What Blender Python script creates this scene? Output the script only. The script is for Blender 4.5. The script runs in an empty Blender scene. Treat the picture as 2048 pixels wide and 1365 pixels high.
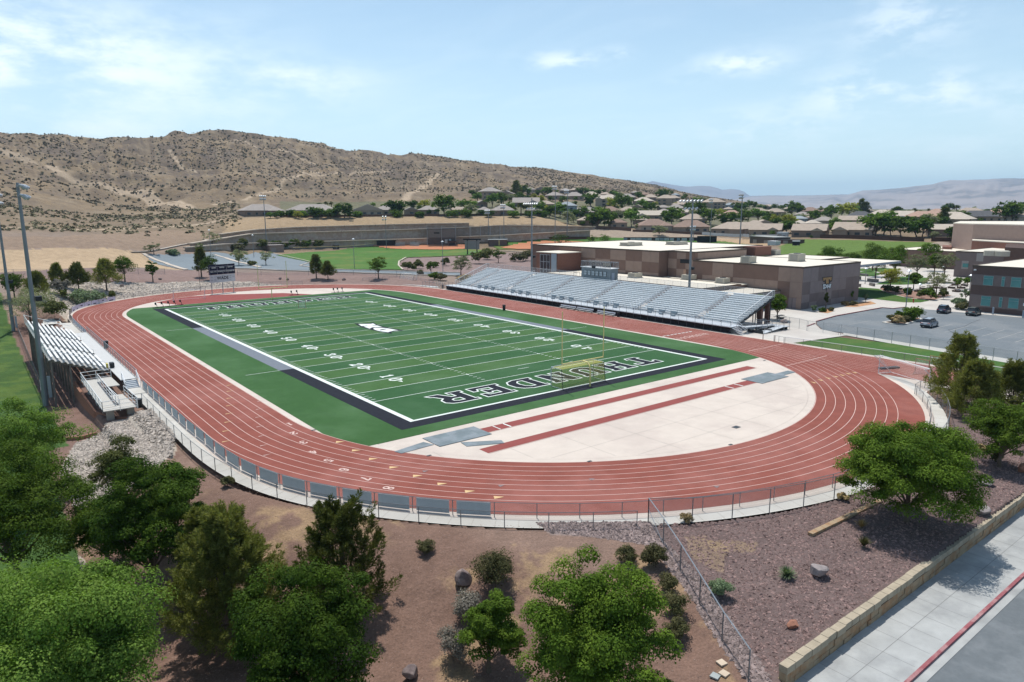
import bpy, bmesh, math, random
import numpy as np
from mathutils import Matrix, Vector, Euler
S = bpy.context.scene
COL = S.collection
RNG = np.random.default_rng(7)
random.seed(11)

# ------------------------------------------------------------------ camera
CX, CY, CZ, YAW, PIT, ROL, FPX = -59.70534, -116.8517, 21.50822, .66351, .18359, -.00401, 1398.39649
CP = np.array([CX, CY, CZ])
_F = np.array([math.sin(YAW)*math.cos(PIT), math.cos(YAW)*math.cos(PIT), -math.sin(PIT)])
_R0 = np.array([math.cos(YAW), -math.sin(YAW), 0.]); _U0 = np.cross(_R0, _F)
_R = _R0*math.cos(ROL)+_U0*math.sin(ROL); _U = -_R0*math.sin(ROL)+_U0*math.cos(ROL)
cam = bpy.data.cameras.new('camera'); co = bpy.data.objects.new('camera', cam); COL.objects.link(co)
cam.sensor_width = 36; cam.lens = 36*FPX/2048; cam.clip_start = .5; cam.clip_end = 60000
M = Matrix.Identity(4)
for i in range(3):
    M[i][0] = _R[i]; M[i][1] = _U[i]; M[i][2] = -_F[i]; M[i][3] = CP[i]
co.matrix_world = M
S.camera = co

# ------------------------------------------------------------------ sun, sky, exposure
SUN_EL, SUN_AZ = 68., 21.          # azimuth measured from +Y towards +X
S.view_settings.view_transform = 'Standard'; S.view_settings.look = 'None'
S.view_settings.exposure = 0.25; S.view_settings.gamma = 1
sl = bpy.data.lights.new('sun', 'SUN'); sl.energy = 3.8; sl.angle = math.radians(.6); sl.color = (1, .96, .9)
so = bpy.data.objects.new('sun', sl); COL.objects.link(so)
sd = Vector((math.sin(math.radians(SUN_AZ))*math.cos(math.radians(SUN_EL)), math.cos(math.radians(SUN_AZ))*math.cos(math.radians(SUN_EL)), math.sin(math.radians(SUN_EL))))
so.rotation_euler = sd.to_track_quat('Z', 'Y').to_euler(); so.location = (0, 0, 300)
W = bpy.data.worlds.new('World'); S.world = W; W.use_nodes = True
nt = W.node_tree; nt.nodes.clear()
def wn(t, **k):
    n = nt.nodes.new(t)
    for a, b in k.items(): setattr(n, a, b)
    return n
sky = wn('ShaderNodeTexSky'); sky.sky_type = 'NISHITA'; sky.sun_disc = False
sky.sun_elevation = math.radians(SUN_EL); sky.sun_rotation = math.radians(SUN_AZ)
sky.altitude = 900; sky.air_density = 1.0; sky.dust_density = 1.4; sky.ozone_density = 1.6
bg = wn('ShaderNodeBackground'); bg.inputs['Strength'].default_value = .105
out = wn('ShaderNodeOutputWorld')
# thin cirrus and small cumulus live in the sky itself: cloud density from the view direction projected on a flat cloud deck
tc = wn('ShaderNodeTexCoord'); sep = wn('ShaderNodeSeparateXYZ'); nt.links.new(tc.outputs['Generated'], sep.inputs[0])
def wm(op, a, b=None, c=None, clamp=False):
    n = wn('ShaderNodeMath', operation=op, use_clamp=clamp)
    for i, v in enumerate((a, b, c)):
        if v is None: continue
        if isinstance(v, (int, float)): n.inputs[i].default_value = v
        else: nt.links.new(v, n.inputs[i])
    return n.outputs[0]
zz = wm('MAXIMUM', wm('ADD', sep.outputs[2], .045), .02)
u_ = wm('DIVIDE', sep.outputs[0], zz); v_ = wm('DIVIDE', sep.outputs[1], zz)
cmb = wn('ShaderNodeCombineXYZ'); nt.links.new(u_, cmb.inputs[0]); nt.links.new(v_, cmb.inputs[1])
def cloudlayer(scale, detail, rough, lo, hi, off, stretch=(1, 1, 1), rot=0., dist=.3):
    mp = wn('ShaderNodeMapping'); mp.inputs['Location'].default_value = off; mp.inputs['Scale'].default_value = stretch
    mp.inputs['Rotation'].default_value = (0, 0, rot)
    nt.links.new(cmb.outputs[0], mp.inputs[0])
    n = wn('ShaderNodeTexNoise'); n.inputs['Scale'].default_value = scale; n.inputs['Detail'].default_value = detail
    n.inputs['Roughness'].default_value = rough; n.inputs['Distortion'].default_value = dist
    nt.links.new(mp.outputs[0], n.inputs['Vector'])
    r = wn('ShaderNodeMapRange'); r.interpolation_type = 'SMOOTHSTEP'
    r.inputs[1].default_value = lo; r.inputs[2].default_value = hi
    nt.links.new(n.outputs[0], r.inputs[0]); return r.outputs[0]
def skyblob(px, py, rx, ry, amp, soft=1.):
    """soft elliptical cloud bank placed at a bearing in the sky; px/py name the bearing"""
    d = _F+_R*(px-1024)/FPX+_U*(682.5-py)/FPX; d = d/np.linalg.norm(d)
    e = np.cross(d, [0, 0, 1]); e /= np.linalg.norm(e); n = np.cross(e, d)
    def dot(v):
        q = wn('ShaderNodeVectorMath', operation='DOT_PRODUCT'); nt.links.new(tc.outputs['Generated'], q.inputs[0]); q.inputs[1].default_value = tuple(v); return q.outputs['Value']
    a = wm('DIVIDE', dot(e), rx); b = wm('DIVIDE', dot(n), ry)
    s = wm('ADD', wm('MULTIPLY', a, a), wm('MULTIPLY', b, b))
    g = wm('EXPONENT', wm('MULTIPLY', s, -1.)); front = wm('GREATER_THAN', dot(d), 0)
    return wm('MULTIPLY', wm('MULTIPLY', g, front), amp)
wisps = cloudlayer(1.6, 9, .62, .40, .74, (3.1, .4, 0), (1, .55, 1), .7, .9)
puff = cloudlayer(2.6, 10, .6, .42, .66, (8.2, 2.7, 0), (1, 1, 1), 0, .2)
def noise_dir(scale, off, lo, hi, detail=8):
    mp = wn('ShaderNodeMapping'); mp.inputs['Location'].default_value = off; mp.inputs['Scale'].default_value = (1, 1, 2.6)
    nt.links.new(tc.outputs['Generated'], mp.inputs[0])
    n = wn('ShaderNodeTexNoise'); n.inputs['Scale'].default_value = scale; n.inputs['Detail'].default_value = detail; n.inputs['Roughness'].default_value = .62
    nt.links.new(mp.outputs[0], n.inputs['Vector'])
    r = wn('ShaderNodeMapRange'); r.interpolation_type = 'SMOOTHSTEP'; r.inputs[1].default_value = lo; r.inputs[2].default_value = hi
    nt.links.new(n.outputs[0], r.inputs[0]); return r.outputs[0]
nA = noise_dir(7, (0, 0, 0), .36, .66); nB = noise_dir(16, (2, 5, 1), .38, .62)
bankL = [(120, 150, .24, .062, .9), (300, 60, .10, .03, .25), (590, 160, .085, .022, .75), (180, 262, .07, .015, .45), (-40, 60, .14, .05, .7)]
bankR = [(1480, 128, .05, .014, .9), (1120, 122, .05, .011, .8), (1700, 185, .05, .026, .75), (1885, 185, .042, .022, .75), (1810, 45, .06, .032, .55),
         (1530, 255, .075, .024, .55), (1370, 160, .02, .006, .5), (2050, 200, .04, .02, .5), (1235, 105, .02, .008, .5), (1960, 300, .1, .02, .25)]
def total(L):
    t = None
    for q in L:
        s = skyblob(*q); t = s if t is None else wm('ADD', t, s)
    return t
dens = wm('ADD', wm('MULTIPLY', total(bankL), nA), wm('MULTIPLY', total(bankR), nB))
dens = wm('ADD', dens, wm('MULTIPLY', wisps, .10))
dens = wm('MULTIPLY', dens, .8, clamp=True)
mix = wn('ShaderNodeMix'); mix.data_type = 'RGBA'
# what the haze at the horizon adds
veil = wm('MULTIPLY', wm('EXPONENT', wm('MULTIPLY', wm('MAXIMUM', sep.outputs[2], 0.), -6.)), .8)
mixv = wn('ShaderNodeMix'); mixv.data_type = 'RGBA'
nt.links.new(veil, mixv.inputs[0]); tint = wn('ShaderNodeVectorMath', operation='MULTIPLY'); nt.links.new(sky.outputs[0], tint.inputs[0]); tint.inputs[1].default_value = (1.14, 1.23, 1.14); nt.links.new(tint.outputs[0], mixv.inputs[6]); mixv.inputs[7].default_value = (8.0, 9.9, 10.6, 1)
nt.links.new(dens, mix.inputs[0]); nt.links.new(mixv.outputs[2], mix.inputs[6]); mix.inputs[7].default_value = (9.6, 10.4, 10.8, 1)
nt.links.new(mix.outputs[2], bg.inputs[0]); nt.links.new(bg.outputs[0], out.inputs[0])

# ------------------------------------------------------------------ survey helpers: where a bearing meets the ground / a wall plane
def ray(px, py):
    d = _F+_R*(px-1024)/FPX+_U*(682.5-py)/FPX
    return d
def G(px, py, z=0.):
    d = ray(px, py); t = (z-CZ)/d[2]; q = CP+d*t
    return float(q[0]), float(q[1]), float(z)
def VP(px, py, axis, val):
    d = ray(px, py); t = (val-CP[axis])/d[axis]; return tuple(float(a) for a in CP+d*t)
def proj(P):
    P = np.atleast_2d(np.asarray(P, float)); d = P-CP; z = d@_F
    return 1024+FPX*(d@_R)/z, 682.5-FPX*(d@_U)/z
def sstep(a, b, x):
    t = np.clip((x-a)/(b-a), 0, 1); return t*t*(3-2*t)
def lerp(a, b, t): return a+(b-a)*t

# value noise on a lattice (vectorised)
_perm = np.random.default_rng(3).random((256, 256))
def vnoise(x, y):
    xi = np.floor(x).astype(int); yi = np.floor(y).astype(int); fx = x-xi; fy = y-yi
    fx = fx*fx*(3-2*fx); fy = fy*fy*(3-2*fy)
    a = _perm[xi & 255, yi & 255]; b = _perm[(xi+1) & 255, yi & 255]; c = _perm[xi & 255, (yi+1) & 255]; d = _perm[(xi+1) & 255, (yi+1) & 255]
    return (a*(1-fx)+b*fx)*(1-fy)+(c*(1-fx)+d*fx)*fy
def fbm(x, y, o=4, g=.5):
    s = 0; a = 1; t = 0
    for i in range(o):
        s = s+a*vnoise(x*2**i+17.3*i, y*2**i+5.1*i); t += a; a *= g
    return s/t

# ------------------------------------------------------------------ terrain height
RC = 46.4       # centres of the track bends at y = +-RC
def capsule(x, y):
    yy = np.clip(y, -RC, RC); return np.hypot(x, y-yy)
def _zof(u, r, py):
    d = ray(u, py); return CZ+r*d[2]/math.hypot(d[0], d[1])
# (r, py) pairs, or (r, ('z', z)): ground profile outward from the survey point along each bearing
PROF = {
 -260: [(150, ('z', 0)), (170, ('z', 1)), (195, ('z', 3.8)), (285, ('z', 4.1)), (325, 470), (420, 442), (520, 404), (640, 350), (740, 312), (830, 285), (900, 292), (1500, 330)],
 0:   [(160, ('z', 0)), (175, ('z', 1)), (196, ('z', 3.8)), (288, ('z', 4.1)), (325, 470), (420, 443), (520, 404), (640, 349), (740, 310), (830, 269), (920, 280), (1500, 330)],
 110: [(175, ('z', 0)), (190, ('z', 1)), (208, ('z', 3.6)), (288, ('z', 4.1)), (325, 471), (420, 446), (520, 418), (640, 365), (740, 320), (850, 273), (940, 290), (1500, 330)],
 200: [(205, ('z', 0)), (214, ('z', 1.2)), (232, ('z', 3.2)), (285, ('z', 3.9)), (325, 474), (430, 449), (520, 427), (620, 395), (740, 325), (880, 281), (960, 300), (1500, 340)],
 300: [(218, ('z', 0)), (228, ('z', 1.2)), (240, ('z', 2.)), (300, ('z', 2.3)), (345, 473), (430, 450), (510, 433), (620, 406), (760, 330), (900, 275), (980, 290), (1500, 340)],
 400: [(222, ('z', 0)), (232, ('z', 1.2)), (245, ('z', 1.5)), (312, ('z', 1.8)), (365, 473), (440, 449), (510, 430), (600, 408), (740, 350), (930, 267), (1010, 280), (1500, 340)],
 470: [(222, ('z', 0)), (232, ('z', 1.0)), (245, ('z', 1.2)), (372, ('z', 1.6)), (410, 455), (470, 429), (600, 402), (760, 345), (960, 266), (1040, 280), (1500, 345)],
 560: [(218, ('z', 0)), (228, ('z', .8)), (245, ('z', 1.0)), (392, ('z', 1.2)), (412, 455), (436, 435), (500, 430), (560, 413), (680, 378), (800, 330), (960, 274), (1040, 290), (1500, 350)],
 650: [(214, ('z', 0)), (224, ('z', .8)), (245, ('z', 1.0)), (394, ('z', 1.2)), (416, 456), (440, 434), (500, 430), (560, 415), (680, 385), (800, 345), (980, 285), (1050, 300), (1500, 350)],
 750: [(205, ('z', 0)), (216, ('z', .8)), (245, ('z', 1.0)), (396, ('z', 1.2)), (420, 455), (442, 433), (500, 430), (570, 414), (690, 385), (820, 352), (990, 302), (1060, 315), (1500, 360)],
 850: [(190, ('z', 0)), (205, ('z', .6)), (245, ('z', .8)), (398, ('z', 1.2)), (424, 452), (445, 433), (500, 429), (570, 412), (690, 388), (840, 358), (1000, 311), (1070, 322), (1500, 370)],
 950: [(190, ('z', 0)), (205, ('z', .4)), (245, ('z', .8)), (398, ('z', 1.2)), (428, 450), (448, 433), (500, 427), (580, 405), (690, 388), (860, 362), (1020, 326), (1080, 335), (1500, 380)],
 1060:[(190, ('z', 0)), (205, ('z', .3)), (245, ('z', .6)), (398, ('z', 1.2)), (424, 455), (446, 435), (500, 425), (600, 405), (720, 390), (900, 362), (1060, 335), (1120, 343), (1500, 385)],
 1170:[(190, ('z', 0)), (205, ('z', .3)), (245, ('z', .6)), (400, ('z', 1.2)), (430, 461), (470, 449), (520, 432), (620, 410), (740, 396), (920, 370), (1090, 348), (1150, 356), (1500, 395)],
 1300:[(190, ('z', 0)), (250, ('z', .4)), (400, ('z', 1.6)), (430, 466), (470, 452), (560, 432), (660, 413), (780, 400), (950, 385), (1130, 369), (1200, 377), (1600, 402)],
 1400:[(190, ('z', 0)), (250, ('z', .4)), (400, ('z', 2.0)), (440, 465), (480, 454), (580, 435), (680, 420), (820, 407), (980, 397), (1180, 391), (1250, 397), (1700, 410)],
 1470:[(190, ('z', 0)), (250, ('z', .4)), (390, ('z', 2.5)), (440, 468), (500, 452), (600, 438), (720, 426), (860, 415), (1000, 406), (1200, 401), (1300, 406), (1700, 414)],
 1560:[(190, ('z', 0)), (240, ('z', .6)), (300, ('z', 3.)), (370, ('z', 5.)), (470, 456), (600, 440), (740, 430), (900, 422), (1100, 414), (1300, 412), (1500, ('z', 20))],
 1700:[(190, ('z', 0)), (230, ('z', .6)), (280, ('z', 3.)), (360, ('z', 5.5)), (470, 455), (600, 442), (760, 432), (950, 424), (1200, 419), (1500, ('z', 17))],
 1850:[(190, ('z', 0)), (230, ('z', .6)), (275, ('z', 3.)), (350, ('z', 5.5)), (460, 455), (600, 442), (760, 432), (950, 424), (1200, 419), (1500, ('z', 16))],
 2050:[(190, ('z', 0)), (230, ('z', .6)), (275, ('z', 3.)), (350, ('z', 5.5)), (460, 455), (600, 441), (760, 431), (950, 424), (1200, 419), (1500, ('z', 16))],
 2350:[(190, ('z', 0)), (230, ('z', .6)), (275, ('z', 3.)), (350, ('z', 5.5)), (460, ('z', 8)), (600, ('z', 11)), (760, ('z', 13)), (950, ('z', 15)), (1200, ('z', 16)), (1500, ('z', 16))],
}
RG = np.concatenate([np.arange(0, 1600, 5.), [1700, 2000, 3000, 6000, 16000]])
UU = np.array(sorted(PROF)); ZT = []
for u in UU:
    L = [(0, 0.)]
    for r, q in PROF[u]:
        L.append((r, q[1] if isinstance(q, tuple) else _zof(u, r, q)))
    L += [(2600, 15.), (16000, 12.)]
    rr = np.array([a for a, b in L]); zv = np.array([b for a, b in L])
    v = np.interp(RG, rr, zv)
    k = np.array([1, 2, 3, 2, 1.]); k /= k.sum(); n = 320
    v[2:n-2] = np.convolve(v[:n], k, 'valid')
    ZT.append(v)
ZT = np.array(ZT)
AZU = np.array([math.atan2(ray(u, 416)[0], ray(u, 416)[1]) for u in UU])
AZI = np.linspace(AZU[0], AZU[-1], 700)
# smooth (cubic) interpolation across bearings
def catmull(xs, Y, xq):
    k = np.clip(np.searchsorted(xs, xq)-1, 0, len(xs)-2); h = (xs[k+1]-xs[k]); t = (xq-xs[k])/h
    sl_ = np.zeros_like(Y); dx = (xs[1:]-xs[:-1])[:, None]; dd = (Y[1:]-Y[:-1])/dx
    sl_[1:-1] = np.where(dd[1:]*dd[:-1] > 0, 2*dd[1:]*dd[:-1]/(dd[1:]+dd[:-1]+1e-12), 0)
    sl_[0] = dd[0]; sl_[-1] = dd[-1]
    t = t[:, None]; h = h[:, None]
    return (2*t**3-3*t**2+1)*Y[k]+(t**3-2*t**2+t)*h*sl_[k]+(-2*t**3+3*t**2)*Y[k+1]+(t**3-t**2)*h*sl_[k+1]
ZG = catmull(AZU, ZT, AZI)
def far_z(x, y):
    dx = x-CX; dy = y-CY; r = np.hypot(dx, dy); a = np.arctan2(dx, dy)
    ai = np.clip((a-AZI[0])/(AZI[1]-AZI[0]), 0, len(AZI)-1.001)
    ri = np.interp(r, RG, np.arange(len(RG))); ri = np.clip(ri, 0, len(RG)-1.001)
    i = ai.astype(int); j = ri.astype(int); fa = ai-i; fr = ri-j
    z = (ZG[i, j]*(1-fr)+ZG[i, j+1]*fr)*(1-fa)+(ZG[i+1, j]*(1-fr)+ZG[i+1, j+1]*fr)*fa
    back = sstep(1.9, 2.4, np.abs(a-.66)); return z*(1-back)
CAPX = np.array([-62, -50, -40, -32, -26, -15, 40, 70]); CAPZ = np.array([3.4, 3.1, 2.3, 1.5, .75, .5, .35, 0.])
def H(x, y, noise=True):
    x = np.asarray(x, float); y = np.asarray(y, float)
    cap = capsule(x, y); d = cap-47.4
    r = np.hypot(x-CX, y-CY); a = np.arctan2(x-CX, y-CY)
    z = far_z(x, y)*sstep(1., 9., d)
    # lower ground in front of the near bend and on the left
    front = sstep(-30, -46, y)
    zf = -np.interp(x, CAPX, CAPZ)*sstep(0, 13, d-.2)
    zf = lerp(zf, -np.interp(x, CAPX, CAPZ)*np.clip(d/11., 0, 1), sstep(-36, -24, x))
    zl = (-.8*sstep(-46.3, -47.6, x)-(.9+1.4*sstep(-34, -12, y))*sstep(-49.5, -50.3, x))*sstep(104, 74, y)
    z = z+np.where(y < -46, zf, lerp(zl, np.minimum(zf, zl), 0) if False else zl*1.0)*1.0
    # blend front-left corner between both rules
    w = sstep(-34, -58, y)*(x < -20)
    z = np.where((y >= -58) & (y < -34) & (x < -40), lerp(zl, zf, w), z)
    z = np.where((y < -100.85) & (x < 260), np.minimum(z, -1.9), z)
    if noise:
        hill = sstep(430, 560, r)*sstep(1.20, .95, a)
        crest = sstep(1.05, .2, a)
        g = fbm(x/90., y/90., 5, .55)-.5
        rg = 1-np.abs(2*fbm(x/60.+9, y/60., 4, .5)-1)*2.2
        z = z+hill*crest*(g*16+(rg-.5)*8.0)*sstep(480, 700, r)*sstep(5, 40, z)
        z = z+hill*(fbm(x/14., y/14., 3)-.5)*2.0*sstep(4, 30, z)
        soft = sstep(1.5, 6, d)*(r < 430)
        flat = sstep(46, 52, x)*(y > -90)*(y < 140)
        z = z+soft*(1-flat)*(fbm(x/5., y/5., 3)-.5)*.28*sstep(0, 3, np.abs(x+53)+np.maximum(0, y-60))
    return z
def GT(px, py, off=0.):
    """first meeting of a bearing with the terrain"""
    d = ray(px, py); h = math.hypot(d[0], d[1])
    rs = np.concatenate([np.arange(8, 300, .25), np.arange(300, 1500, 1.)])
    P = CP[None, :]+d[None, :]*(rs/h)[:, None]
    z = H(P[:, 0], P[:, 1]); k = np.nonzero(P[:, 2] < z+off)[0]
    i = k[0] if len(k) else len(rs)-1
    return float(P[i, 0]), float(P[i, 1]), float(z[i])
def hz(x, y): return float(H(np.array([x]), np.array([y]))[0])
def zt(x, y, py):
    lo, hi = -10., 90.
    for _ in range(40):
        m = (lo+hi)/2
        if proj([x, y, m])[1][0] > py: lo = m
        else: hi = m
    return lo
# ------------------------------------------------------------------ object helpers
ORG = {}
def setp(o, label=None, cat=None, group=None, kind=None):
    if label: o['label'] = label
    if cat: o['category'] = cat
    if group: o['group'] = group
    if kind: o['kind'] = kind
    return o
def empty(name, loc, label, cat, group=None):
    o = bpy.data.objects.new(name, None); COL.objects.link(o); o.location = loc; o.empty_display_size = .5
    ORG[o.name] = np.array(loc, float)
    return setp(o, label, cat, group)
def mesh_obj(name, V, Fq, m, parent=None, smooth=False, loc=None, colors=None):
    """V: (n,3) world coordinates; Fq: list of index lists or an (m,4)/(m,3) array"""
    V = np.asarray(V, float); me = bpy.data.meshes.new(name)
    o0 = np.zeros(3)
    if parent is not None: o0 = ORG[parent.name]
    elif loc is not None: o0 = np.array(loc, float)
    me.vertices.add(len(V)); me.vertices.foreach_set('co', (V-o0).astype(np.float32).ravel())
    if isinstance(Fq, np.ndarray):
        n, k = Fq.shape; me.loops.add(n*k); me.loops.foreach_set('vertex_index', Fq.astype(np.int32).ravel())
        me.polygons.add(n); me.polygons.foreach_set('loop_start', np.arange(0, n*k, k, dtype=np.int32))
    else:
        ls = [len(f) for f in Fq]; tot = sum(ls); me.loops.add(tot)
        me.loops.foreach_set('vertex_index', np.fromiter((i for f in Fq for i in f), dtype=np.int32, count=tot))
        me.polygons.add(len(Fq)); me.polygons.foreach_set('loop_start', np.concatenate([[0], np.cumsum(ls)[:-1]]).astype(np.int32))
    me.update(calc_edges=True); me.validate()
    me.polygons.foreach_set('use_smooth', np.full(len(me.polygons), bool(smooth)))
    if colors is not None:
        ca = me.color_attributes.new('Col', 'FLOAT_COLOR', 'POINT'); ca.data.foreach_set('color', np.asarray(colors, np.float32).ravel())
    if m is not None: me.materials.append(m)
    o = bpy.data.objects.new(name, me); COL.objects.link(o)
    if parent is not None: o.parent = parent
    elif loc is not None: o.location = loc
    ORG[o.name] = o0
    return o
class MB:
    def __init__(s): s.v = []; s.f = []
    def add(s, V, Fc):
        b = len(s.v); s.v.extend([tuple(q) for q in V]); s.f.extend([[b+i for i in f] for f in Fc]); return s
    def box(s, x0, x1, y0, y1, z0, z1):
        V = [(x0, y0, z0), (x1, y0, z0), (x1, y1, z0), (x0, y1, z0), (x0, y0, z1), (x1, y0, z1), (x1, y1, z1), (x0, y1, z1)]
        return s.add(V, [[0, 3, 2, 1], [4, 5, 6, 7], [0, 1, 5, 4], [1, 2, 6, 5], [2, 3, 7, 6], [3, 0, 4, 7]])
    def beam(s, p, q, w, h, up=(0, 0, 1)):
        p = np.array(p, float); q = np.array(q, float); a = q-p; L = np.linalg.norm(a)
        if L < 1e-6: return s
        a /= L; up = np.array(up, float)
        if abs(a@up) > .98: up = np.array([1., 0, 0])
        r = np.cross(a, up); r /= np.linalg.norm(r); u = np.cross(r, a); r = r*w/2; u = u*h/2
        V = [p-r-u, p+r-u, p+r+u, p-r+u, q-r-u, q+r-u, q+r+u, q-r+u]
        return s.add(V, [[0, 1, 2, 3], [7, 6, 5, 4], [0, 4, 5, 1], [1, 5, 6, 2], [2, 6, 7, 3], [3, 7, 4, 0]])
    def tube(s, pts, r, n=6, cap=True):
        pts = [np.array(q, float) for q in pts]; rs = r if hasattr(r, '__len__') else [r]*len(pts); V = []; Fc = []
        for i, q in enumerate(pts):
            t = pts[min(i+1, len(pts)-1)]-pts[max(i-1, 0)]; t = t/(np.linalg.norm(t)+1e-9)
            up = np.array([0, 0, 1.]) if abs(t[2]) < .9 else np.array([1., 0, 0]); a = np.cross(t, up); a /= np.linalg.norm(a); b = np.cross(t, a)
            for k in range(n):
                an = 2*math.pi*k/n; V.append(q+(a*math.cos(an)+b*math.sin(an))*rs[i])
        for i in range(len(pts)-1):
            for k in range(n): Fc.append([i*n+k, i*n+(k+1) % n, (i+1)*n+(k+1) % n, (i+1)*n+k])
        if cap: Fc.append(list(range(n))[::-1]); Fc.append([(len(pts)-1)*n+k for k in range(n)])
        return s.add(V, Fc)
    def cyl(s, x, y, z0, z1, r, n=12, r2=None): return s.tube([(x, y, z0), (x, y, z1)], [r, r if r2 is None else r2], n)
    def prism(s, pts, z0, z1):
        n = len(pts); a = sum(pts[i][0]*pts[(i+1) % n][1]-pts[(i+1) % n][0]*pts[i][1] for i in range(n))
        if a < 0: pts = pts[::-1]
        V = [(x, y, z0) for x, y in pts]+[(x, y, z1) for x, y in pts]
        return s.add(V, [list(range(n))[::-1], list(range(n, 2*n))]+[[i, (i+1) % n, n+(i+1) % n, n+i] for i in range(n)])
    def quad(s, a, b, c, d): return s.add([a, b, c, d], [[0, 1, 2, 3]])
    def build(s, name, m, parent=None, label=None, cat=None, group=None, kind=None, smooth=False, loc=None):
        if parent is None and loc is None and s.v:
            A = np.array(s.v); mn = A.min(0); mx = A.max(0); loc = ((mn[0]+mx[0])/2, (mn[1]+mx[1])/2, mn[2])
        o = mesh_obj(name, s.v, s.f, m, parent, smooth, loc); return setp(o, label, cat, group, kind)
def mb(): return MB()
def copy_tree(o, loc=None, rz=None, sc=None, parent=None, label=None, group=None):
    c = o.copy(); COL.objects.link(c)
    if parent is not None: c.parent = parent
    if loc is not None: c.location = loc
    if rz is not None: c.rotation_euler = (0, 0, rz)
    if sc is not None: c.scale = sc if hasattr(sc, '__len__') else (sc, sc, sc)
    if label: c['label'] = label
    if group: c['group'] = group
    for ch in list(o.children): copy_tree(ch, parent=c)
    return c
def flat(name, polys, z, m, parent=None, **k):
    """flat sheet(s), polygons with more than 4 corners are triangulated"""
    bm = bmesh.new()
    for P in polys:
        vs = [bm.verts.new((x, y, z)) for x, y in P]
        f = bm.faces.new(vs)
        if f.calc_area() > 0:
            f.normal_update()
            if f.normal.z < 0: f.normal_flip()
    bmesh.ops.triangulate(bm, faces=[f for f in bm.faces if len(f.verts) > 4])
    V = [tuple(v.co) for v in bm.verts]; bm.verts.index_update(); Fc = [[v.index for v in f.verts] for f in bm.faces]; bm.free()
    A = np.array(V); loc = (float(A[:, 0].mean()), float(A[:, 1].mean()), z) if parent is None else None
    o = mesh_obj(name, V, Fc, m, parent, loc=loc); return setp(o, **k)
def strip(path, w0, w1, closed=False):
    """quads between offsets w0 and w1 (to the left of travel) along a path"""
    P = np.array(path, float); n = len(P); L = []; Rr = []
    for i in range(n):
        a = P[(i-1) % n] if (closed or i > 0) else P[i]; b = P[(i+1) % n] if (closed or i < n-1) else P[i]
        t = b-a; t /= np.linalg.norm(t)+1e-9; nn = np.array([-t[1], t[0]]); L.append(P[i]+nn*w0); Rr.append(P[i]+nn*w1)
    out_ = []
    for i in range(n if closed else n-1):
        j = (i+1) % n; out_.append([tuple(L[i]), tuple(L[j]), tuple(Rr[j]), tuple(Rr[i])])
    return out_
def oval(R, a0=None, a1=None, n=64):
    """closed loop, counter-clockwise, of the stadium shape with radius R"""
    P = [(R*math.cos(t), RC+R*math.sin(t)) for t in np.linspace(0, math.pi, n+1)]
    P += [(R*math.cos(t), -RC+R*math.sin(t)) for t in np.linspace(math.pi, 2*math.pi, n+1)]
    return P

# ------------------------------------------------------------------ materials
MATS = {}
def mat(name, col, rough=.8, metal=0., var=.12, scale=1.2, detail=5, bump=0., bscale=20., col2=None, spec=.3, c2lo=.45, c2hi=.6, c2scale=None, island=False, stretch=None):
    if name in MATS: return MATS[name]
    m = bpy.data.materials.new(name); m.use_nodes = True; t = m.node_tree; b = t.nodes['Principled BSDF']
    b.inputs['Roughness'].default_value = rough; b.inputs['Metallic'].default_value = metal; b.inputs['Specular IOR Level'].default_value = spec
    g = t.nodes.new('ShaderNodeNewGeometry')
    def noise(sc, de, vec=None):
        n = t.nodes.new('ShaderNodeTexNoise'); n.inputs['Scale'].default_value = sc; n.inputs['Detail'].default_value = de; n.inputs['Roughness'].default_value = .6
        if stretch:
            mp = t.nodes.new('ShaderNodeMapping'); mp.inputs['Scale'].default_value = stretch; t.links.new(g.outputs['Position'], mp.inputs[0]); t.links.new(mp.outputs[0], n.inputs[0])
        else: t.links.new(g.outputs['Position'], n.inputs[0])
        return n.outputs[0]
    cur = None
    rgb = t.nodes.new('ShaderNodeRGB'); rgb.outputs[0].default_value = (*col, 1); cur = rgb.outputs[0]
    if col2:
        r = t.nodes.new('ShaderNodeMapRange'); r.interpolation_type = 'SMOOTHSTEP'; r.inputs[1].default_value = c2lo; r.inputs[2].default_value = c2hi
        t.links.new(noise(c2scale or scale*.4, 6), r.inputs[0])
        mx = t.nodes.new('ShaderNodeMix'); mx.data_type = 'RGBA'; t.links.new(r.outputs[0], mx.inputs[0]); t.links.new(cur, mx.inputs[6]); mx.inputs[7].default_value = (*col2, 1); cur = mx.outputs[2]
    if var:
        r = t.nodes.new('ShaderNodeMapRange'); r.inputs[1].default_value = .25; r.inputs[2].default_value = .75; r.inputs[3].default_value = 1-var; r.inputs[4].default_value = 1+var
        t.links.new(noise(scale, detail), r.inputs[0])
        v = t.nodes.new('ShaderNodeVectorMath'); v.operation = 'SCALE'; t.links.new(cur, v.inputs[0]); t.links.new(r.outputs[0], v.inputs['Scale']); cur = v.outputs[0]
    if island:
        r = t.nodes.new('ShaderNodeMapRange'); r.inputs[3].default_value = .55; r.inputs[4].default_value = 1.45
        t.links.new(g.outputs['Random Per Island'], r.inputs[0])
        v = t.nodes.new('ShaderNodeVectorMath'); v.operation = 'SCALE'; t.links.new(cur, v.inputs[0]); t.links.new(r.outputs[0], v.inputs['Scale']); cur = v.outputs[0]
    t.links.new(cur, b.inputs['Base Color'])
    if bump:
        bn = t.nodes.new('ShaderNodeBump'); bn.inputs['Strength'].default_value = min(bump, 1); bn.inputs['Distance'].default_value = .05*max(bump, 1)
        t.links.new(noise(bscale, 4), bn.inputs['Height']); t.links.new(bn.outputs[0], b.inputs['Normal'])
    MATS[name] = m; m['_c'] = 1; return m
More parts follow.
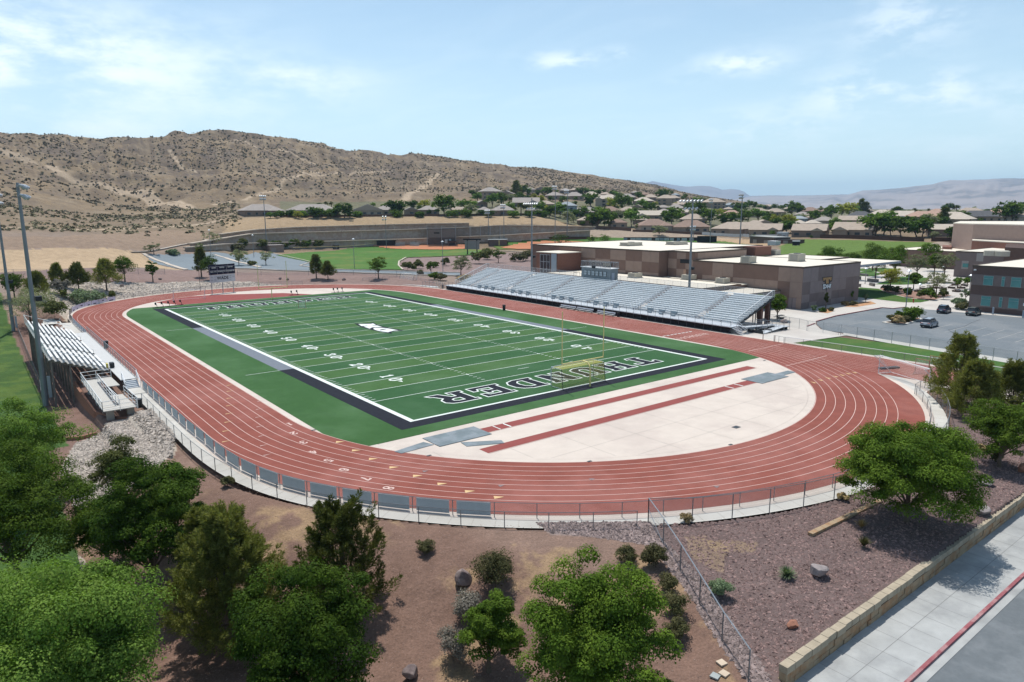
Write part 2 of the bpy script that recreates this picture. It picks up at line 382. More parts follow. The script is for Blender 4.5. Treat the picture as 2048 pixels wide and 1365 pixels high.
def leafmat(name, col, col2, tr=.35, rough=.55, scale=.7):
    m = bpy.data.materials.new(name); m.use_nodes = True; t = m.node_tree; t.nodes.clear()
    o = t.nodes.new('ShaderNodeOutputMaterial'); d = t.nodes.new('ShaderNodeBsdfPrincipled'); tl = t.nodes.new('ShaderNodeBsdfTranslucent'); mx = t.nodes.new('ShaderNodeMixShader')
    d.inputs['Roughness'].default_value = .75; d.inputs['Specular IOR Level'].default_value = .08
    g = t.nodes.new('ShaderNodeNewGeometry'); tc_ = t.nodes.new('ShaderNodeTexCoord')
    n = t.nodes.new('ShaderNodeTexNoise'); n.inputs['Scale'].default_value = scale; n.inputs['Detail'].default_value = 3; t.links.new(tc_.outputs['Object'], n.inputs[0])
    r = t.nodes.new('ShaderNodeMapRange'); r.inputs[1].default_value = .35; r.inputs[2].default_value = .65; t.links.new(n.outputs[0], r.inputs[0])
    c = t.nodes.new('ShaderNodeMix'); c.data_type = 'RGBA'; t.links.new(r.outputs[0], c.inputs[0]); c.inputs[6].default_value = (*col, 1); c.inputs[7].default_value = (*col2, 1)
    r2 = t.nodes.new('ShaderNodeMapRange'); r2.inputs[3].default_value = .6; r2.inputs[4].default_value = 1.4; t.links.new(g.outputs['Random Per Island'], r2.inputs[0])
    oi = t.nodes.new('ShaderNodeObjectInfo'); r3 = t.nodes.new('ShaderNodeMapRange'); r3.inputs[3].default_value = .8; r3.inputs[4].default_value = 1.2; t.links.new(oi.outputs['Random'], r3.inputs[0])
    mm = t.nodes.new('ShaderNodeMath'); mm.operation = 'MULTIPLY'; t.links.new(r2.outputs[0], mm.inputs[0]); t.links.new(r3.outputs[0], mm.inputs[1])
    v = t.nodes.new('ShaderNodeVectorMath'); v.operation = 'SCALE'; t.links.new(c.outputs[2], v.inputs[0]); t.links.new(mm.outputs[0], v.inputs['Scale'])
    t.links.new(v.outputs[0], d.inputs['Base Color'])
    ty = t.nodes.new('ShaderNodeVectorMath'); ty.operation = 'MULTIPLY'; t.links.new(v.outputs[0], ty.inputs[0]); ty.inputs[1].default_value = (1.25, 1.35, .6); t.links.new(ty.outputs[0], tl.inputs[0])
    mx.inputs[0].default_value = tr; t.links.new(d.outputs[0], mx.inputs[1]); t.links.new(tl.outputs[0], mx.inputs[2]); t.links.new(mx.outputs[0], o.inputs[0])
    MATS[name] = m; return m
def meshmat(name, col, cover, rough=.5, metal=.6):
    """woven wire or net: a fine grid of wires, open between them; too fine to resolve, so it is given its covered share"""
    m = bpy.data.materials.new(name); m.use_nodes = True; t = m.node_tree; b = t.nodes['Principled BSDF']
    b.inputs['Base Color'].default_value = (*col, 1); b.inputs['Roughness'].default_value = rough; b.inputs['Metallic'].default_value = metal; b.inputs['Alpha'].default_value = cover
    MATS[name] = m; return m
GALV = mat('galvanised_steel', (.34, .36, .38), .45, .55, .1, 3)
POST = mat('fence_steel', (.22, .23, .24), .55, .4, .1, 3)
DARKSTEEL = mat('dark_steel', (.045, .05, .055), .5, .3, .1, 3)
ALU = mat('brushed_aluminium', (.66, .72, .76), .45, .15, .08, 1.5)
ALUDECK = mat('aluminium_deck', (.50, .53, .56), .5, .3, .10, 1.2)
CHAIN = meshmat('chain_link', (.33, .35, .36), .17)
CHAINFAR = meshmat('chain_link_dark', (.16, .17, .18), .22)
NETM = meshmat('white_net', (.75, .75, .72), .2, .8, 0)
NETY = meshmat('yellow_net', (.60, .50, .10), .30, .8, 0)
CONC = mat('concrete_pale', (.57, .495, .43), .85, 0, .07, .5, 6, .15, 30, (.52, .445, .39), c2scale=.12)
CONCW = mat('concrete_walk', (.52, .50, .46), .85, 0, .08, .8, 6, .15, 30, (.47, .45, .41), c2scale=.2)
PLAZA = mat('concrete_plaza', (.52, .485, .44), .85, 0, .07, .3, 6, .1, 30, (.47, .43, .39), c2scale=.1)
ASPH = mat('asphalt', (.15, .17, .185), .9, 0, .12, 2.5, 6, .3, 40, (.185, .20, .21), c2scale=.15)
ASPHR = mat('asphalt_road', (.13, .145, .155), .9, 0, .10, 3, 6, .3, 40, (.165, .18, .19), c2scale=.3)
TURF = mat('artificial_turf', (.034, .088, .025), .95, 0, .12, .9, 7, .5, 30, (.066, .135, .055), c2scale=.06, c2lo=.40, c2hi=.66, spec=.1)
TURF2 = mat('field_turf_dark', (.028, .082, .030), .95, 0, .12, .8, 7, .5, 30, (.046, .105, .046), c2scale=.08, c2lo=.42, c2hi=.65, spec=.1)
TURF3 = mat('field_turf_light', (.050, .108, .032), .95, 0, .12, .8, 7, .5, 30, (.070, .130, .052), c2scale=.08, c2lo=.42, c2hi=.65, spec=.1)
LAWN = mat('lawn', (.052, .11, .022), .95, 0, .2, 1.4, 6, .6, 16, (.085, .125, .03), c2scale=.22, c2lo=.45, c2hi=.65, spec=.1)
TRACK = mat('track_rubber', (.232, .073, .055), .92, 0, .14, .6, 7, .25, 60, (.272, .100, .080), c2scale=.08, spec=.15)
TRACKD = mat('runway_rubber', (.25, .07, .062), .92, 0, .08, .6, 7, .2, 60, spec=.15)
WHITE = mat('white_paint', (.66, .70, .66), .7, 0, .06, 4)
LINEW = mat('lane_paint', (.60, .42, .37), .8, 0, .08, 6)
BLACKP = mat('black_turf', (.022, .024, .032), .95, 0, .2, 2, 6, .4, 30, spec=.1)
GREYP = mat('grey_turf', (.17, .19, .22), .95, 0, .1, 2, 6, .4, 30, spec=.1)
YELP = mat('yellow_paint', (.62, .50, .22), .6, 0, .05, 4)
ORNG = mat('orange_paint', (.60, .40, .20), .7, 0, .1, 6)
WHITEM = mat('white_metal', (.75, .76, .76), .4, .1, .04, 4)
REDK = mat('red_curb_paint', (.27, .085, .095), .8, 0, .15, 3, 5, .1, 30, (.36, .19, .19), c2scale=1.2)
BLACK = mat('black_plastic', (.02, .022, .026), .5, 0, .1, 3)
BARK = mat('bark', (.13, .10, .075), .95, 0, .25, 8, 5, .6, 25)
ROCKM = mat('boulder_rock', (.27, .21, .19), .95, 0, .25, 2.2, 8, .8, 6, (.17, .13, .125), c2scale=1.2)
ROCKR = mat('red_rock', (.32, .15, .10), .95, 0, .2, 2.2, 8, .8, 6)

for m_ in (TURF, TURF2, TURF3, LAWN):
    b_ = m_.node_tree.nodes['Principled BSDF']; b_.inputs['Sheen Weight'].default_value = .10; b_.inputs['Sheen Roughness'].default_value = .6; b_.inputs['Sheen Tint'].default_value = (.55, 1, .45, 1)
# ------------------------------------------------------------------ terrain sheet
PROFILE_DONE = True
def ringpoly(px): return np.array([GT(a, b)[:2] for a, b in px])
def inpoly(X, Y, P):
    c = np.zeros(X.shape, bool); n = len(P)
    for i in range(n):
        x0, y0 = P[i]; x1, y1 = P[(i+1) % n]
        if y0 == y1: continue
        k = ((y0 > Y) != (y1 > Y)) & (X < (x1-x0)*(Y-y0)/(y1-y0)+x0); c ^= k
    return c
def build_terrain():
    a0 = .66; fine = np.deg2rad(np.arange(-40, 40.01, .14)); side = np.deg2rad(np.arange(40, 180.01, 2.5))
    az = np.concatenate([a0-side[::-1][:-1], a0+fine, a0+side[1:]])
    r = [3.]; 
    while r[-1] < 20: r.append(r[-1]*1.05)
    while r[-1] < 170: r.append(r[-1]*1.0055)
    while r[-1] < 1350: r.append(r[-1]*1.0052)
    while r[-1] < 22000: r.append(r[-1]*1.05)
    r = np.array(r); A, Rr = np.meshgrid(az, r); X = CX+np.sin(A)*Rr; Y = CY+np.cos(A)*Rr; Z = H(X, Y)
    # sink the sheet under the sports ground and the paved campus, which are sheets of their own
    d = capsule(X, Y)-46.6
    Z = np.where(d < -.8, -.6, Z); Z = np.where((d < .75) & (Y < -15) & (X < 30), -.5, Z); Z = np.where((X > 29.5) & (X < 47) & (Y < -46) & (Y > -92) & (d < 60) & ((X > 33.5) | (Y > -83)), -.3, Z); Z = np.where((X > 45) & (X < 250) & (Y > -58) & (Y < 24+(X < 135)*26), np.minimum(Z, -.10), Z)
    Z = np.where((X > 46.5) & (X < 250) & (Y > -130) & (Y < -50) & (d > 0), np.minimum(Z, -.10), Z)
    n1, n2 = X.shape; idx = np.arange(n1*n2).reshape(n1, n2)
    Fq = np.stack([idx[:-1, :-1], idx[:-1, 1:], idx[1:, 1:], idx[1:, :-1]], -1).reshape(-1, 4)[:, ::-1]
    # --- ground colours (what the ground is made of, place by place, plus painted gully relief on the hill)
    jx = (fbm(X/6., Y/6., 4)-.5); jy = (fbm(X/6.+40, Y/6.+11, 4)-.5)
    D = np.hypot(X-CX, Y-CY); AZ = np.arctan2(X-CX, Y-CY)
    n1_ = fbm(X/3., Y/3., 5, .6); n2_ = fbm(X/25.+3, Y/25., 5, .6); n3 = fbm(X/1.1, Y/1.1, 3, .6)
    def c(*v): return np.array(v, float)
    C = np.zeros(X.shape+(3,))
    def put(mask, col, w=1.):
        m = (mask*w)[..., None] if not np.isscalar(mask) else mask; C[:] = C*(1-m)+col*m
    dirt = c(.18, .112, .085); straw = c(.36, .25, .135); gravel = c(.165, .122, .115); rip = c(.40, .35, .30); lawn = c(.050, .098, .024)
    hill = c(.225, .165, .104); hilld = c(.125, .098, .078)
    C[:] = dirt
    put(sstep(.50, .64, n2_)*(D < 200), c(.235, .16, .125), .7)
    put(sstep(.56, .70, fbm(X/2.2+8, Y/2.2, 5, .6))*sstep(.42, .56, fbm(X/8.+8, Y/8., 3)), straw, .55)
    # far default
    far = sstep(170, 215, D); put(far, c(.25, .19, .155))
    hm = sstep(300, 380, D)
    put(hm, hill)
    gy = fbm(X/22., Y/22., 5, .62); g2 = fbm(X/7., Y/7., 4, .65); zz_ = sstep(18, 60, Z)
    put(hm*sstep(.44, .60, gy)*(.35+.65*zz_), hilld, .75)
    put(hm*sstep(.50, .60, g2)*(.3+.7*zz_), c(.115, .09, .075), .6)
    put(hm*sstep(.58, .68, fbm(X/40.+5, Y/12.+3, 5, .6))*zz_, c(.28, .215, .145), .5)
    put(hm*sstep(.60, .72, fbm(X/16.+15, Y/16.+31, 4, .6)), c(.30, .235, .16), .45)
    put(hm*zz_*sstep(.50, .62, fbm(AZ*150+3*gy, D/190., 4, .6)), c(.15, .112, .08), .5); put(hm*zz_*sstep(.56, .66, fbm(AZ*190+31+2*gy, D/150., 4, .6)), c(.30, .23, .15), .45)  # downslope streaks: shaded gullies and lit ribs painted into the hill colour
    town = hm*(AZ > AZU[7])*(Z < 30)*(D > 455); put(town*1., c(.13, .135, .08), .75)
    town2 = sstep(1300, 2500, D); put(town2, c(.22, .20, .16), .7)
    def zone(px, col, w=1., j=1.5, world=False):
        P = np.array(px, float) if world else ringpoly(px)
        m = inpoly(X+jx*j, Y+jy*j, P); put(m*1., c(*col), w); return m
    zone([(-420, 499), (0, 500), (240, 501), (287, 510), (372, 541), (300, 536), (225, 535), (0, 546), (-420, 552)], (.42, .305, .195), j=6)
    zone([(-420, 470), (0, 472), (110, 474), (250, 468), (330, 460), (400, 465), (450, 470), (440, 484), (260, 506), (0, 500), (-420, 499)], (.26, .185, .13), .8, j=8)
    zone([(-420, 552), (0, 546), (225, 535), (372, 541), (470, 545), (640, 545), (720, 548), (860, 556), (880, 575), (620, 570), (500, 566), (380, 563), (75, 562), (0, 560), (-420, 575)], (.225, .155, .135), j=2)
    zone([(60, 563), (380, 563), (500, 564), (620, 572), (560, 574), (380, 592), (215, 603), (130, 640), (100, 610), (55, 600)], (.42, .36, .30), j=3)
    zone([(450, 440), (1000, 433), (1180, 452), (1195, 460), (1100, 452), (860, 450), (600, 457), (450, 467)], (.34, .245, .15), .9, j=6)
    zone([(1150, 462), (1200, 455), (1400, 470), (1480, 478), (1480, 492), (1150, 480)], (.33, .26, .20), .9, j=4)
    zone([(1430, 475), (1560, 478), (1560, 492), (1430, 492)], (.40, .28, .17), .9, j=4)
    zone([(790, 545), (795, 522), (830, 514), (960, 508), (1090, 503), (1095, 545), (900, 552)], (.235, .17, .155), j=2)
    for L in ([(1560, 492), (1600, 479), (1700, 481), (1868, 486), (1888, 502), (1860, 526), (1700, 530), (1560, 512)], [(1500, 505), (1600, 500), (1740, 505), (1740, 540), (1500, 530)]): zone(L, (.105, .165, .035), j=3)
    zone([(1862, 488), (1880, 484), (1900, 484), (1902, 498), (1875, 498)], (.30, .24, .20))
    # near: left lawn, red gravel under the stand, rock slopes
    lw = (X < -53.4) & (Y > -36) & (Y < 95) | (X < -55.6) & (Y <= -36) & (Y > -110)
    m = lw & ((X < -54.5+jx*2) | (Y > -36)); put(m*1., lawn)
    put(m*sstep(.52, .66, n1_), c(.10, .15, .03), .6)
    put(((X > -56)*(X < -46)*(Y > -50)*(Y < 60)*(~lw))*1., c(.185, .115, .092), .9)
    zone([(272, 822), (300, 815), (350, 868), (345, 905), (300, 950), (235, 1000), (190, 1030), (150, 1020), (120, 950), (150, 890), (205, 858)], (.40, .35, .295), j=1.)
    zone([(1300, 1045), (1545, 1372), (1700, 1500), (2300, 1300), (2300, 700), (1990, 700), (1900, 800), (1905, 880), (1700, 985), (1500, 1035)], (.150, .108, .100), j=.6)
    zone([(1070, 1046), (1300, 1046), (1545, 1372), (1500, 1372), (1375, 1190), (1290, 1080), (1100, 1068)], (.26, .20, .18), j=.8)
    def trail(px, w, col=(.42, .325, .23), k=.85):
        P = [np.array(GT(*q)[:2]) for q in px]; m = np.zeros(X.shape)
        for a, b in zip(P[:-1], P[1:]):
            e = b-a; t = np.clip(((X-a[0])*e[0]+(Y-a[1])*e[1])/(e@e), 0, 1); m = np.maximum(m, sstep(w*1.4, w*.6, np.hypot(X-a[0]-t*e[0]+jx*3, Y-a[1]-t*e[1]+jy*3)))
        put(m, c(*col), k)
    for T_, w_ in (([(-20, 298), (60, 325), (120, 348), (210, 372), (290, 392), (360, 412), (400, 420)], 4), ([(225, 375), (300, 383), (360, 405), (430, 425)], 2.5), ([(640, 345), (560, 372), (500, 395), (430, 410)], 2.5), ([(878, 348), (850, 372), (810, 400), (790, 412)], 3.5), ([(470, 280), (560, 300), (630, 330)], 2), ([(390, 345), (350, 320), (340, 300)], 2), ([(800, 345), (700, 350), (600, 345)], 2), ([(0, 455), (150, 460), (300, 455), (440, 440)], 2.5)): trail(T_, w_)
    zone([(1395, 1075), (1450, 1070), (1470, 1110), (1440, 1150), (1400, 1110)], (.30, .215, .13), .5, j=4)
    zone([(1440, 1080), (1510, 1085), (1500, 1115), (1450, 1110)], (.31, .22, .13), .5, j=4)
    zone([(170, 860), (210, 850), (270, 870), (240, 860)], (.21, .13, .1), j=.5)
    C *= (.86+.28*n3)[..., None]
    rgba = np.concatenate([C, np.ones(C.shape[:2]+(1,))], -1).reshape(-1, 4)
    m = bpy.data.materials.new('desert_ground'); m.use_nodes = True; t = m.node_tree; b = t.nodes['Principled BSDF']
    b.inputs['Roughness'].default_value = .95; b.inputs['Specular IOR Level'].default_value = .15
    at = t.nodes.new('ShaderNodeVertexColor'); at.layer_name = 'Col'; g = t.nodes.new('ShaderNodeNewGeometry')
    def nz(sc, de=5, ro=.65):
        n = t.nodes.new('ShaderNodeTexNoise'); n.inputs['Scale'].default_value = sc; n.inputs['Detail'].default_value = de; n.inputs['Roughness'].default_value = ro; t.links.new(g.outputs['Position'], n.inputs[0]); return n.outputs[0]
    def mr(s, a, b_, c_, d_):
        r_ = t.nodes.new('ShaderNodeMapRange'); r_.inputs[1].default_value = a; r_.inputs[2].default_value = b_; r_.inputs[3].default_value = c_; r_.inputs[4].default_value = d_; t.links.new(s, r_.inputs[0]); return r_.outputs[0]
    v = t.nodes.new('ShaderNodeVectorMath'); v.operation = 'SCALE'; t.links.new(at.outputs[0], v.inputs[0]); t.links.new(mr(nz(7, 7, .75), .3, .7, .68, 1.32), v.inputs['Scale'])
    v2 = t.nodes.new('ShaderNodeVectorMath'); v2.operation = 'SCALE'; t.links.new(v.outputs[0], v2.inputs[0]); t.links.new(mr(nz(.45, 6, .7), .3, .7, .88, 1.12), v2.inputs['Scale'])
    t.links.new(v2.outputs[0], b.inputs[0])
    bn = t.nodes.new('ShaderNodeBump'); bn.inputs['Strength'].default_value = .7; bn.inputs['Distance'].default_value = .06; t.links.new(nz(9, 6), bn.inputs['Height'])
    bn2 = t.nodes.new('ShaderNodeBump'); bn2.inputs['Strength'].default_value = .6; bn2.inputs['Distance'].default_value = 1.2; t.links.new(nz(.22, 6, .6), bn2.inputs['Height']); t.links.new(bn.outputs[0], bn2.inputs['Normal'])
    t.links.new(bn2.outputs[0], b.inputs['Normal'])
    V = np.stack([X, Y, Z], -1).reshape(-1, 3)
    o = mesh_obj('ground', V, Fq, m, smooth=True, colors=rgba); setp(o, 'desert ground, hill slopes and gravel round the sports field', 'ground', kind='structure')
    return X, Y, Z, idx
TX, TY, TZ, TI = build_terrain()
TXc = (TX[:-1, :-1]+TX[1:, 1:])/2; TYc = (TY[:-1, :-1]+TY[1:, 1:])/2
def drape(name, px, m, off, label, cat, kind='structure', world=None):
    P = ringpoly(px) if world is None else np.array(world, float)
    k = inpoly(TXc, TYc, P); I, J = np.nonzero(k)
    q = np.stack([TI[I, J], TI[I, J+1], TI[I+1, J+1], TI[I+1, J]], -1)[:, ::-1]
    u, inv = np.unique(q.ravel(), return_inverse=True)
    V = np.stack([TX.ravel()[u], TY.ravel()[u], TZ.ravel()[u]+off], -1)
    o = mesh_obj(name, V, inv.reshape(-1, 4), m, loc=tuple(V.mean(0)), smooth=True); return setp(o, label, cat, kind=kind)
# far sheets
GRASSF = mat('outfield_grass', (.075, .155, .035), .95, 0, .18, .25, 6, 0, 10, (.15, .17, .05), c2scale=.03, c2lo=.5, c2hi=.68, spec=.1)
INF = mat('infield_clay', (.46, .20, .11), .95, 0, .08, .3, 5, 0, 10, spec=.1)
GRASSG = mat('berm_grass', (.105, .165, .035), .95, 0, .15, .2, 6, 0, 10, (.15, .18, .045), c2scale=.04, spec=.1)
drape('softball_outfield', [(552, 512), (600, 507), (700, 498), (760, 493), (850, 499), (940, 500), (985, 502), (960, 511), (815, 516), (800, 524), (797, 532), (805, 541), (640, 540), (620, 526)], GRASSF, .25, 'green softball outfield with pale worn patches behind the far bend', 'lawn')
drape('softball_infield', [(748, 494), (800, 490.5), (880, 489.5), (950, 492), (955, 498), (900, 501), (820, 500.5), (770, 498)], INF, .45, 'orange clay softball infield beside the dark dugout', 'infield')
drape('baseball_outfield', [(985, 489), (1100, 480), (1180, 477.5), (1320, 478), (1450, 484), (1500, 490), (1480, 500), (1200, 497), (1080, 500), (1000, 500)], GRASSF, .25, 'green baseball field beyond the gymnasium', 'lawn')
drape('baseball_infield', [(1040, 488), (1080, 484.5), (1150, 484), (1176, 486), (1172, 492), (1110, 500), (1035, 500), (1000, 496)], INF, .45, 'orange clay baseball infield left of the gymnasium', 'infield')
drape('far_parking_lot', [(287, 510), (400, 509), (512, 506), (548, 508), (625, 525.5), (640, 538.5), (760, 541), (920, 545.5), (920, 552), (760, 547.5), (640, 544), (512, 539), (470, 538), (372, 541)], mat('far_asphalt', (.185, .215, .235), .9, 0, .06, .2, 5, spec=.2), .12, 'blue grey parking lot and drive behind the scoreboard', 'parking lot')
CURBF = mat('pale_curb', (.50, .43, .36), .9, 0, .05, 1)
for i_, (P_, w_) in enumerate([([(287, 510), (300, 516), (330, 527), (372, 541)], 1.5), ([(430, 511.5), (452, 518), (490, 528), (520, 536)], 1.6), ([(547, 508), (622, 525.5), (600, 533), (645, 540), (760, 542.5), (920, 547)], .5), ([(470, 538), (512, 539.5), (640, 545), (760, 548.5), (915, 553)], .7), ([(812, 516), (798, 524), (797, 532), (806, 541)], .6), ([(262, 506), (330, 498), (400, 487), (440, 482), (520, 480)], 1.2), ([(938, 506), (1000, 503), (1080, 507), (1100, 509)], .8)]):
    pts = [GT(*q) for q in P_]; b_ = MB()
    for a_, c_ in zip(pts[:-1], pts[1:]):
        n_ = 12
        for k_ in range(n_):
            p0 = np.array(a_)*(1-k_/n_)+np.array(c_)*k_/n_; p1 = np.array(a_)*(1-(k_+1)/n_)+np.array(c_)*(k_+1)/n_
            p0[2] = hz(*p0[:2])+.2; p1[2] = hz(*p1[:2])+.2; b_.beam(p0, p1, w_, .3)
    b_.build('curb', CURBF, label='pale concrete kerb edging the far drives and lots', cat='kerb', kind='structure')

# ------------------------------------------------------------------ sports ground sheets
LW = .06
def outerR(th, side):
    """distance of the red edge from the bend centre; th in degrees, 0 = +x, 180 = -x, near bend 180..360"""
    e = 1.9*(sstep(0, 30, min(abs(th-180), 60)))
    if th <= 180: return 45.3 if th < 90 else 43.2+2.0*sstep(0, 34, 180-th)
    return 43.2+2.0*sstep(0, 28, th-180) if th < 270 else 45.2
def loop(fn, n=90):
    P = []
    for t in np.linspace(0, 180, n+1): R_ = fn(t); P.append((R_*math.cos(math.radians(t)), RC+R_*math.sin(math.radians(t))))
    for y in np.linspace(RC, -RC, 20)[1:-1]: R_ = fn(180); P.append((-R_, y))
    for t in np.linspace(180, 360, n+1): R_ = fn(t); P.append((R_*math.cos(math.radians(t)), -RC+R_*math.sin(math.radians(t))))
    for y in np.linspace(-RC, RC, 20)[1:-1]: R_ = fn(360 if y < 0 else 0); P.append((R_, y))
    return P
def band(f0, f1, n=90):
    A, B = loop(f0, n), loop(f1, n); m = len(A)
    return [[A[i], B[i], B[(i+1) % m], A[(i+1) % m]] for i in range(m)]
O_ = lambda t: outerR(t, 0)
base = flat('concrete_apron', band(lambda t: 33.6, lambda t: O_(t)+.85), .000, CONC, label='pale concrete apron and kerb round the running track', cat='concrete', kind='structure')
track = flat('running_track', band(lambda t: 34.4, O_), .010, TRACK, label='red rubber running track around the football field', cat='running track', kind='structure')
chute = flat('track_chute', [[(34.95, -46.4), (45.3, -46.4), (45.3, -88.5), (34.95, -88.5)]], .004, TRACK, label='straight red sprint chute running off the near right bend', cat='running track', kind='structure')
P_ = []
for k in range(9): P_ += band(lambda t: 34.46+1.03*k-LW/2, lambda t: 34.46+1.03*k+LW/2)
flat('lane_line', P_, .016, LINEW, parent=track)
P_ = []
for k in range(9, 11): P_.append([(34.46+1.03*k-LW/2, -RC), (34.46+1.03*k+LW/2, -RC), (34.46+1.03*k+LW/2, RC), (34.46+1.03*k-LW/2, RC)])
for k in range(1, 11): P_.append([(34.46+1.03*k-LW/2, -88.5), (34.46+1.03*k+LW/2, -88.5), (34.46+1.03*k+LW/2, -46.41), (34.46+1.03*k-LW/2, -46.41)])
flat('chute_line', P_, .021, LINEW, parent=track)
def polar(R_, t, near=True):
    t = math.radians(t); c = -RC if near else RC; return (R_*math.cos(t), c+R_*math.sin(t))
# marks across the lanes
P_ = [[(34.5, y-.05), (42.7, y-.05), (42.7, y+.05), (34.5, y+.05)] for y in (-50.6,)]
cl = []
for y, x0, x1 in ((-55.7, 34.6, 44.6), (-65.1, 29.4, 40.6), (46.0, 34.5, 42.7)): cl.append([(x0, y-.06), (x1, y-.06), (x1, y+.06), (x0, y+.06)])
flat('start_line', cl, .026, LINEW, parent=track)
cl = []
for k in range(8):
    cl.append([(34.6+1.03*k, -38.9), (35.35+1.03*k, -38.9), (35.35+1.03*k, -38.65), (34.6+1.03*k, -38.65)])
flat('finish_tick', cl, .026, WHITE, parent=track)
# exchange-zone triangles on left straight, near-left bend and far left bend
def tri(cx_, cy_, dx, dy, w, l):
    n = math.hypot(dx, dy); dx /= n; dy /= n
    return [(cx_-dy*w, cy_+dx*w), (cx_+dy*w, cy_-dx*w), (cx_+dx*l, cy_+dy*l)]
cl = []; cw = []
def lane_tri(px, py, lst, w=.42, l=.75, dr=(0, 1)):
    x, y, _ = G(px, py); lst.append(tri(x, y, dr[0], dr[1], w, l))
for px, py in [(453, 772), (453, 784), (453, 798), (452, 813), (451, 829), (449, 846), (445, 864), (444, 885)]: lane_tri(px, py, cl, .1, .95, (1, .0))
for px, py in [(515, 804), (512, 820), (511, 836), (513, 855), (517, 874), (520, 893), (527, 912)]: lane_tri(px, py, cw, .07, .85, (1, .05))
for px, py in [(672, 885), (704, 902), (738, 919), (779, 936), (826, 953), (875, 969), (930, 984), (988, 996)]: lane_tri(px, py, cl, .28, .8, (.9, -.5))
for px, py in [(1631, 767), (1645, 762), (1660, 758), (1675, 755), (1688, 752), (1700, 749), (1713, 747)]: lane_tri(px, py, cl, .22, .9, (.3, 1))
for px, py in [(161, 638), (176, 633), (192, 628), (205, 622), (224, 616)]: lane_tri(px, py, cw, .06, .9, (1, .15))
for px, py in [(250, 640.5), (245, 645.5), (240, 650.5), (233, 655.5), (227, 661), (220, 667), (213, 673)]: lane_tri(px, py, cw, .07, 1.0, (1, .05))
for px, py in [(244, 631), (233, 635), (224, 640), (217, 645), (211, 649), (204, 655), (197, 660)]: lane_tri(px, py, cw, .18, 1.0, (1, .05))
flat('exchange_mark', cl, .028, ORNG, parent=track); flat('zone_tick', cw, .028, LINEW, parent=track)
cl = []
for px, py in [(1180, 960), (1430, 975), (846, 944), (998, 973)]: lane_tri(px, py, cl, .22, .5, (1, -.2))
flat('faded_mark', cl, .028, mat('faded_mark_grey', (.22, .17, .17), .9), parent=track)

# lettering made of outline shapes -------------------------------------------------
def glyph_curve(name, polys, z, m, parent, off=0., label=None, xf=None, thick=0.):
    cu = bpy.data.curves.new(name, 'CURVE'); cu.dimensions = '2D'; cu.fill_mode = 'BOTH'; cu.offset = off; cu.extrude = 0
    for P in polys:
        s = cu.splines.new('POLY'); s.points.add(len(P)-1)
        for i, (x, y) in enumerate(P): s.points[i].co = (x, y, 0, 1)
        s.use_cyclic_u = True
    o = bpy.data.objects.new(name, cu); COL.objects.link(o)
    dg = bpy.context.evaluated_depsgraph_get(); dg.update(); me = bpy.data.meshes.new_from_object(o.evaluated_get(dg)); bpy.data.objects.remove(o)
    V = np.array([tuple(v.co) for v in me.vertices]); Fc = [list(p.vertices) for p in me.polygons]
    bpy.data.meshes.remove(me)
    if len(V) == 0: return None
    if xf is not None: W_ = np.array([xf(x, y) for x, y, _ in V])
    else: W_ = np.c_[V[:, :2], np.full(len(V), z)]
    o = mesh_obj(name, W_, Fc, m, parent); return setp(o, label)
def text_mesh(name, s, m, parent, xf, size=1., off=0., spacing=1., align='CENTER', font_shear=0., bold=False):
    cu = bpy.data.curves.new(name, 'FONT'); cu.body = s; cu.size = size; cu.align_x = align; cu.align_y = 'CENTER'; cu.offset = off; cu.space_character = spacing; cu.shear = font_shear
    cu.fill_mode = 'BOTH' if hasattr(cu, 'fill_mode') else cu.fill_mode; cu.resolution_u = 3
    o = bpy.data.objects.new(name, cu); COL.objects.link(o)
    dg = bpy.context.evaluated_depsgraph_get(); dg.update(); me = bpy.data.meshes.new_from_object(o.evaluated_get(dg)); bpy.data.objects.remove(o)
    V = np.array([tuple(v.co) for v in me.vertices]); Fc = [list(p.vertices) for p in me.polygons]; bpy.data.meshes.remove(me)
    W_ = np.array([xf(x, y) for x, y, _ in V]); return mesh_obj(name, W_, Fc, m, parent)
# football field
HX, HY, YD = 24.38, 54.86, .9144
turf = flat('football_turf', [[(-33.7, -59.45), (33.7, -59.45), (33.7, 46.4)]+[(33.7*math.cos(a), 46.4+33.7*math.sin(a)) for a in np.linspace(0, math.asin(14.6/33.7), 8)[1:]]+[(-33.7*math.cos(a), 46.4+33.7*math.sin(a)) for a in np.linspace(math.asin(14.6/33.7), 0, 8)]], .006, TURF, label='green artificial turf football field with black border', cat='football field', kind='structure')
# corners of the turf follow the bend at the near end
dz = flat('near_end_concrete', [[(33.62*math.cos(a), -46.4+33.62*math.sin(a)) for a in np.linspace(math.pi+.40, 2*math.pi-.40, 60)]], .0, CONC, label='pale concrete D area between the near bend and the turf', cat='concrete', kind='structure')
for sgn, tn in ((-1, 'a'), (1, 'b')):
    pass
P_ = [(math.pi+.0, math.pi+.41), (2*math.pi-.41, 2*math.pi)]
cor = []
for a0, a1 in P_:
    arc = [(34.4*math.cos(a), -46.4+34.4*math.sin(a)) for a in np.linspace(a0, a1, 16)]
    sx = -1 if a0 < 4.5 else 1
    arc2 = [(33.7*math.cos(a), -46.4+33.7*math.sin(a)) for a in np.linspace(a0, a1, 16)]
    if sx < 0: cor.append(arc2+[(-33.95, -59.9), (-33.95, -46.0)][0:1]+[(-34.2, -59.9), (-34.2, -46.2)])
flat('far_end_concrete', [[(33.62*math.cos(a), 46.4+33.62*math.sin(a)) for a in np.linspace(.40, math.pi-.40, 60)]], .0, CONC, label='pale concrete D area at the far end of the turf', cat='concrete', kind='structure')
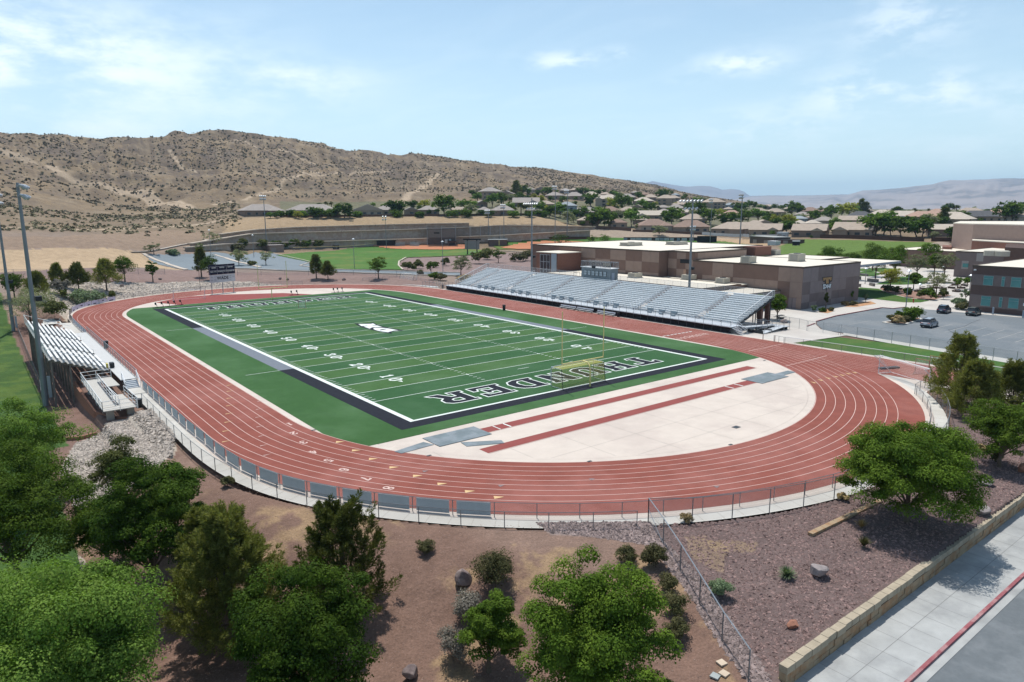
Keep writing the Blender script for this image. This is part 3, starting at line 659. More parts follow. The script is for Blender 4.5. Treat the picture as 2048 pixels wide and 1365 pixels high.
# red rubber patch at the far end
flat('high_jump_apron', [[(-20.5, 61.2), (12.5, 61.2), (7.5, 69.4), (-2, 74.2), (-9, 77.4), (-14, 77.5), (-18.5, 75.2), (-24.0, 69.4)]], .013, TRACKD, label='dark red rubber apron inside the far bend', cat='jump apron', kind='structure')
st = [[], []]
k = 0; y0 = -HY+10*YD
for i in range(20): st[i % 2].append([(-HX, y0+i*5*YD), (HX, y0+i*5*YD), (HX, y0+(i+1)*5*YD), (-HX, y0+(i+1)*5*YD)])
flat('turf_band_dark', st[0]+[[(-HX, -HY), (HX, -HY), (HX, y0), (-HX, y0)], [(-HX, -y0), (HX, -y0), (HX, HY), (-HX, HY)]], .012, TURF2, parent=turf)
flat('turf_band_light', st[1], .012, TURF3, parent=turf)
ox, oy = HX+.6, HY+.38
flat('white_boundary', [[(-ox, -oy), (ox, -oy), (ox, -HY), (-ox, -HY)], [(-ox, HY), (ox, HY), (ox, oy), (-ox, oy)], [(-ox, -HY), (-HX, -HY), (-HX, HY), (-ox, HY)], [(HX, -HY), (ox, -HY), (ox, HY), (HX, HY)]], .018, WHITE, parent=turf)
bx_, by_ = ox+2.05, oy+1.85; q = 22.9
flat('black_border', [[(-bx_, -by_), (bx_, -by_), (bx_, -oy), (-bx_, -oy)], [(-bx_, oy), (bx_, oy), (bx_, by_), (-bx_, by_)], [(-bx_, -oy), (-ox, -oy), (-ox, -q), (-bx_, -q)], [(-bx_, q), (-ox, q), (-ox, oy), (-bx_, oy)],
                      [(ox, -oy), (bx_, -oy), (bx_, -q), (ox, -q)], [(ox, q), (bx_, q), (bx_, oy), (ox, oy)]], .012, BLACKP, parent=turf)
flat('grey_border', [[(-bx_, -q), (-ox, -q), (-ox, q), (-bx_, q)], [(ox, -q), (bx_, -q), (bx_, q), (ox, q)]], .012, GREYP, parent=turf)
ln = []
for i in range(21):
    y = y0+i*5*YD; ln.append([(-HX, y-.055), (HX, y-.055), (HX, y+.055), (-HX, y+.055)])
for y in (-q, q): ln += [[(-31.6, y-.05), (-bx_, y-.05), (-bx_, y+.05), (-31.6, y+.05)], [(bx_, y-.05), (31.6, y-.05), (31.6, y+.05), (bx_, y+.05)]]
flat('yard_line', ln, .018, WHITE, parent=turf)
tk = []
for i in range(101):
    if i % 5 == 0: continue
    y = y0+i*YD
    for x in (-HX+.15, HX-.75, -8.5, 7.9): tk.append([(x, y-.05), (x+.6, y-.05), (x+.6, y+.05), (x, y+.05)])
for i in range(1, 20):
    y = y0+i*5*YD
    for x in (-8.15, 8.15): tk.append([(x-.09, y-.32), (x+.09, y-.32), (x+.09, y+.32), (x-.09, y+.32)])
for y in (y0+3*YD, -y0-3*YD): tk.append([(-1, y-.05), (1, y-.05), (1, y+.05), (-1, y+.05)])
flat('hash_mark', tk, .023, WHITE, parent=turf)
DIG = {'0': [[(.28, 0), (.72, 0), (1, .22), (1, .78), (.72, 1), (.28, 1), (0, .78), (0, .22)], [(.42, .13), (.30, .27), (.30, .73), (.42, .87), (.58, .87), (.70, .73), (.70, .27), (.58, .13)]],
 '1': [[(.15, 0), (.85, 0), (.85, .12), (.65, .12), (.65, 1), (.42, 1), (.15, .82), (.15, .68), (.35, .76), (.35, .12), (.15, .12)]],
 '2': [[(0, 0), (1, 0), (1, .26), (.85, .26), (.80, .17), (.42, .17), (.85, .45), (1, .66), (.95, .88), (.72, 1), (.28, 1), (.03, .86), (0, .66), (.28, .66), (.34, .84), (.55, .88), (.68, .78), (.66, .62), (.10, .24), (0, .1)]],
 '3': [[(.28, 0), (.72, 0), (1, .18), (1, .38), (.85, .52), (.97, .66), (.97, .84), (.72, 1), (.25, 1), (.03, .84), (.03, .68), (.30, .68), (.36, .84), (.58, .86), (.67, .76), (.62, .60), (.38, .57), (.38, .46), (.62, .43), (.70, .30), (.62, .14), (.38, .14), (.30, .30), (0, .30), (0, .16)]],
 '4': [[(.35, 0), (.95, 0), (.95, .11), (.84, .11), (.84, .26), (1, .26), (1, .42), (.84, .42), (.84, 1), (.55, 1), (0, .42), (0, .26), (.55, .26), (.55, .11), (.35, .11)], [(.55, .42), (.30, .42), (.55, .74)]],
 '5': [[(.28, 0), (.72, 0), (1, .20), (1, .46), (.75, .64), (.36, .60), (.38, .82), (.92, .82), (.92, 1), (.10, 1), (.05, .48), (.30, .44), (.50, .50), (.68, .44), (.70, .26), (.58, .14), (.38, .14), (.30, .28), (0, .28), (.03, .14)]],
 '6': [[(.28, 0), (.72, 0), (1, .2), (1, .45), (.75, .62), (.33, .60), (.36, .80), (.6, .86), (.72, .74), (.97, .74), (.9, .9), (.7, 1), (.28, 1), (0, .78), (0, .22)], [(.42, .13), (.31, .26), (.31, .42), (.5, .48), (.68, .42), (.68, .26), (.58, .13)]],
 '7': [[(.2, 0), (.55, 0), (.62, .35), (1, .84), (1, 1), (0, 1), (0, .70), (.14, .70), (.2, .82), (.66, .82), (.3, .38)]],
 '8': [[(.28, 0), (.72, 0), (1, .18), (1, .40), (.86, .52), (.97, .64), (.97, .84), (.72, 1), (.28, 1), (.03, .84), (.03, .64), (.14, .52), (0, .40), (0, .18)], [(.40, .12), (.30, .24), (.34, .40), (.5, .46), (.66, .40), (.70, .24), (.60, .12)], [(.40, .60), (.33, .68), (.33, .80), (.42, .88), (.58, .88), (.67, .80), (.67, .68), (.60, .60)]]}
def numeral(ch, ox_, oy_, ux, uy, w, h, z, m, parent, name='yard_number'):
    """(ux,uy) = reading direction; up is its left-hand normal"""
    P = [[(x*w, y*h) for x, y in p] for p in DIG[ch]]
    xf = lambda x, y: (ox_+ux*x-uy*y, oy_+uy*x+ux*y, z)
    return glyph_curve(name, P, z, m, parent, xf=xf)
for i in range(1, 10):
    y = y0+i*10*YD; n = str(min(i, 10-i)*10)
    # left side, read from the left touchline: reading direction -y, up = +x
    numeral(n[0], -17.95, y+1.95, 0, -1, 1.35, 1.83, .023, WHITE, turf); numeral(n[1], -17.95, y-.35, 0, -1, 1.35, 1.83, .023, WHITE, turf)
    numeral(n[0], 17.95, y-1.95, 0, 1, 1.35, 1.83, .023, WHITE, turf); numeral(n[1], 17.95, y+.35, 0, 1, 1.35, 1.83, .023, WHITE, turf)
    if i != 5:
        s = -1 if i < 5 else 1
        for sx in (-1, 1):
            yy = y+s*2.05+(0 if s*sx > 0 else 0)
            flat('number_arrow', [[(sx*17.0-.28, yy), (sx*17.0+.28, yy), (sx*17.0, yy+s*.85)]], .023, WHITE, parent=turf)
# end-zone word, slab letters, black with a white edge
SL = {'T': [[(.28, 0), (.72, 0), (.78, .14), (.66, .14), (.66, .80), (.84, .80), (.88, .68), (1, .68), (1, 1), (0, 1), (0, .68), (.12, .68), (.16, .80), (.34, .80), (.34, .14), (.22, .14)]],
 'H': [[(0, 0), (.44, 0), (.44, .13), (.36, .13), (.36, .42), (.64, .42), (.64, .13), (.56, .13), (.56, 0), (1, 0), (1, .13), (.93, .13), (.93, .87), (1, .87), (1, 1), (.56, 1), (.56, .87), (.64, .87), (.64, .60), (.36, .60), (.36, .87), (.44, .87), (.44, 1), (0, 1), (0, .87), (.07, .87), (.07, .13), (0, .13)]],
 'U': [[(.35, 0), (.65, 0), (.88, .14), (.93, .30), (.93, .87), (1, .87), (1, 1), (.56, 1), (.56, .87), (.66, .87), (.66, .32), (.58, .19), (.42, .19), (.36, .32), (.36, .87), (.44, .87), (.44, 1), (0, 1), (0, .87), (.07, .87), (.07, .30), (.12, .14)]],
 'N': [[(0, 0), (.42, 0), (.42, .13), (.31, .13), (.31, .62), (.68, 0), (.93, 0), (.93, .87), (1, .87), (1, 1), (.58, 1), (.58, .87), (.69, .87), (.69, .40), (.34, 1), (0, 1), (0, .87), (.07, .87), (.07, .13), (0, .13)]],
 'D': [[(0, 0), (.62, 0), (.88, .12), (1, .34), (1, .66), (.88, .88), (.62, 1), (0, 1), (0, .87), (.08, .87), (.08, .13), (0, .13)], [(.37, .17), (.37, .83), (.56, .83), (.68, .70), (.72, .5), (.68, .30), (.56, .17)]],
 'E': [[(0, 0), (1, 0), (1, .36), (.87, .36), (.80, .18), (.37, .18), (.37, .42), (.56, .42), (.60, .33), (.72, .33), (.72, .68), (.60, .68), (.56, .59), (.37, .59), (.37, .83), (.78, .83), (.85, .68), (.98, .68), (.98, 1), (0, 1), (0, .87), (.08, .87), (.08, .13), (0, .13)]],
 'R': [[(0, 0), (.44, 0), (.44, .13), (.36, .13), (.36, .40), (.52, .40), (.72, 0), (1.08, 0), (1.02, .13), (.94, .15), (.80, .44), (.95, .58), (.97, .80), (.84, .95), (.64, 1), (0, 1), (0, .87), (.08, .87), (.08, .13), (0, .13)], [(.36, .57), (.36, .83), (.58, .83), (.68, .76), (.68, .64), (.58, .57)]]}
def endword(sgn):
    z = .018; W_ = 4.35; Hh = 4.5; pitch = 37.8/7
    for i, ch in enumerate('THUNDER'):
        x0 = -18.9+i*pitch+.35
        if sgn > 0: xf = lambda zz_: (lambda x, y: (x0+x, 47.7+y, zz_))
        else: xf = lambda zz_: (lambda x, y: (-(x0+x), -47.7-y, zz_))
        P = [[(x*W_, y*Hh) for x, y in p] for p in SL[ch]]
        # white outline: the same letter grown by a hand's breadth
        glyph_curve('letter_outline', P[:1], 0, WHITE, turf, off=.17, xf=xf(.018))
        glyph_curve('letter_fill', P, 0, BLACKP, turf, off=-.03, xf=xf(.023))
        if len(P) > 1:
            glyph_curve('letter_outline', P[1:2], 0, WHITE, turf, off=.0, xf=xf(.0215))
            glyph_curve('letter_counter', P[1:2], 0, TURF2, turf, off=-.17, xf=xf(.0275))
endword(-1); endword(1)
# midfield banner with two leaning letters
def zpx(pts, sc=14.63, ox_=690, oy_=630): return [G(ox_+a/sc, oy_+b/sc)[:2] for a, b in pts]
flat('logo_banner', [zpx([(265, 250), (345, 258), (500, 262), (740, 245), (820, 222), (930, 288), (1130, 352), (1330, 392), (1600, 438), (1735, 455), (1640, 470), (1500, 476), (1345, 515), (1378, 560), (1290, 545), (990, 497), (730, 436), (580, 390), (440, 350), (370, 312)])], .024, BLACKP, parent=turf)
def shr(P, k=.9):
    cx_ = sum(q[0] for q in P)/len(P); cy_ = sum(q[1] for q in P)/len(P); return [(cx_+(x-cx_)*k, cy_+(y-cy_)*k) for x, y in P]
flat('logo_letter', [shr(zpx([(350, 268), (640, 266), (770, 262), (820, 245), (920, 292), (880, 306), (780, 312), (830, 320), (960, 316), (1120, 360), (1010, 368), (860, 376), (800, 380), (715, 420), (520, 352), (655, 330), (640, 322), (500, 335), (450, 335)]))], .030, WHITE, parent=turf)
flat('logo_letter', [shr(zpx([(800, 395), (850, 378), (1060, 376), (1250, 396), (1400, 420), (1610, 462), (1480, 468), (1290, 515), (1290, 528), (1000, 487), (880, 458), (800, 420)]))], .030, WHITE, parent=turf)
flat('logo_counter', [zpx([(1010, 448), (1090, 425), (1225, 416), (1210, 428), (1120, 446), (1030, 462)])], .035, BLACKP, parent=turf)
# lane numbers
def lanenum(ch, px, py, dirv, w=.7, h=1.0):
    x, y, _ = G(px, py); n = math.hypot(*dirv); ux, uy = dirv[0]/n, dirv[1]/n
    numeral(ch, x-ux*w/2+uy*h/2, y-uy*w/2-ux*h/2, ux, uy, w, h, .03, LINEW, track, 'lane_number')
for ch, px, py in zip('12345678', (579, 588, 607, 627, 657, 688, 731, 777), (849, 867, 885.5, 905, 922, 940.5, 958.5, 977)):
    x, y, _ = G(px, py); t_ = math.atan2(y+RC, x) if y < -RC else math.pi; lanenum(ch, px, py, (math.cos(t_), math.sin(t_)), .55, .95)
cl = []
for px, py, qx, qy in [(570, 845, 600, 853), (585, 863, 577, 866), (598, 881, 590, 884), (620, 898, 608, 902), (640, 918, 628, 922), (673, 935, 660, 938), (712, 952, 698, 957)]:
    a = np.array(G(px, py)[:2]); b = np.array(G(qx, qy)[:2])
for ch, k in zip('12345678', range(8)):
    numeral(ch, 34.75+1.03*k+.08, -42.6, 1, 0, .62, 1.3, .03, LINEW, track, 'lane_number')
# jump runways, landing mats, drains on the D
def rect(x0, x1, y0_, y1_): return [(x0, y0_), (x1, y0_), (x1, y1_), (x0, y1_)]
rw = flat('jump_runway', [rect(-21.0, 25.3, -63.1, -61.66)], .008, TRACKD, label='red jump runway nearer the turf on the concrete D', cat='runway', kind='structure')
flat('runway_line', [rect(-19.2, -19.08, -63.05, -61.7), rect(-17.9, -17.7, -63.05, -61.7)], .014, WHITE, parent=rw); flat('runway_line', [rect(-21, 25.3, -63.24, -63.2)], .01, TRACKD, parent=rw)
rw = flat('jump_runway', [rect(-24.3, 17.8, -68.0, -66.6)], .008, TRACKD, label='red jump runway nearer the bend on the concrete D', cat='runway', kind='structure')
flat('runway_line', [rect(13.0, 13.2, -67.95, -66.65), rect(14.9, 15.1, -67.95, -66.65)], .014, WHITE, parent=rw); flat('runway_line', [rect(-24.3, 17.8, -68.14, -68.1)], .01, TRACKD, parent=rw)
MATM = mat('grey_mat', (.15, .185, .20), .8, 0, .15, .8, 6, .1, 20, (.20, .23, .25), c2scale=.6)
def slab(name, P, label, h=.06, m=MATM, z=.004, cat='mat'): return MB().prism(P, z, z+h).build(name, m, label=label, cat=cat)
slab('landing_mat', rect(-26.8, -20.8, -63.8, -60.7), 'grey rectangular mat over the sand pit at the left end of the runways')
slab('rubber_strip', [(-30.75, -62.35), (-27.3, -61.7), (-26.9, -62.95), (-30.5, -63.2)], 'narrow grey strip leading left from the left mat to the track', .04)
slab('rubber_strip', [(-24.6, -64.0), (-21.2, -65.9), (-21.5, -66.75), (-24.8, -65.3)], 'short slanting grey strip in front of the left mat', .04)
slab('landing_mat', rect(17.85, 23.9, -68.8, -65.75), 'grey rectangular mat over the sand pit at the right end of the runways')
slab('rubber_strip', rect(23.95, 27.0, -68.0, -66.85), 'narrow grey strip leading right from the right mat to the track', .04)
slab('drain_grate', rect(-.6, .2, -77.7, -77.1), 'dark square drain grate in the concrete D', .02, DARKSTEEL, cat='drain')
for i, (px, py, lb) in enumerate([(858, 912, 'small dark drain at the left rim of the concrete D'), (1179, 923.5, 'small dark drain at the lower rim of the concrete D'), (1461, 890, 'small dark drain at the lower right rim of the concrete D'), (1529, 721.5, 'small dark drain at the upper right rim of the concrete D'), (627, 861, 'small dark drain on the kerb by the near left corner of the turf')]):
    x, y, _ = G(px, py); MB().box(x-.22, x+.22, y-.12, y+.12, .004, .03).build('drain_grate', DARKSTEEL, label=lb, cat='drain')
# joints of the concrete
JOINT = mat('concrete_joint', (.36, .33, .29), .9)
jl = []
for x in np.arange(-28, 30, 6.1):
    h = math.sqrt(max(33.5**2-x*x, 0)); jl.append(rect(x-.02, x+.02, -46.4-h+.3, -68.2))
for y in (-72.5, -76.7): h = math.sqrt(33.5**2-(y+46.4)**2); jl.append(rect(-h+.3, h-.3, y-.02, y+.02))
for k in range(0): pass
flat('expansion_joint', jl, .005, JOINT, parent=dz)
# footpath between the two fences round the near bend
def fenceR(t): return O_(t)+.42
def outR(t): return 45.2+(1.9 if t < 270 else 2.0)*1.0-(.0 if t > 200 else .0)
walk = []
def ptR(t, R_): return (R_*math.cos(math.radians(t)), -RC+R_*math.sin(math.radians(t)))
wi = [(-44.05, y) for y in np.arange(-17, -RC, -2.)]+[ptR(t, O_(t)+.855) for t in np.arange(180, 327, 2)]
wo = [(-45.35, y) for y in np.arange(-17, -RC, -2.)]+[ptR(t, max(45.35, min(47.25, 45.35+1.9*float(sstep(0, 30, t-180))))) for t in np.arange(180, 327, 2)]
walk = [[wo[i], wi[i], wi[i+1], wo[i+1]] for i in range(len(wi)-1)]
wk = flat('footpath', [q_[::-1] for q_ in walk], -.002, CONCW, label='pale concrete footpath between the two fences round the near bend', cat='footpath', kind='structure')
jl = []
for i in range(1, len(wi)-1):
    a = np.array(wi[i]); b = np.array(wo[i]); t_ = (a-b)/np.linalg.norm(a-b); n_ = np.array([-t_[1], t_[0]])*.015
    jl.append([tuple(a-n_), tuple(a+n_), tuple(b+n_), tuple(b-n_)])
flat('expansion_joint', jl, .003, JOINT, parent=wk)
# footpath on the far left bend
wl = [(-44.0, y) for y in np.arange(26, RC, 2.)]+[(-(45.6+.8*math.sin(a))*math.cos(a), RC+(45.6)*math.sin(a)) for a in np.radians(np.arange(0, 12, 2))]
wl2 = [(-46.2, y) for y in np.arange(26, RC, 2.)]+[(-(48.6)*math.cos(a), RC+48.6*math.sin(a)) for a in np.radians(np.arange(0, 12, 2))]
flat('footpath', [[wl[i], wl[i+1], wl2[i+1], wl2[i]] for i in range(len(wl)-1)], -.001, CONCW, label='pale footpath leading from the small stand round the far left bend', cat='footpath', kind='structure')
# campus paving on the right
flat('plaza', [[(45.9, 70), (45.9, -55.8), (46.2, -56.1), (60.9, -58.3), (63.0, -52.0), (68, -48.2), (70.7, -46.9), (80.5, -45.7), (100.5, -45.9), (101, -48.1), (105.1, -48.9), (105.8, -56), (107.8, -72), (109, -120), (240, -120), (240, 20), (150, 60), (120, 70)]], -.03, PLAZA, label='pale concrete plaza and paths of the school campus', cat='paving', kind='structure')
flat('parking_lot', [[(62.6, -52.6), (67.9, -48.5), (70.7, -47.1), (80.5, -45.9), (100.4, -46.1), (100.8, -48.2), (105.0, -49.0), (105.6, -56), (107.4, -72), (108.6, -120), (57.5, -120), (58.7, -85), (60.9, -66.7), (62.3, -56.0)]], -.02, ASPH, label='grey asphalt parking lot behind the chain link fence', cat='parking lot', kind='structure')
flat('side_path', [[(60.3, -57.4), (62.4, -56.6), (61.0, -66.7), (58.8, -85), (57.6, -120), (54.2, -120), (55.6, -85), (58.3, -66.7)]], -.012, CONCW, label='pale concrete path between the grass strip and the parking lot', cat='footpath', kind='structure')
flat('grass_strip', [[(46.5, -56.3), (57.4, -58.4), (58.4, -66.7), (55.6, -85), (54.2, -120), (46.3, -120)]], -.006, LAWN, label='green grass strip between the sprint chute and the parking lot', cat='lawn', kind='structure')
flat('chute_edge_concrete', [[(45.3, -46.5), (46.5, -46.5), (46.4, -96), (33.2, -96), (33.4, -83.2), (27.2, -83.6)]+[(45.0*math.cos(math.radians(a)), -46.4+45.0*math.sin(math.radians(a))) for a in range(308, 336, 3)]+[(45.3, -60)]], -.012, CONC, label='pale concrete edging beside and around the sprint chute', cat='concrete', kind='structure')
flat('stall_line', [rect(x0_, 88, y-.06, y+.06) for x0_, y in zip((78.4, 76.8, 77.2, 77.1, 75.5, 75, 75, 75), (-64.8, -67.6, -70.3, -73.3, -76.0, -78.8, -81.6, -84.4))]+[rect(68, 80.5, -52.95, -52.85)], -.014, mat('worn_white_paint', (.34, .33, .31), .8), label='worn pale stall lines on the parking lot', cat='marking', kind='structure')
flat('crack_seal', strip([(60, -76), (66, -72), (70, -71), (76, -69.5), (80, -67), (86, -67.4), (92, -66.5), (98, -66)], -.06, .06)+strip([(86, -67.4), (84, -74), (80, -82)], -.05, .05)+strip([(78, -60), (74, -58.5), (71, -59)], -.04, .04), -.014, mat('crack_tar', (.06, .065, .07), .8), label='dark tar lines sealing cracks in the parking lot', cat='marking', kind='structure')
b_ = MB()
for a_, c_ in zip([(63.8, -48.9), (70.7, -46.9), (80.5, -45.7), (100.5, -45.9), (100.9, -48.1)], [(67.9, -48.1), (80.5, -45.7), (100.5, -45.9), (100.9, -48.1), (105.1, -48.9)]): b_.beam((*a_, .06), (*c_, .06), .18, .16)
b_.build('kerb', REDK, label='red painted kerb along the far edge of the parking lot', cat='kerb', kind='structure')
isl = [(78.6, -56.6), (79.3, -55.5), (90.0, -56.4), (91.3, -57.4), (89.2, -58.9), (80.6, -59.6), (78.8, -58.3)]
MB().prism(isl, -.02, .13).build('planter_island', CONCW, label='long planted kerb island in the parking lot', cat='planter')
flat('planter_soil', [[(79.2, -56.8), (79.8, -56.0), (89.8, -56.8), (90.7, -57.4), (89, -58.5), (80.8, -59.1), (79.3, -58.1)]], .135, mat('mulch', (.20, .12, .08), .95, 0, .2, 3), label='brown mulch on the parking lot island', cat='soil', kind='structure')
flat('campus_lawn', [[(114.1, -44.6), (117.0, -47.2), (122.1, -47.2), (123.9, -41.1), (130.8, -33.5), (139.3, -27.4), (139, -22.5), (129.4, -24.6), (116.3, -31.5)]], -.012, LAWN, label='green curved lawn beyond the parking lot', cat='lawn', kind='structure')
flat('planter_bed', [[(123.0, -47.2), (124.4, -41.3), (131.0, -33.7), (139.3, -27.6), (145, -26), (144, -33), (137, -39), (138.2, -46.2)]], -.010, mat('red_mulch', (.27, .16, .12), .95, 0, .2, 1), label='red mulch bed with shrubs behind the curved lawn', cat='planting bed', kind='structure')
def gpoly(L): return [G(a, b)[:2] for a, b in L]
for L, lb in (([(1705, 545), (1740, 542), (1765, 548), (1748, 553), (1705, 552)], 'small green lawn beside the gymnasium corner'), ([(1750, 569), (1800, 553), (1860, 556), (1850, 568), (1800, 570)], 'green lawn between the plaza trees'), ([(1702, 538), (1760, 536), (1800, 538), (1780, 545), (1705, 542)], 'upper green lawn behind the low garden walls')):
    flat('campus_lawn', [gpoly(L)], -.012, LAWN, label=lb, cat='lawn', kind='structure')
ws = [[(c_, d_) for c_, d_ in [G(1560+a/4.197, 560+b/4.197)[:2] for a, b in L]] for L in ([(330, 272), (400, 235), (455, 262), (400, 280)], [(540, 225), (620, 195), (760, 180), (810, 200), (640, 228)])]
for w_, lb in zip(ws, ('orange gravel bed under the young tree at the gymnasium wall', 'orange gravel bed with low plants at the far corner of the gymnasium')):
    flat('gravel_bed', [w_], -.008, mat('orange_gravel', (.45, .25, .13), .95, 0, .3, 2), label=lb, cat='planting bed', kind='structure')
# street, kerb and sidewalk in front
SWZ = -1.5
flat('street', [[(-200, -104.95), (300, -104.95), (300, -160), (-200, -160)]], SWZ-.15, ASPHR, label='grey asphalt street in the near right corner', cat='road', kind='structure')
flat('gutter', [[(-200, -104.55), (300, -104.55), (300, -105.0), (-200, -105.0)]], SWZ-.13, MATS.get('sidewalk_concrete') or mat('sidewalk_concrete', (.37, .375, .365), .85, 0, .15, .7, 6, .15, 30, (.31, .315, .31), c2scale=.3), label='pale concrete gutter along the street', cat='gutter', kind='structure')
MB().box(-200, 300, -104.55, -104.36, SWZ-.4, SWZ+.004).build('kerb', REDK, label='red painted kerb between the sidewalk and the street', cat='kerb', kind='structure')
sw = flat('sidewalk', [[(-200, -101.0), (300, -101.0), (300, -104.36), (-200, -104.36)]], SWZ, mat('sidewalk_concrete', (.37, .375, .365), .85, 0, .15, .7, 6, .15, 30, (.31, .315, .31), c2scale=.3), label='pale grey concrete sidewalk along the street', cat='sidewalk', kind='structure')
jl = [rect(-60, 60, -102.62, -102.59)]+[rect(x, x+.025, -104.2, -101.0) for x in np.arange(-50, 40, 1.75)]
flat('expansion_joint', jl, SWZ+.004, mat('joint_dark', (.20, .20, .195), .9), parent=sw)
# ------------------------------------------------------------------ fences
def resample(P, s):
    P = [np.array(q, float) for q in P]; out_ = [P[0]]; acc = 0
    L = [np.linalg.norm(b-a) for a, b in zip(P[:-1], P[1:])]; T = sum(L); n = max(1, round(T/s)); 
    cum = np.concatenate([[0], np.cumsum(L)]); 
    for k in range(1, n+1):
        t = T*k/n; i = min(np.searchsorted(cum, t)-1, len(L)-1); i = max(i, 0); out_.append(P[i]+(P[i+1]-P[i])*((t-cum[i])/max(L[i], 1e-9)))
    return out_
def fence(path, h, sp, label, base=None, name='chain_link_fence', postm=POST, meshm=CHAIN, railr=.025, postr=.032, top=True, mesh_=True, group=None, railm=None, dz=0., cat='fence', n=6):
    pts = resample(path, sp); zb = [(hz(*q) if base is None else base)+dz for q in pts]
    root = empty(name, (pts[0][0], pts[0][1], zb[0]), label, cat, group)
    if len(pts) <= 100:
        for q, z in zip(pts, zb): MB().cyl(q[0], q[1], z-.15, z+h, postr, n).build('post', postm, root)
    else:
        b = MB()
        for q, z in zip(pts, zb): b.cyl(q[0], q[1], z-.15, z+h, postr, n)
        b.build('post', postm, root)
    if top: MB().tube([(q[0], q[1], z+h) for q, z in zip(pts, zb)], railr, 5).build('top_rail', railm or postm, root)
    if mesh_:
        b = MB()
        for (q, z), (q2, z2) in zip(zip(pts[:-1], zb[:-1]), zip(pts[1:], zb[1:])):
            b.quad((q[0], q[1], z+.03), (q2[0], q2[1], z2+.03), (q2[0], q2[1], z2+h), (q[0], q[1], z+h))
        b.build('wire_mesh', meshm, root)
    return root, pts, zb
SCREEN = mat('grey_windscreen', (.44, .52, .57), .8, 0, .08, 1.5, spec=.15)
CHAINM = meshmat('chain_link_grey', (.28, .30, .32), .34)
BANNER = mat('lavender_banner', (.62, .63, .73), .7, 0, .06, 2); BANDK = mat('banner_dark', (.05, .05, .08), .7)
pin = [(-43.85, y) for y in np.arange(-21.6, -RC, -2.)]+[ptR(t, O_(t)+.45) for t in np.arange(180, 307.1, 2)]
root, pts, zb = fence(pin, 1.12, 3.05, 'low grey fence with grey windscreen panels between the track and the footpath', base=0.)
for i in range(len(pts)-1):
    a, b2 = pts[i], pts[i+1]; ux, uy = proj([(a[0]+b2[0])/2, (a[1]+b2[1])/2, .5])
    if ux[0] < 1010:
        t = (b2-a)/np.linalg.norm(b2-a); n_ = np.array([t[1], -t[0]])*-.05; a2 = a+t*.28+n_; c2 = b2-t*.28+n_
        L_ = MB().beam((a2[0], a2[1], .56), (c2[0], c2[1], .56), .025, .98).build('windscreen_panel', SCREEN, root)
pout = [(-45.35, y) for y in np.arange(-29.5, -RC, -2.)]+[ptR(t, max(45.35, min(47.25, 45.35+1.9*float(sstep(0, 30, t-180))))) for t in np.arange(180, 238.6, 2)]
fence(pout, 1.15, 3.05, 'low chain link fence on the outer edge of the footpath round the near bend', base=0.)
DG0 = (-23.93, -86.52); DG1 = (-31.6, -99.7)
pout2 = [DG0]+[ptR(t, 47.22) for t in np.arange(242, 307, 2)]+[ptR(306.8, 47.25)]
fence(pout2, 1.8, 3.05, 'taller chain link fence outside the footpath on the right half of the near bend', base=0., postr=.04)
fence([DG0, DG1], 1.8, 3.05, 'chain link fence running diagonally down the gravel slope to the street corner', railm=GALV, postr=.04, railr=.035)
MB().tube([(DG0[0], DG0[1], 1.0), (-25.4, -89.1, -.15)], .02, 5).build('brace_pipe', GALV, label='thin slanting brace pipe beside the diagonal fence corner post', cat='brace')
g0 = ptR(306.8, O_(300)+.45); g1 = ptR(306.8, 47.25)
fence([g0, (30.4, -82.6), (33.3, -82.2)], 1.25, 2., 'short chain link fence with gate where the footpath meets the sprint chute', base=0., name='gate_fence')
fence([(33.3, -82.2), (34.5, -84.5), (34.2, -88), (28.2, -84.6)], 1.25, 3., 'chain link fence curving behind the footpath end beside the pines', base=0.)
fence([(45.0, -55.6), (45.6, -62), (46.1, -72), (46.2, -92)], 1.07, 3.0, 'low fence with a pale top rail along the outer side of the sprint chute', base=0., railm=WHITEM, railr=.04)
fence([(45.0, -53.6), (44.7, -55.6)], 1.07, 1., 'short low rail section at the start of the chute fence', base=0., mesh_=False)
for i, y in enumerate((-51.4, -53.6)): MB().cyl(45.3, y, 0, .95, .06, 8).build('bollard', mat('rusty_post', (.25, .14, .09), .7), label=('rusty bollard nearer the stand stairs' if i == 0 else 'rusty bollard nearer the chute fence'), cat='bollard', group='rusty bollards beside the track')
fence([(59.9, -57.3), (58.9, -64.8), (57.4, -74.5), (55.9, -84.3), (52.5, -106)], 1.85, 3.05, 'chain link fence along the parking lot and the grass strip', base=-.02, postm=GALV, postr=.045)
fence([(59.4, -51.5), (59.8, -57.0)], 1.85, 2.7, 'chain link gate panel between the plaza and the parking lot', base=-.02, postm=GALV, name='gate_fence')
fence([(59.4, -51.3), (60.5, -49.0), (60.8, -46.6), (61.5, -42.5)], 1.85, 2.5, 'thin chain link fence crossing the plaza beside the shade trees', base=-.02)
pf = [(-43.9, y) for y in (26, 32, 38, 44)]+[(-(O_(t)+.5)*-math.cos(math.radians(t))*1., RC+(O_(t)+.5)*math.sin(math.radians(t))) for t in np.arange(180, 63, -2)]
rt, pts, zb = fence(pf, 1.12, 3.05, 'low chain link fence round the outside of the far bend', base=0., meshm=CHAIN)
bb = 0
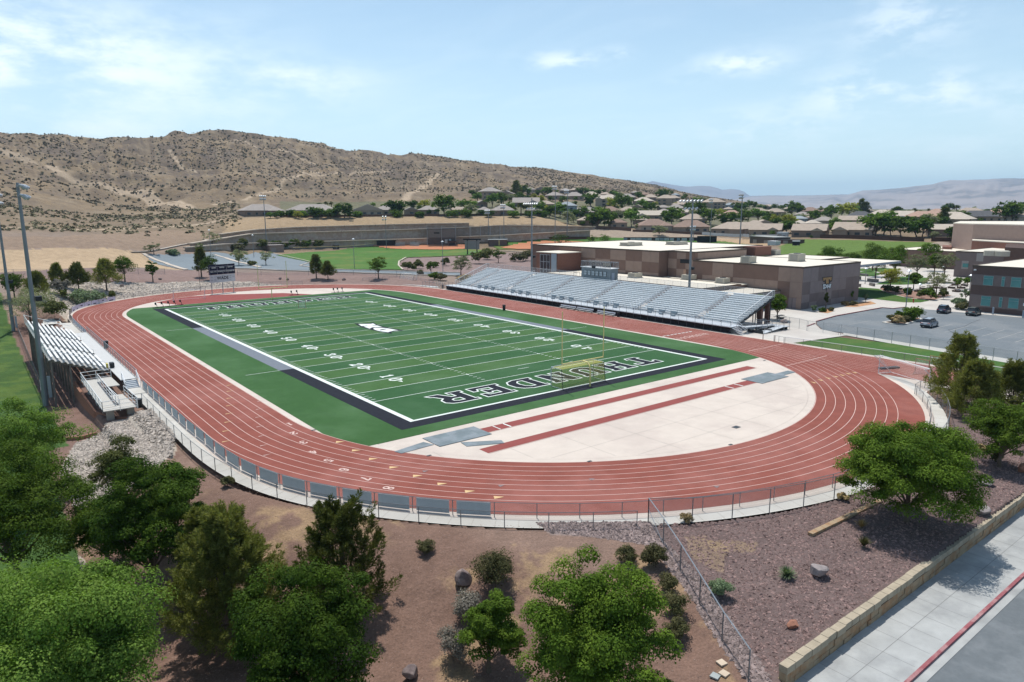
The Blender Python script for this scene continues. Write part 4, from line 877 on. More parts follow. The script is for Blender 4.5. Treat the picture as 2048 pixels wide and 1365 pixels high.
for i in range(len(pts)-1):
    a, b2 = pts[i], pts[i+1]; ux, uy = proj([(a[0]+b2[0])/2, (a[1]+b2[1])/2, .5])
    if 143 < ux[0] < 232:
        t = (b2-a)/np.linalg.norm(b2-a); n_ = np.array([t[1], -t[0]])*.06
        if (n_@((a+b2)/2-np.array([0, RC]))) > 0: n_ = -n_
        a2 = a+t*.1+n_; c2 = b2-t*.1+n_; bp = MB().beam((a2[0], a2[1], .6), (c2[0], c2[1], .6), .02, .95).build('sponsor_banner', BANNER, rt)
        m_ = (a2+c2)/2+n_*.5; MB().beam((*(m_-t*(.3+.5*(bb % 2))), .35+.3*(bb % 3 == 0)), (*(m_+t*(.3+.4*(bb % 3 == 1))), .35+.3*(bb % 3 == 0)), .02, .22).build('banner_print', BANDK, bp); bb += 1
    elif ux[0] < 143 and uy[0] > 600:
        t = (b2-a)/np.linalg.norm(b2-a); MB().beam((*(a+t*.1), .58), (*(b2-t*.1), .58), .02, 1.0).build('windscreen_panel', meshmat('screen_semi', (.2, .23, .25), .6) if 'screen_semi' not in MATS else MATS['screen_semi'], rt)
# far wire fences (posts and rail read; the wire hardly does)
for P_, h_, s_, lb in (([(-420, 556), (0, 553), (120, 551), (230, 548), (330, 549)], 1.8, 8, 'long wire fence along the dark gravel behind the far left bend'), ([(475, 551), (560, 551), (660, 550), (760, 552), (880, 557)], 1.8, 8, 'long wire fence between the far drive and the gravel bank')):
    pp = []
    for q_ in P_: pp.append(GT(*q_)[:2])
    fence(pp, h_, s_, lb, meshm=CHAIN, postr=.05)
# lawn fence on the left side
fence([(-52.4, 60), (-52.6, 40), (-52.9, 20), (-53.1, -1), (-53.6, -9)], 1.8, 3., 'dark chain link fence between the left lawn and the small stand', base=-3.1, meshm=CHAINFAR)
# ------------------------------------------------------------------ main stand
def rail(b, pts, z0s, z1s, r=.022, posts=True):
    b.tube([(p[0], p[1], z) for p, z in zip(pts, z1s)], r, 5)
    if posts:
        for p, a, c_ in zip(pts, z0s, z1s): b.cyl(p[0], p[1], a, c_, r*.9, 5)
ST = empty('grandstand', (53, 2, 0), 'large aluminium grandstand along the right straight with six aisles', 'grandstand')
AI = [42., 26.3, 10.8, -4.5, -19., -34.4]; Y0, Y1 = -43.4, 48.4; NR = 15; PX, PZ = .78, .295; XS, ZS = 49.3, 1.22
edges = [Y1]+[e for a in AI for e in (a+.65, a-.65)]+[Y0]
SEATM = mat('stand_seat', (.76, .80, .82), .5, .05, .10, 1.3, 5, stretch=(1, .12, 1)); FOOTM = mat('stand_footboard', (.54, .575, .60), .6, .05, .12, 1.2, 5, stretch=(1, .15, 1))
for s in range(0, 14, 2):
    ya, yb = edges[s+1], edges[s]
    if s == 0: pass
    f = MB()
    for i in range(NR):
        x = XS+i*PX; z = ZS+i*PZ; f.box(x-.08, x+PX-.14, ya, yb, z-.04, z); f.box(x-.10, x-.085, ya, yb, z-PZ+.0, z-.045) if i else None
    sec = f.build('seating_section', FOOTM, ST)
    for i in range(NR-1 if True else NR):
        x = XS+i*PX+.40; z = ZS+i*PZ+.42; b = MB(); b.box(x-.12, x+.14, ya+.04, yb-.04, z-.035, z)
        k = ya+.6
        while k < yb: b.box(x-.03, x+.03, k-.025, k+.025, z-.42, z-.036); k += 1.83
        b.build('seat_plank', SEATM, sec)
for a in AI:
    b = MB()
    for i in range(NR):
        x = XS+i*PX; z = ZS+i*PZ; b.box(x-.08, x+PX-.14, a-.62, a+.62, z-.05, z-.006); b.box(x-.44, x-.10, a-.55, a+.55, z-.17, z-.14)
    ai = b.build('aisle_steps', mat('step_metal', (.52, .56, .60), .5, .4, .1, 3), ST)
    for j in range(4):
        i0 = 1.0+j*3.5; x0 = XS+i0*PX; x1 = XS+(i0+2.2)*PX; za = ZS+i0*PZ; zb_ = ZS+(i0+2.2)*PZ; r_ = MB()
        r_.tube([(x0, a, za), (x0, a, za+.85), (x1, a, zb_+.85), (x1, a, zb_)], .028, 5); r_.tube([(x0, a, za+.5), (x1, a, zb_+.5)], .02, 5); r_.build('aisle_handrail', WHITEM, ST)
for a in (26.3, -19.):
    for sy in (-.75, .75):
        r_ = MB(); r_.tube([(48.2, a+sy*1.15, 1.2), (48.2, a+sy*1.15, 2.25), (XS+4.2*PX, a+sy*1.15, ZS+4.2*PZ+1.1), (XS+4.2*PX, a+sy*1.15, ZS+4.2*PZ)], .045, 6); r_.tube([(48.2, a+sy*1.15, 1.75), (XS+4.2*PX, a+sy*1.15, ZS+4.2*PZ+.6)], .035, 5); r_.build('stair_handrail', WHITEM, ST)
MB().box(45.75, XS-.1, -44.6, 48.9, 1.10, 1.2).build('front_walkway', ALUDECK, ST)
b = MB(); ys = np.arange(-44.5, 48.9, 1.9)
b.tube([(45.85, -44.5, 2.28), (45.85, 48.8, 2.28)], .025, 5); b.tube([(45.85, -44.5, 1.25), (45.85, 48.8, 1.25)], .02, 5)
for y in ys: b.cyl(45.85, y, .0, 2.28, .032, 5)
b.build('front_railing', mat('rail_dark', (.12, .13, .14), .5, .4), ST)
MB().quad((45.86, -44.5, 1.22), (45.86, 48.8, 1.22), (45.86, 48.8, 2.26), (45.86, -44.5, 2.26)).build('railing_mesh', meshmat('rail_mesh', (.5, .52, .54), .10), ST)
MB().box(46.35, 46.40, -44.3, 48.7, .03, 1.05).build('shade_sheet', mat('shade_black', (.018, .018, .02), .9), ST)  # black sheet stands in for shade in the open space below the deck
for y in (36, 33, 30, 21.5, 18.5, 15.5, 6, 3.2, 0, -8, -11, -14, -23.5, -26.5, -29.5): b = MB(); b.box(48.9, 48.94, y-.75, y+.75, 1.55, 2.15); b.cyl(48.9, y-.8, 1.2, 2.4, .03, 5); b.cyl(48.9, y+.8, 1.2, 2.4, .03, 5); b.box(48.3, 48.8, y-.5, y+.3, 1.2, 1.55); b.build('wheelchair_bay', mat('bay_grey', (.28, .34, .38), .5, .3), ST)
XR = XS+NR*PX-.1; ZR = ZS+(NR-1)*PZ
for nm, ya, yb in (('a', -43.4, -2.6), ('b', 10.9, 48.4)):
    b = MB(); rail(b, [(XR, y) for y in np.arange(ya, yb, 2.2)]+[(XR, yb)], [ZR-.1]*40, [ZR+1.2]*40, .026); b.build('rear_railing', GALV, ST)
    MB().quad((XR, ya, ZR), (XR, yb, ZR), (XR, yb, ZR+1.18), (XR, ya, ZR+1.18)).build('railing_mesh', meshmat('rear_mesh', (.4, .41, .42), .3) if 'rear_mesh' not in MATS else MATS['rear_mesh'], ST)
for y in (-43.5, 48.5):
    b = MB(); P_ = [(XS+i*PX, y) for i in range(0, NR+1, 2)]+[(XR, y)]; zb_ = [ZS+i*PZ for i in range(0, NR+1, 2)]+[ZR]
    b.tube([(p[0], y, z+1.2) for p, z in zip(P_, zb_)], .055, 6); 
    for p, z in zip(P_, zb_): b.cyl(p[0], y, z-.25, z+1.2, .03, 5)
    b.build('side_railing', WHITEM, ST)
    b = MB()
    for (p, z), (p2, z2) in zip(zip(P_[:-1], zb_[:-1]), zip(P_[1:], zb_[1:])): b.quad((p[0], y, z), (p2[0], y, z2), (p2[0], y, z2+1.15), (p[0], y, z+1.15))
    b.build('railing_mesh', MATS['rear_mesh'], ST)
    MB().add([(49.2, y, 1.0), (XR, y, ZR-.05), (XR, y, ZR-.45), (49.2, y, .6)], [[0, 1, 2, 3]]).build('stringer', DARKSTEEL, ST)
b = MB()
for y in np.arange(-43.2, 48.4, 3.6):
    b.beam((49.2, y, .9), (XR, y, ZR-.35), .12, .3)
    for x, z in ((50.5, 1.3), (55.5, 3.3), (60.3, 5.1)): b.beam((x, y, 0), (x, y, z), .14, .14, (1, 0, 0))
b.build('frame', DARKSTEEL, ST)
b = MB(); [b.box(57.6, 58.3, y-.4, y+.4, 0, 4.0) for y in (-42.6, -37.5)]; b.box(60.2, 60.9, -42.9, -42.1, 0, 5.2)
b.build('brick_pier', mat('brown_brick', (.16, .085, .065), .9, 0, .15, 4), ST)
b = MB(); n = 6
for i in range(n): b.box(46.0, 47.6, -44.7-.32*(i+1), -44.7-.32*i, 1.16-.19*(i+1), 1.19-.19*(i+1))
b.build('end_stairs', ALUDECK, ST)
b = MB()
for x in (46.0, 47.6): b.tube([(x, -44.6, 1.2), (x, -44.6, 2.2), (x, -46.8, .95), (x, -46.8, 0)], .035, 5); b.tube([(x, -44.6, 1.8), (x, -46.8, .55)], .028, 5); b.cyl(x, -45.7, .6, 1.6, .025, 5)
b.build('stair_handrail', WHITEM, ST)
# access ramp at the near end
RP = empty('access_ramp', (52, -46.5, 0), 'grey metal access ramp with handrails at the near end of the grandstand', 'ramp')
b = MB(); b.beam((48.0, -45.5, 1.1), (56.5, -45.5, .62), 1.4, .08); b.box(56.5, 58.2, -48.6, -44.8, .54, .62); b.beam((56.5, -47.7, .56), (50.4, -47.7, .05), 1.4, .06); b.build('deck', ALUDECK, RP)
b = MB()
for y0_, za, zb_ in ((-44.8, 1.1, .62), (-46.2, 1.1, .62)):
    pp = np.linspace(48, 56.5, 6); rail(b, [(x, y0_) for x in pp], np.linspace(za, zb_, 6)-.6, np.linspace(za, zb_, 6)+1.0, .03); b.tube([(48, y0_, za+.55), (56.5, y0_, zb_+.55)], .025, 5)
for y0_ in (-47.0, -48.4):
    pp = np.linspace(56.5, 50.4, 5); rail(b, [(x, y0_) for x in pp], np.linspace(.5, 0, 5)-.4, np.linspace(.56, .05, 5)+1.0, .03); b.tube([(56.5, y0_, 1.1), (50.4, y0_, .6)], .025, 5)
rail(b, [(58.2, -44.8), (58.2, -46.7), (58.2, -48.6)], [0]*3, [1.6]*3, .03); rail(b, [(56.5, -48.6), (58.2, -48.6)], [0]*2, [1.6]*2, .03)
b.build('handrail', GALV, RP); b = MB(); [b.box(x-.07, x+.07, -48.3, -45, -.03, .5) for x in (50.2, 53, 56.7, 58)]; b.build('support', DARKSTEEL, RP)
# press box
PB = empty('press_box', (61.7, 4.0, 4.9), 'grey press box with six windows on top of the grandstand', 'press box')
PBM = mat('press_box_siding', (.20, .235, .255), .6, .2, .06, 3)
b = MB(); b.box(60.5, 63.1, -.9, 8.9, 4.7, 7.95); wl_ = b.build('wall', PBM, PB)
for k in range(6):
    y = 8.2-.25-k*1.33; b = MB(); b.box(60.43, 60.5, y-1.0, y, 6.05, 7.25); w = b.build('window', DARKSTEEL, PB)
    MB().box(60.40, 60.435, y-.94, y-.06, 6.12, 6.62).build('pane', mat('press_glass', (.36, .42, .45), .25, 0, .06, 2), w); MB().box(60.40, 60.435, y-.94, y-.06, 6.68, 7.18).build('pane', MATS['press_glass'], w)
MB().box(61.0, 61.9, -.96, -.9, 4.9, 7.0).build('door', mat('door_blue_grey', (.33, .38, .45), .5), PB)
MB().box(60.3, 63.3, -1.1, 9.1, 7.95, 8.06).build('roof_deck', WHITEM, PB)
b = MB()
for y in np.arange(-1, 9.2, 1.66):
    for x in (60.45, 63.15): b.cyl(x, y, 8.06, 9.45, .03, 5)
for x in (60.45, 63.15): b.tube([(x, -1, 9.45), (x, 9, 9.45)], .04, 5)
for y in (-1, 9): b.tube([(60.45, y, 9.45), (63.15, y, 9.45)], .04, 5)
b.build('roof_railing', GALV, PB)
b = MB()
for x in (60.45, 63.15): b.quad((x, -1, 8.1), (x, 9, 8.1), (x, 9, 9.42), (x, -1, 9.42))
b.build('railing_mesh', meshmat('roof_mesh', (.22, .23, .24), .5), PB)
MB().box(60.0, 60.45, 4.0, 4.9, 7.9, 8.4).build('loudspeaker', BLACK, PB)
b = MB(); b.box(62.6, 62.75, .9, 3.8, 8.25, 9.35); fr = b.build('roof_panel', DARKSTEEL, PB); MB().box(62.55, 62.6, 1.1, 3.6, 8.4, 9.2).build('panel_face', mat('tan_panel', (.33, .29, .23), .7), fr)
MB().box(60.9, 63.0, 9.3, 12.2, 4.9, 5.0).build('side_landing', ALUDECK, PB)
b = MB(); rail(b, [(60.9, 9.4), (60.9, 12.2), (63, 12.2)], [4.9]*3, [6.3]*3, .035); b.build('landing_railing', DARKSTEEL, PB)
# players benches, bins
def bench(x, y0_, y1_, lb):
    t = empty('players_bench', (x, (y0_+y1_)/2, 0), lb, 'bench', 'aluminium benches in front of the grandstand')
    MB().box(x-.16, x+.16, y0_, y1_, .42, .46).build('seat', ALU, t); MB().box(x+.25, x+.29, y0_, y1_, .62, .90).build('backrest', ALU, t)
    for y in np.linspace(y0_+.5, y1_-.5, 3): b = MB(); b.box(x-.2, x+.3, y-.04, y+.04, .0, .06); b.box(x+.05, x+.11, y-.03, y+.03, .06, .42); b.beam((x+.1, y, .4), (x+.27, y, .7), .04, .04); b.build('leg', DARKSTEEL, t)
bench(44.9, -5.6, -.6, 'aluminium bench farthest along the front of the grandstand'); bench(44.9, -11.0, -5.9, 'aluminium bench in the middle of the three before the grandstand'); bench(44.7, -17.6, -12.4, 'aluminium bench nearest the goalpost before the grandstand')
def bin_(x, y, lb, z=0., h=.95, r=.3):
    t = empty('trash_can', (x, y, z), lb, 'trash can'); MB().cyl(x, y, z, z+h, r*.85, 12, r).build('barrel', BLACK, t); MB().cyl(x, y, z+h, z+h+.06, r*1.08, 12).build('rim', DARKSTEEL, t)
bin_(33.2, 4.8, 'black trash can on the turf edge across from the grandstand', r=.36, h=1.15); bin_(46.9, 51.4, 'black trash can at the far end of the grandstand'); bin_(-43.0, 11.2, 'black trash can on the track beside the small stand fence', r=.38, h=1.1)
bin_(-45.9, -30.9, 'dark trash can at the foot of the small stand ramp', r=.36, z=-.1); bin_(66.2, -37.0, 'dark trash can under the shade trees near the gymnasium', h=1.2, r=.4); bin_(45.4, -17.9, 'small dark trash can below the grandstand rail', r=.25, h=.8, z=0)
# ------------------------------------------------------------------ small stand on the left
VS = empty('small_grandstand', (-48.5, 7, -3), 'small stand with white seat planks on the left side of the track', 'grandstand')
WSE = mat('white_seat', (.70, .70, .68), .5, .1, .06, 2, stretch=(1, .15, 1)); NV = 10
MB().box(-45.75, -43.95, -19, 25.2, .72, .8).build('front_walkway', mat('pale_deck', (.50, .50, .49), .6, .1, .06, 2), VS)
vy = [(-12, -1.2), (.2, 12.4), (13.8, 27)]
for ya, yb in vy:
    b = MB()
    for i in range(NV): x = -46.0-i*.66; z = .9+i*.245; b.box(x-.62, x-.04, ya, yb, z-.04, z); b.box(x-.03, x-.015, ya, yb, z-.2, z-.045)
    sec = b.build('seating_section', mat('pale_footboard', (.36, .36, .35), .6, .1, .08, 2), VS)
    for i in range(NV):
        x = -46.0-i*.66; z = .9+i*.245; b = MB(); b.box(x-.34, x-.06, ya+.03, yb-.03, z+.37, z+.41)
        for k in np.arange(ya+.5, yb, 1.83): b.box(x-.24, x-.2, k-.03, k+.03, z, z+.37)
        b.build('seat_plank', WSE, sec)
for a in (-.5, 13.1):
    b = MB()
    for i in range(NV): x = -46.0-i*.66; z = .9+i*.245; b.box(x-.6, x-.04, a-.65, a+.65, z-.06, z-.01)
    b.build('aisle_steps', MATS['pale_footboard'], VS)
    for j in range(3): x = -46.2-j*1.2; z = 1.0+j*.44; r_ = MB(); r_.tube([(x, a, z), (x, a, z+.9), (x-.8, a, z+1.2), (x-.8, a, z+.3)], .025, 5); r_.build('aisle_handrail', GALV, VS)
xr = -46.0-NV*.66; zr = .9+NV*.245
b = MB(); rail(b, [(xr, y) for y in np.linspace(-12, 27, 18)], [zr-.3]*18, [zr+1.15]*18, .03)
for ya in (-12, 27): b.tube([(-46.1, ya, 1.9), (xr, ya, zr+1.15)], .035, 5); [b.cyl(-46.1-k*1.65, ya, .7+k*.6, 1.9+k*.6, .03, 5) for k in range(1, 4)]
b.build('rear_railing', WHITEM, VS)
b = MB(); b.quad((xr, -12, zr-.2), (xr, 27, zr-.2), (xr, 27, zr+1.1), (xr, -12, zr+1.1)); b.build('railing_mesh', meshmat('pale_mesh', (.6, .61, .62), .35), VS)
for y in np.arange(-11.6, 27.1, 3.9):
    b = MB(); b.beam((-45.9, y, .55), (xr, y, zr-.35), .14, .28)
    for x, z in ((-46.8, .7), (-50.3, 2.0), (-52.3, 2.8)): b.beam((x, y, -3.3), (x, y, z), .2, .2, (1, 0, 0))
    b.beam((-44.1, y, 0), (-44.1, y, .7), .12, .12, (1, 0, 0)); b.build('frame', mat('old_steel', (.20, .18, .155), .7, .2, .2, 2), VS)
b = MB(); b.tube([(-43.85, -19, 1.85), (-43.85, 25.2, 1.85)], .035, 5); [b.cyl(-43.85, y, .0, 1.85, .03, 5) for y in np.arange(-19, 25.3, 2.0)]; b.build('front_railing', GALV, VS)
MB().quad((-43.87, -19, .4), (-43.87, 25.2, .4), (-43.87, 25.2, 1.83), (-43.87, -19, 1.83)).build('railing_mesh', CHAINM, VS)
b = MB()
for i in range(5): b.box(-45.5, -44.0, -19.05-.38*(i+1), -19.0-.38*i, .62-.145*i-.12, .66-.145*i)
b.build('stairs', ALUDECK, VS)
b = MB()
for x in (-45.6, -43.95): b.tube([(x, -19, .8), (x, -19, 1.8), (x, -21.2, .95), (x, -21.2, .0)], .05, 5); b.tube([(x, -19, 1.4), (x, -21.2, .5)], .03, 5)
b.build('stair_handrail', WHITEM, VS)
MB().box(-45.5, -43.9, -24.6, -21.4, -.05, .06).build('landing', CONCW, VS)
MB().box(-46.4, -46.2, -13.4, -12.7, 1.5, 2.0).build('notice', mat('yellow_sign', (.6, .5, .1), .6), VS)
b = MB(); b.box(-45.6, -45.1, -10.6, -9.6, .9, 1.5); b.build('timer_box', BLACK, VS)
VR = empty('access_ramp', (-48, -24, 0), 'pale access ramp with grey handrails in front of the small stand', 'ramp')
b = MB(); b.beam((-48.85, -30.8, .38), (-48.85, -17.5, .62), 1.5, .1); b.box(-49.6, -46.3, -32.2, -30.2, .30, .40); b.beam((-47.1, -30.2, .36), (-47.1, -24, .1), 1.3, .1); b.box(-49.6, -46.3, -17.5, -15.6, .55, .65); b.beam((-47.0, -15.6, .66), (-47.0, -22, .8), 1.3, .1)
b.build('deck', mat('ramp_board', (.44, .42, .38), .7, 0, .08, 2), VR)
b = MB()
def rl(P_, z0, z1, n=6):
    p0, p1 = np.array(P_[0]), np.array(P_[1]); Q = [p0+(p1-p0)*t for t in np.linspace(0, 1, n)]; zz1 = np.linspace(z0, z1, n)
    rail(b, Q, zz1-.2, zz1+1.05, .04); b.tube([(q[0], q[1], z+.6) for q, z in zip(Q, zz1)], .025, 5); b.tube([(q[0], q[1], z+.15) for q, z in zip(Q, zz1)], .025, 5)
rl([(-49.65, -32.2), (-49.65, -15.6)], .4, .65, 8); rl([(-48.05, -30.2), (-48.05, -17.5)], .4, .62, 7); rl([(-47.8, -30.2), (-47.8, -24)], .38, .1, 4); rl([(-49.65, -32.2), (-46.3, -32.2)], .4, .4, 3); rl([(-46.25, -32.2), (-46.25, -24)], .4, .1, 4); rl([(-49.65, -15.6), (-46.3, -15.6)], .65, .7, 3)
b.build('handrail', WHITEM, VR)
b = MB()
for x0_, x1_, y0_, y1_ in ((-49.6, -49.6, -32.2, -15.6),): b.quad((x0_-.02, y0_, .35), (x1_-.02, y1_, .6), (x1_-.02, y1_, 1.6), (x0_-.02, y0_, 1.4))
b.build('railing_mesh', MATS['pale_mesh'], VR)
for x, y in ((-48.9, -31.4), (-46.9, -31.4), (-48.9, -24), (-48.9, -17.5)): MB().box(x-.35, x+.35, y-.35, y+.35, -2.6, .3).build('support', mat('grey_pier', (.32, .30, .27), .9), VR)
BLK = mat('red_block', (.26, .13, .085), .95, 0, .2, 3, 5, .5, 8); TANB = mat('tan_block', (.34, .255, .165), .95, 0, .15, 2.2, 6, .6, 9, (.33, .20, .11), c2scale=1.5)
b = MB(); PW = [(-49.85, -9), (-49.85, -20), (-49.8, -27), (-49.0, -29.5), (-48.2, -31.5), (-46.8, -32.6), (-45.9, -33.0)]
for a_, c_ in zip(PW[:-1], PW[1:]): b.beam((*a_, -1.9), (*c_, -1.9), .32, 2.5)
b.build('retaining_wall', BLK, label='curved red block retaining wall under the small stand ramp', cat='retaining wall')
a_ = GT(160, 1120); c_ = GT(325, 1002)
b = MB(); P_ = [GT(*q) for q in ((133, 882), (160, 880), (192, 872))]
for p0, p1 in zip(P_[:-1], P_[1:]): b.beam((p0[0], p0[1], p0[2]+.1), (p1[0], p1[1], p1[2]+.1), .3, .5)
b.build('edging_wall', BLK, label='short low red block edging left of the pale rock slope', cat='edging')
b = MB(); P_ = [(-55.1, -50), (-55.4, -57), (-55.5, -63), (-55.6, -72)]
for p0, p1 in zip(P_[:-1], P_[1:]): b.beam((*p0, -3.2), (*p1, -3.2), .35, .9)
b.build('garden_wall', mat('weathered_block', (.32, .27, .22), .95, 0, .25, 3, 5, .5, 8), label='weathered low wall between the lower left lawn and the red gravel', cat='garden wall')
# ------------------------------------------------------------------ block wall along the sidewalk, little terrace wall
rw_ = empty('block_wall', (-15, -100.8, -1.5), 'long tan block retaining wall beside the sidewalk', 'retaining wall')
for row in range(3):
    b = MB(); x = -30.4+(row % 2)*.35; k = 0; zt_ = [-1.55, -1.18, -.78, -.38]
    if row: b.box(-30.4, -30.4+(row % 2)*.35-.02, -101.0, -100.6, zt_[row], zt_[row+1]-.01) if row % 2 else None
    while x < 60:
        w = .72+.22*random.random(); d_ = random.uniform(-.03, .03); b.box(x, x+w-.035, -101.0+d_, -100.55+d_*.7, zt_[row], zt_[row+1]-.02); x += w
    b.build('block_course', TANB if row < 2 else mat('cap_block', (.38, .32, .235), .95, 0, .2, 1.4, 6, .6, 9), rw_)
b = MB(); x = -16.7; y = -94.5
for k in range(12):
    x2 = x+.78; y2 = y-.03-.0*k; b.beam((x, y, -.22), (x2-.02, y2, -.22), .38, .52); x, y = x2, y2
b.build('terrace_wall', TANB, label='short tan block wall on the gravel slope under the round tree', cat='retaining wall')
# ------------------------------------------------------------------ light poles
def pole(x, y, z0, z1, lb, r0=.28, r1=.12, heads=(), box=None, arm=(0, 1), group='tall floodlight poles', speaker=False, headsz=1.):
    t = empty('floodlight_pole', (x, y, z0), lb, 'light pole', group)
    MB().tube([(x, y, z0-.2), (x, y, z0+(z1-z0)*.5), (x, y, z1)], [r0, (r0+r1)/2, r1], 10).build('pole', mat('pole_galv', (.24, .26, .28), .5, .5, .12, .8), t)
    ax = np.array([arm[0], arm[1], 0.]); ax /= np.linalg.norm(ax)
    for (hz_, n, wdt) in heads:
        b = MB(); b.beam(np.array([x, y, hz_])-ax*wdt/2, np.array([x, y, hz_])+ax*wdt/2, .12, .12); b.build('crossarm', GALV, t)
        nrm = np.array([-x, -y*.3, 0.]); nrm /= np.linalg.norm(nrm)
        for k in range(n):
            c_ = np.array([x, y, hz_])+ax*(wdt*(k/(max(n-1, 1))-.5) if n > 1 else 0)+nrm*.3*headsz
            q = MB().tube([c_-nrm*.05+np.array([0, 0, .16]), c_+nrm*.25*headsz, c_+nrm*.62*headsz+np.array([0, 0, -.30*headsz])], [.10*headsz, .24*headsz, .30*headsz], 8); q.build('floodlight', mat('lamp_white', (.48, .50, .52), .35, .2), t)
    if box:
        for (bx0, bz, bh) in box: MB().box(x+bx0, x+bx0+.35, y-.2, y+.2, z0+bz, z0+bz+bh).build('control_box', mat('box_grey', (.38, .42, .46), .5, .3), t)
    if speaker: MB().box(x+.3, x+1.0, y-.4, y+.3, z0+speaker-.35, z0+speaker+.25).build('loudspeaker', BLACK, t)
    return t
pole(-53.3, -10.2, -3.1, 25.2, 'tall floodlight pole in front of the small stand, nearest of the left pair', r0=.36, r1=.17, heads=[(24.8, 2, 1.6), (23.6, 2, 1.6)], box=[(.42, 1.0, 2.8)], arm=(.25, 1), speaker=14.)
pole(-53.1, 57.5, -3.1, 25.6, 'tall floodlight pole behind the sage tree, farther of the left pair', r0=.36, r1=.17, heads=[(25.2, 2, 1.8), (23.6, 2, 1.8)], box=[(.42, 1.5, 2.4)], arm=(.25, 1), speaker=11.)
pole(66., -19.7, 0, 23.9, 'tall floodlight pole behind the right half of the grandstand', r0=.32, r1=.15, heads=[(23.6, 7, 5.6), (22.0, 4, 3.)], arm=(0, 1), speaker=9., headsz=.85)
pole(66., 34.8, 0, 25., 'tall floodlight pole behind the left half of the grandstand', r0=.32, r1=.15, heads=[(23.6, 7, 5.6), (22.2, 4, 3.)], arm=(0, 1), speaker=9., headsz=.85)
def farpole(px, pyb, pyt, lb, wdt=2.6, n=4, r=.26):
    x, y, z = GT(px, pyb); zt_ = zt(x, y, pyt); pole(x, y, z, zt_, lb, r0=r, r1=r*.6, heads=[(zt_-.3, n, wdt), (zt_-1.8, n, wdt*.9)], arm=(1, -.2), group='far ball field light poles', headsz=1.5)
farpole(534, 500, 391, 'slim light pole at the left edge of the softball outfield')
farpole(1110, 488, 372, 'tall light pole rising before the upper hillside houses'); farpole(1134, 480, 380, 'slightly shorter light pole right beside the tallest hillside pole')
farpole(977, 477, 420, 'light pole between the softball and baseball fields, left one'); farpole(1008, 484, 409, 'light pole between the softball and baseball fields, right one')
farpole(1479, 499, 388, 'dark topped light pole beyond the gymnasium roof', 2.2, 4, .34); farpole(1420, 487, 398, 'thin light pole among the trees beyond the gymnasium', 2., 3, .2)
farpole(1386, 500, 452, 'shorter light pole seen low behind the gymnasium', 3., 4, .2)
farpole(773, 500, 432, 'thin light pole over the softball dugout', 1.6, 2, .15)
def lot_lamp(px, pyb, pyt, lb, z=None):
    x, y, z = GT(px, pyb) if z is None else G(px, pyb, z); zt_ = zt(x, y, pyt); t = empty('street_lamp', (x, y, z), lb, 'street lamp', 'lamp posts of the lots and plaza')
    MB().tube([(x, y, z-.1), (x, y, zt_)], [.12, .07], 8).build('pole', MATS['pole_galv'], t)
    MB().tube([(x, y, zt_-.02), (x, y, zt_+.1), (x, y, zt_+.38)], [.55, .45, .12], 10).build('lamp_head', mat('lamp_pale', (.60, .64, .66), .4, .2), t)
for q_ in ((1811, 622, 543, 'tall pale lamp post on the parking lot island edge', -.02), (1838, 594, 570, 'short lamp post in the mulch bed beside the shrubs', 0), (1885, 552, 535, 'lamp post far back on the plaza paths', 0), (1938, 590, 552, 'lamp post close to the corner of the dark classroom building', 0), (1730, 568, 538, 'lamp post on the plaza by the low garden walls', 0),
           (709, 538, 479, 'lamp post on the near edge of the softball outfield', None), (886, 545, 484, 'lamp post by the drive left of the grandstand', None), (422, 510, 461, 'lamp post on the far edge of the parking lot behind the scoreboard', None), (508, 515, 471, 'lamp post at the right side of the far parking lot', None), (1027, 476, 470, 'lamp post by the dugout', None)): lot_lamp(*q_)
# ------------------------------------------------------------------ school buildings
PNL_D = mat('wall_panel_dark', (.195, .125, .10), .9, 0, .08, .8, 5, .1, 14); PNL_L = mat('wall_panel_light', (.30, .215, .175), .9, 0, .08, .8, 5, .1, 14)
PNL_G = mat('wall_panel_grey', (.18, .142, .136), .9, 0, .08, .8, 5, .1, 14); PNL_GL = mat('wall_panel_grey_light', (.245, .20, .195), .9, 0, .08, .8)
ROOFW = mat('white_roof', (.68, .62, .52), .8, 0, .05, .12, 5, 0, 10, (.72, .64, .50), c2scale=.05, c2lo=.55, c2hi=.75); CAPD = mat('roof_edge', (.09, .065, .05), .7)
BRK = mat('brick_wall', (.20, .095, .07), .9, 0, .15, 2, 5, .1, 10); GLASST = mat('teal_glass', (.09, .27, .27), .15, .1, .1, .8, spec=.6); HVAC = mat('hvac_box', (.45, .42, .35), .6, .1, .06, 2)
SPAN = mat('blue_grey_cladding', (.32, .37, .43), .5, .1, .05, 1)
def block(x0, x1, y0, y1, z0, z1, root, wm_, roofm=ROOFW, par=.35, name='wall'):
    w = MB().box(x0, x1, y0, y1, z0, z1).build(name, wm_, root)
    b = MB(); t = .3
    b.box(x0-.05, x1+.05, y0-.05, y0+t, z1+.005, z1+par); b.box(x0-.05, x1+.05, y1-t, y1+.05, z1+.005, z1+par); b.box(x0-.05, x0+t, y0+t+.003, y1-t-.003, z1+.005, z1+par); b.box(x1-t, x1+.05, y0+t+.003, y1-t-.003, z1+.005, z1+par)
    b.build('parapet', CAPD, root); MB().box(x0+t+.01, x1-t-.01, y0+t+.01, y1-t-.01, z1+.005, z1+par-.1).build('roof', roofm, root); return w
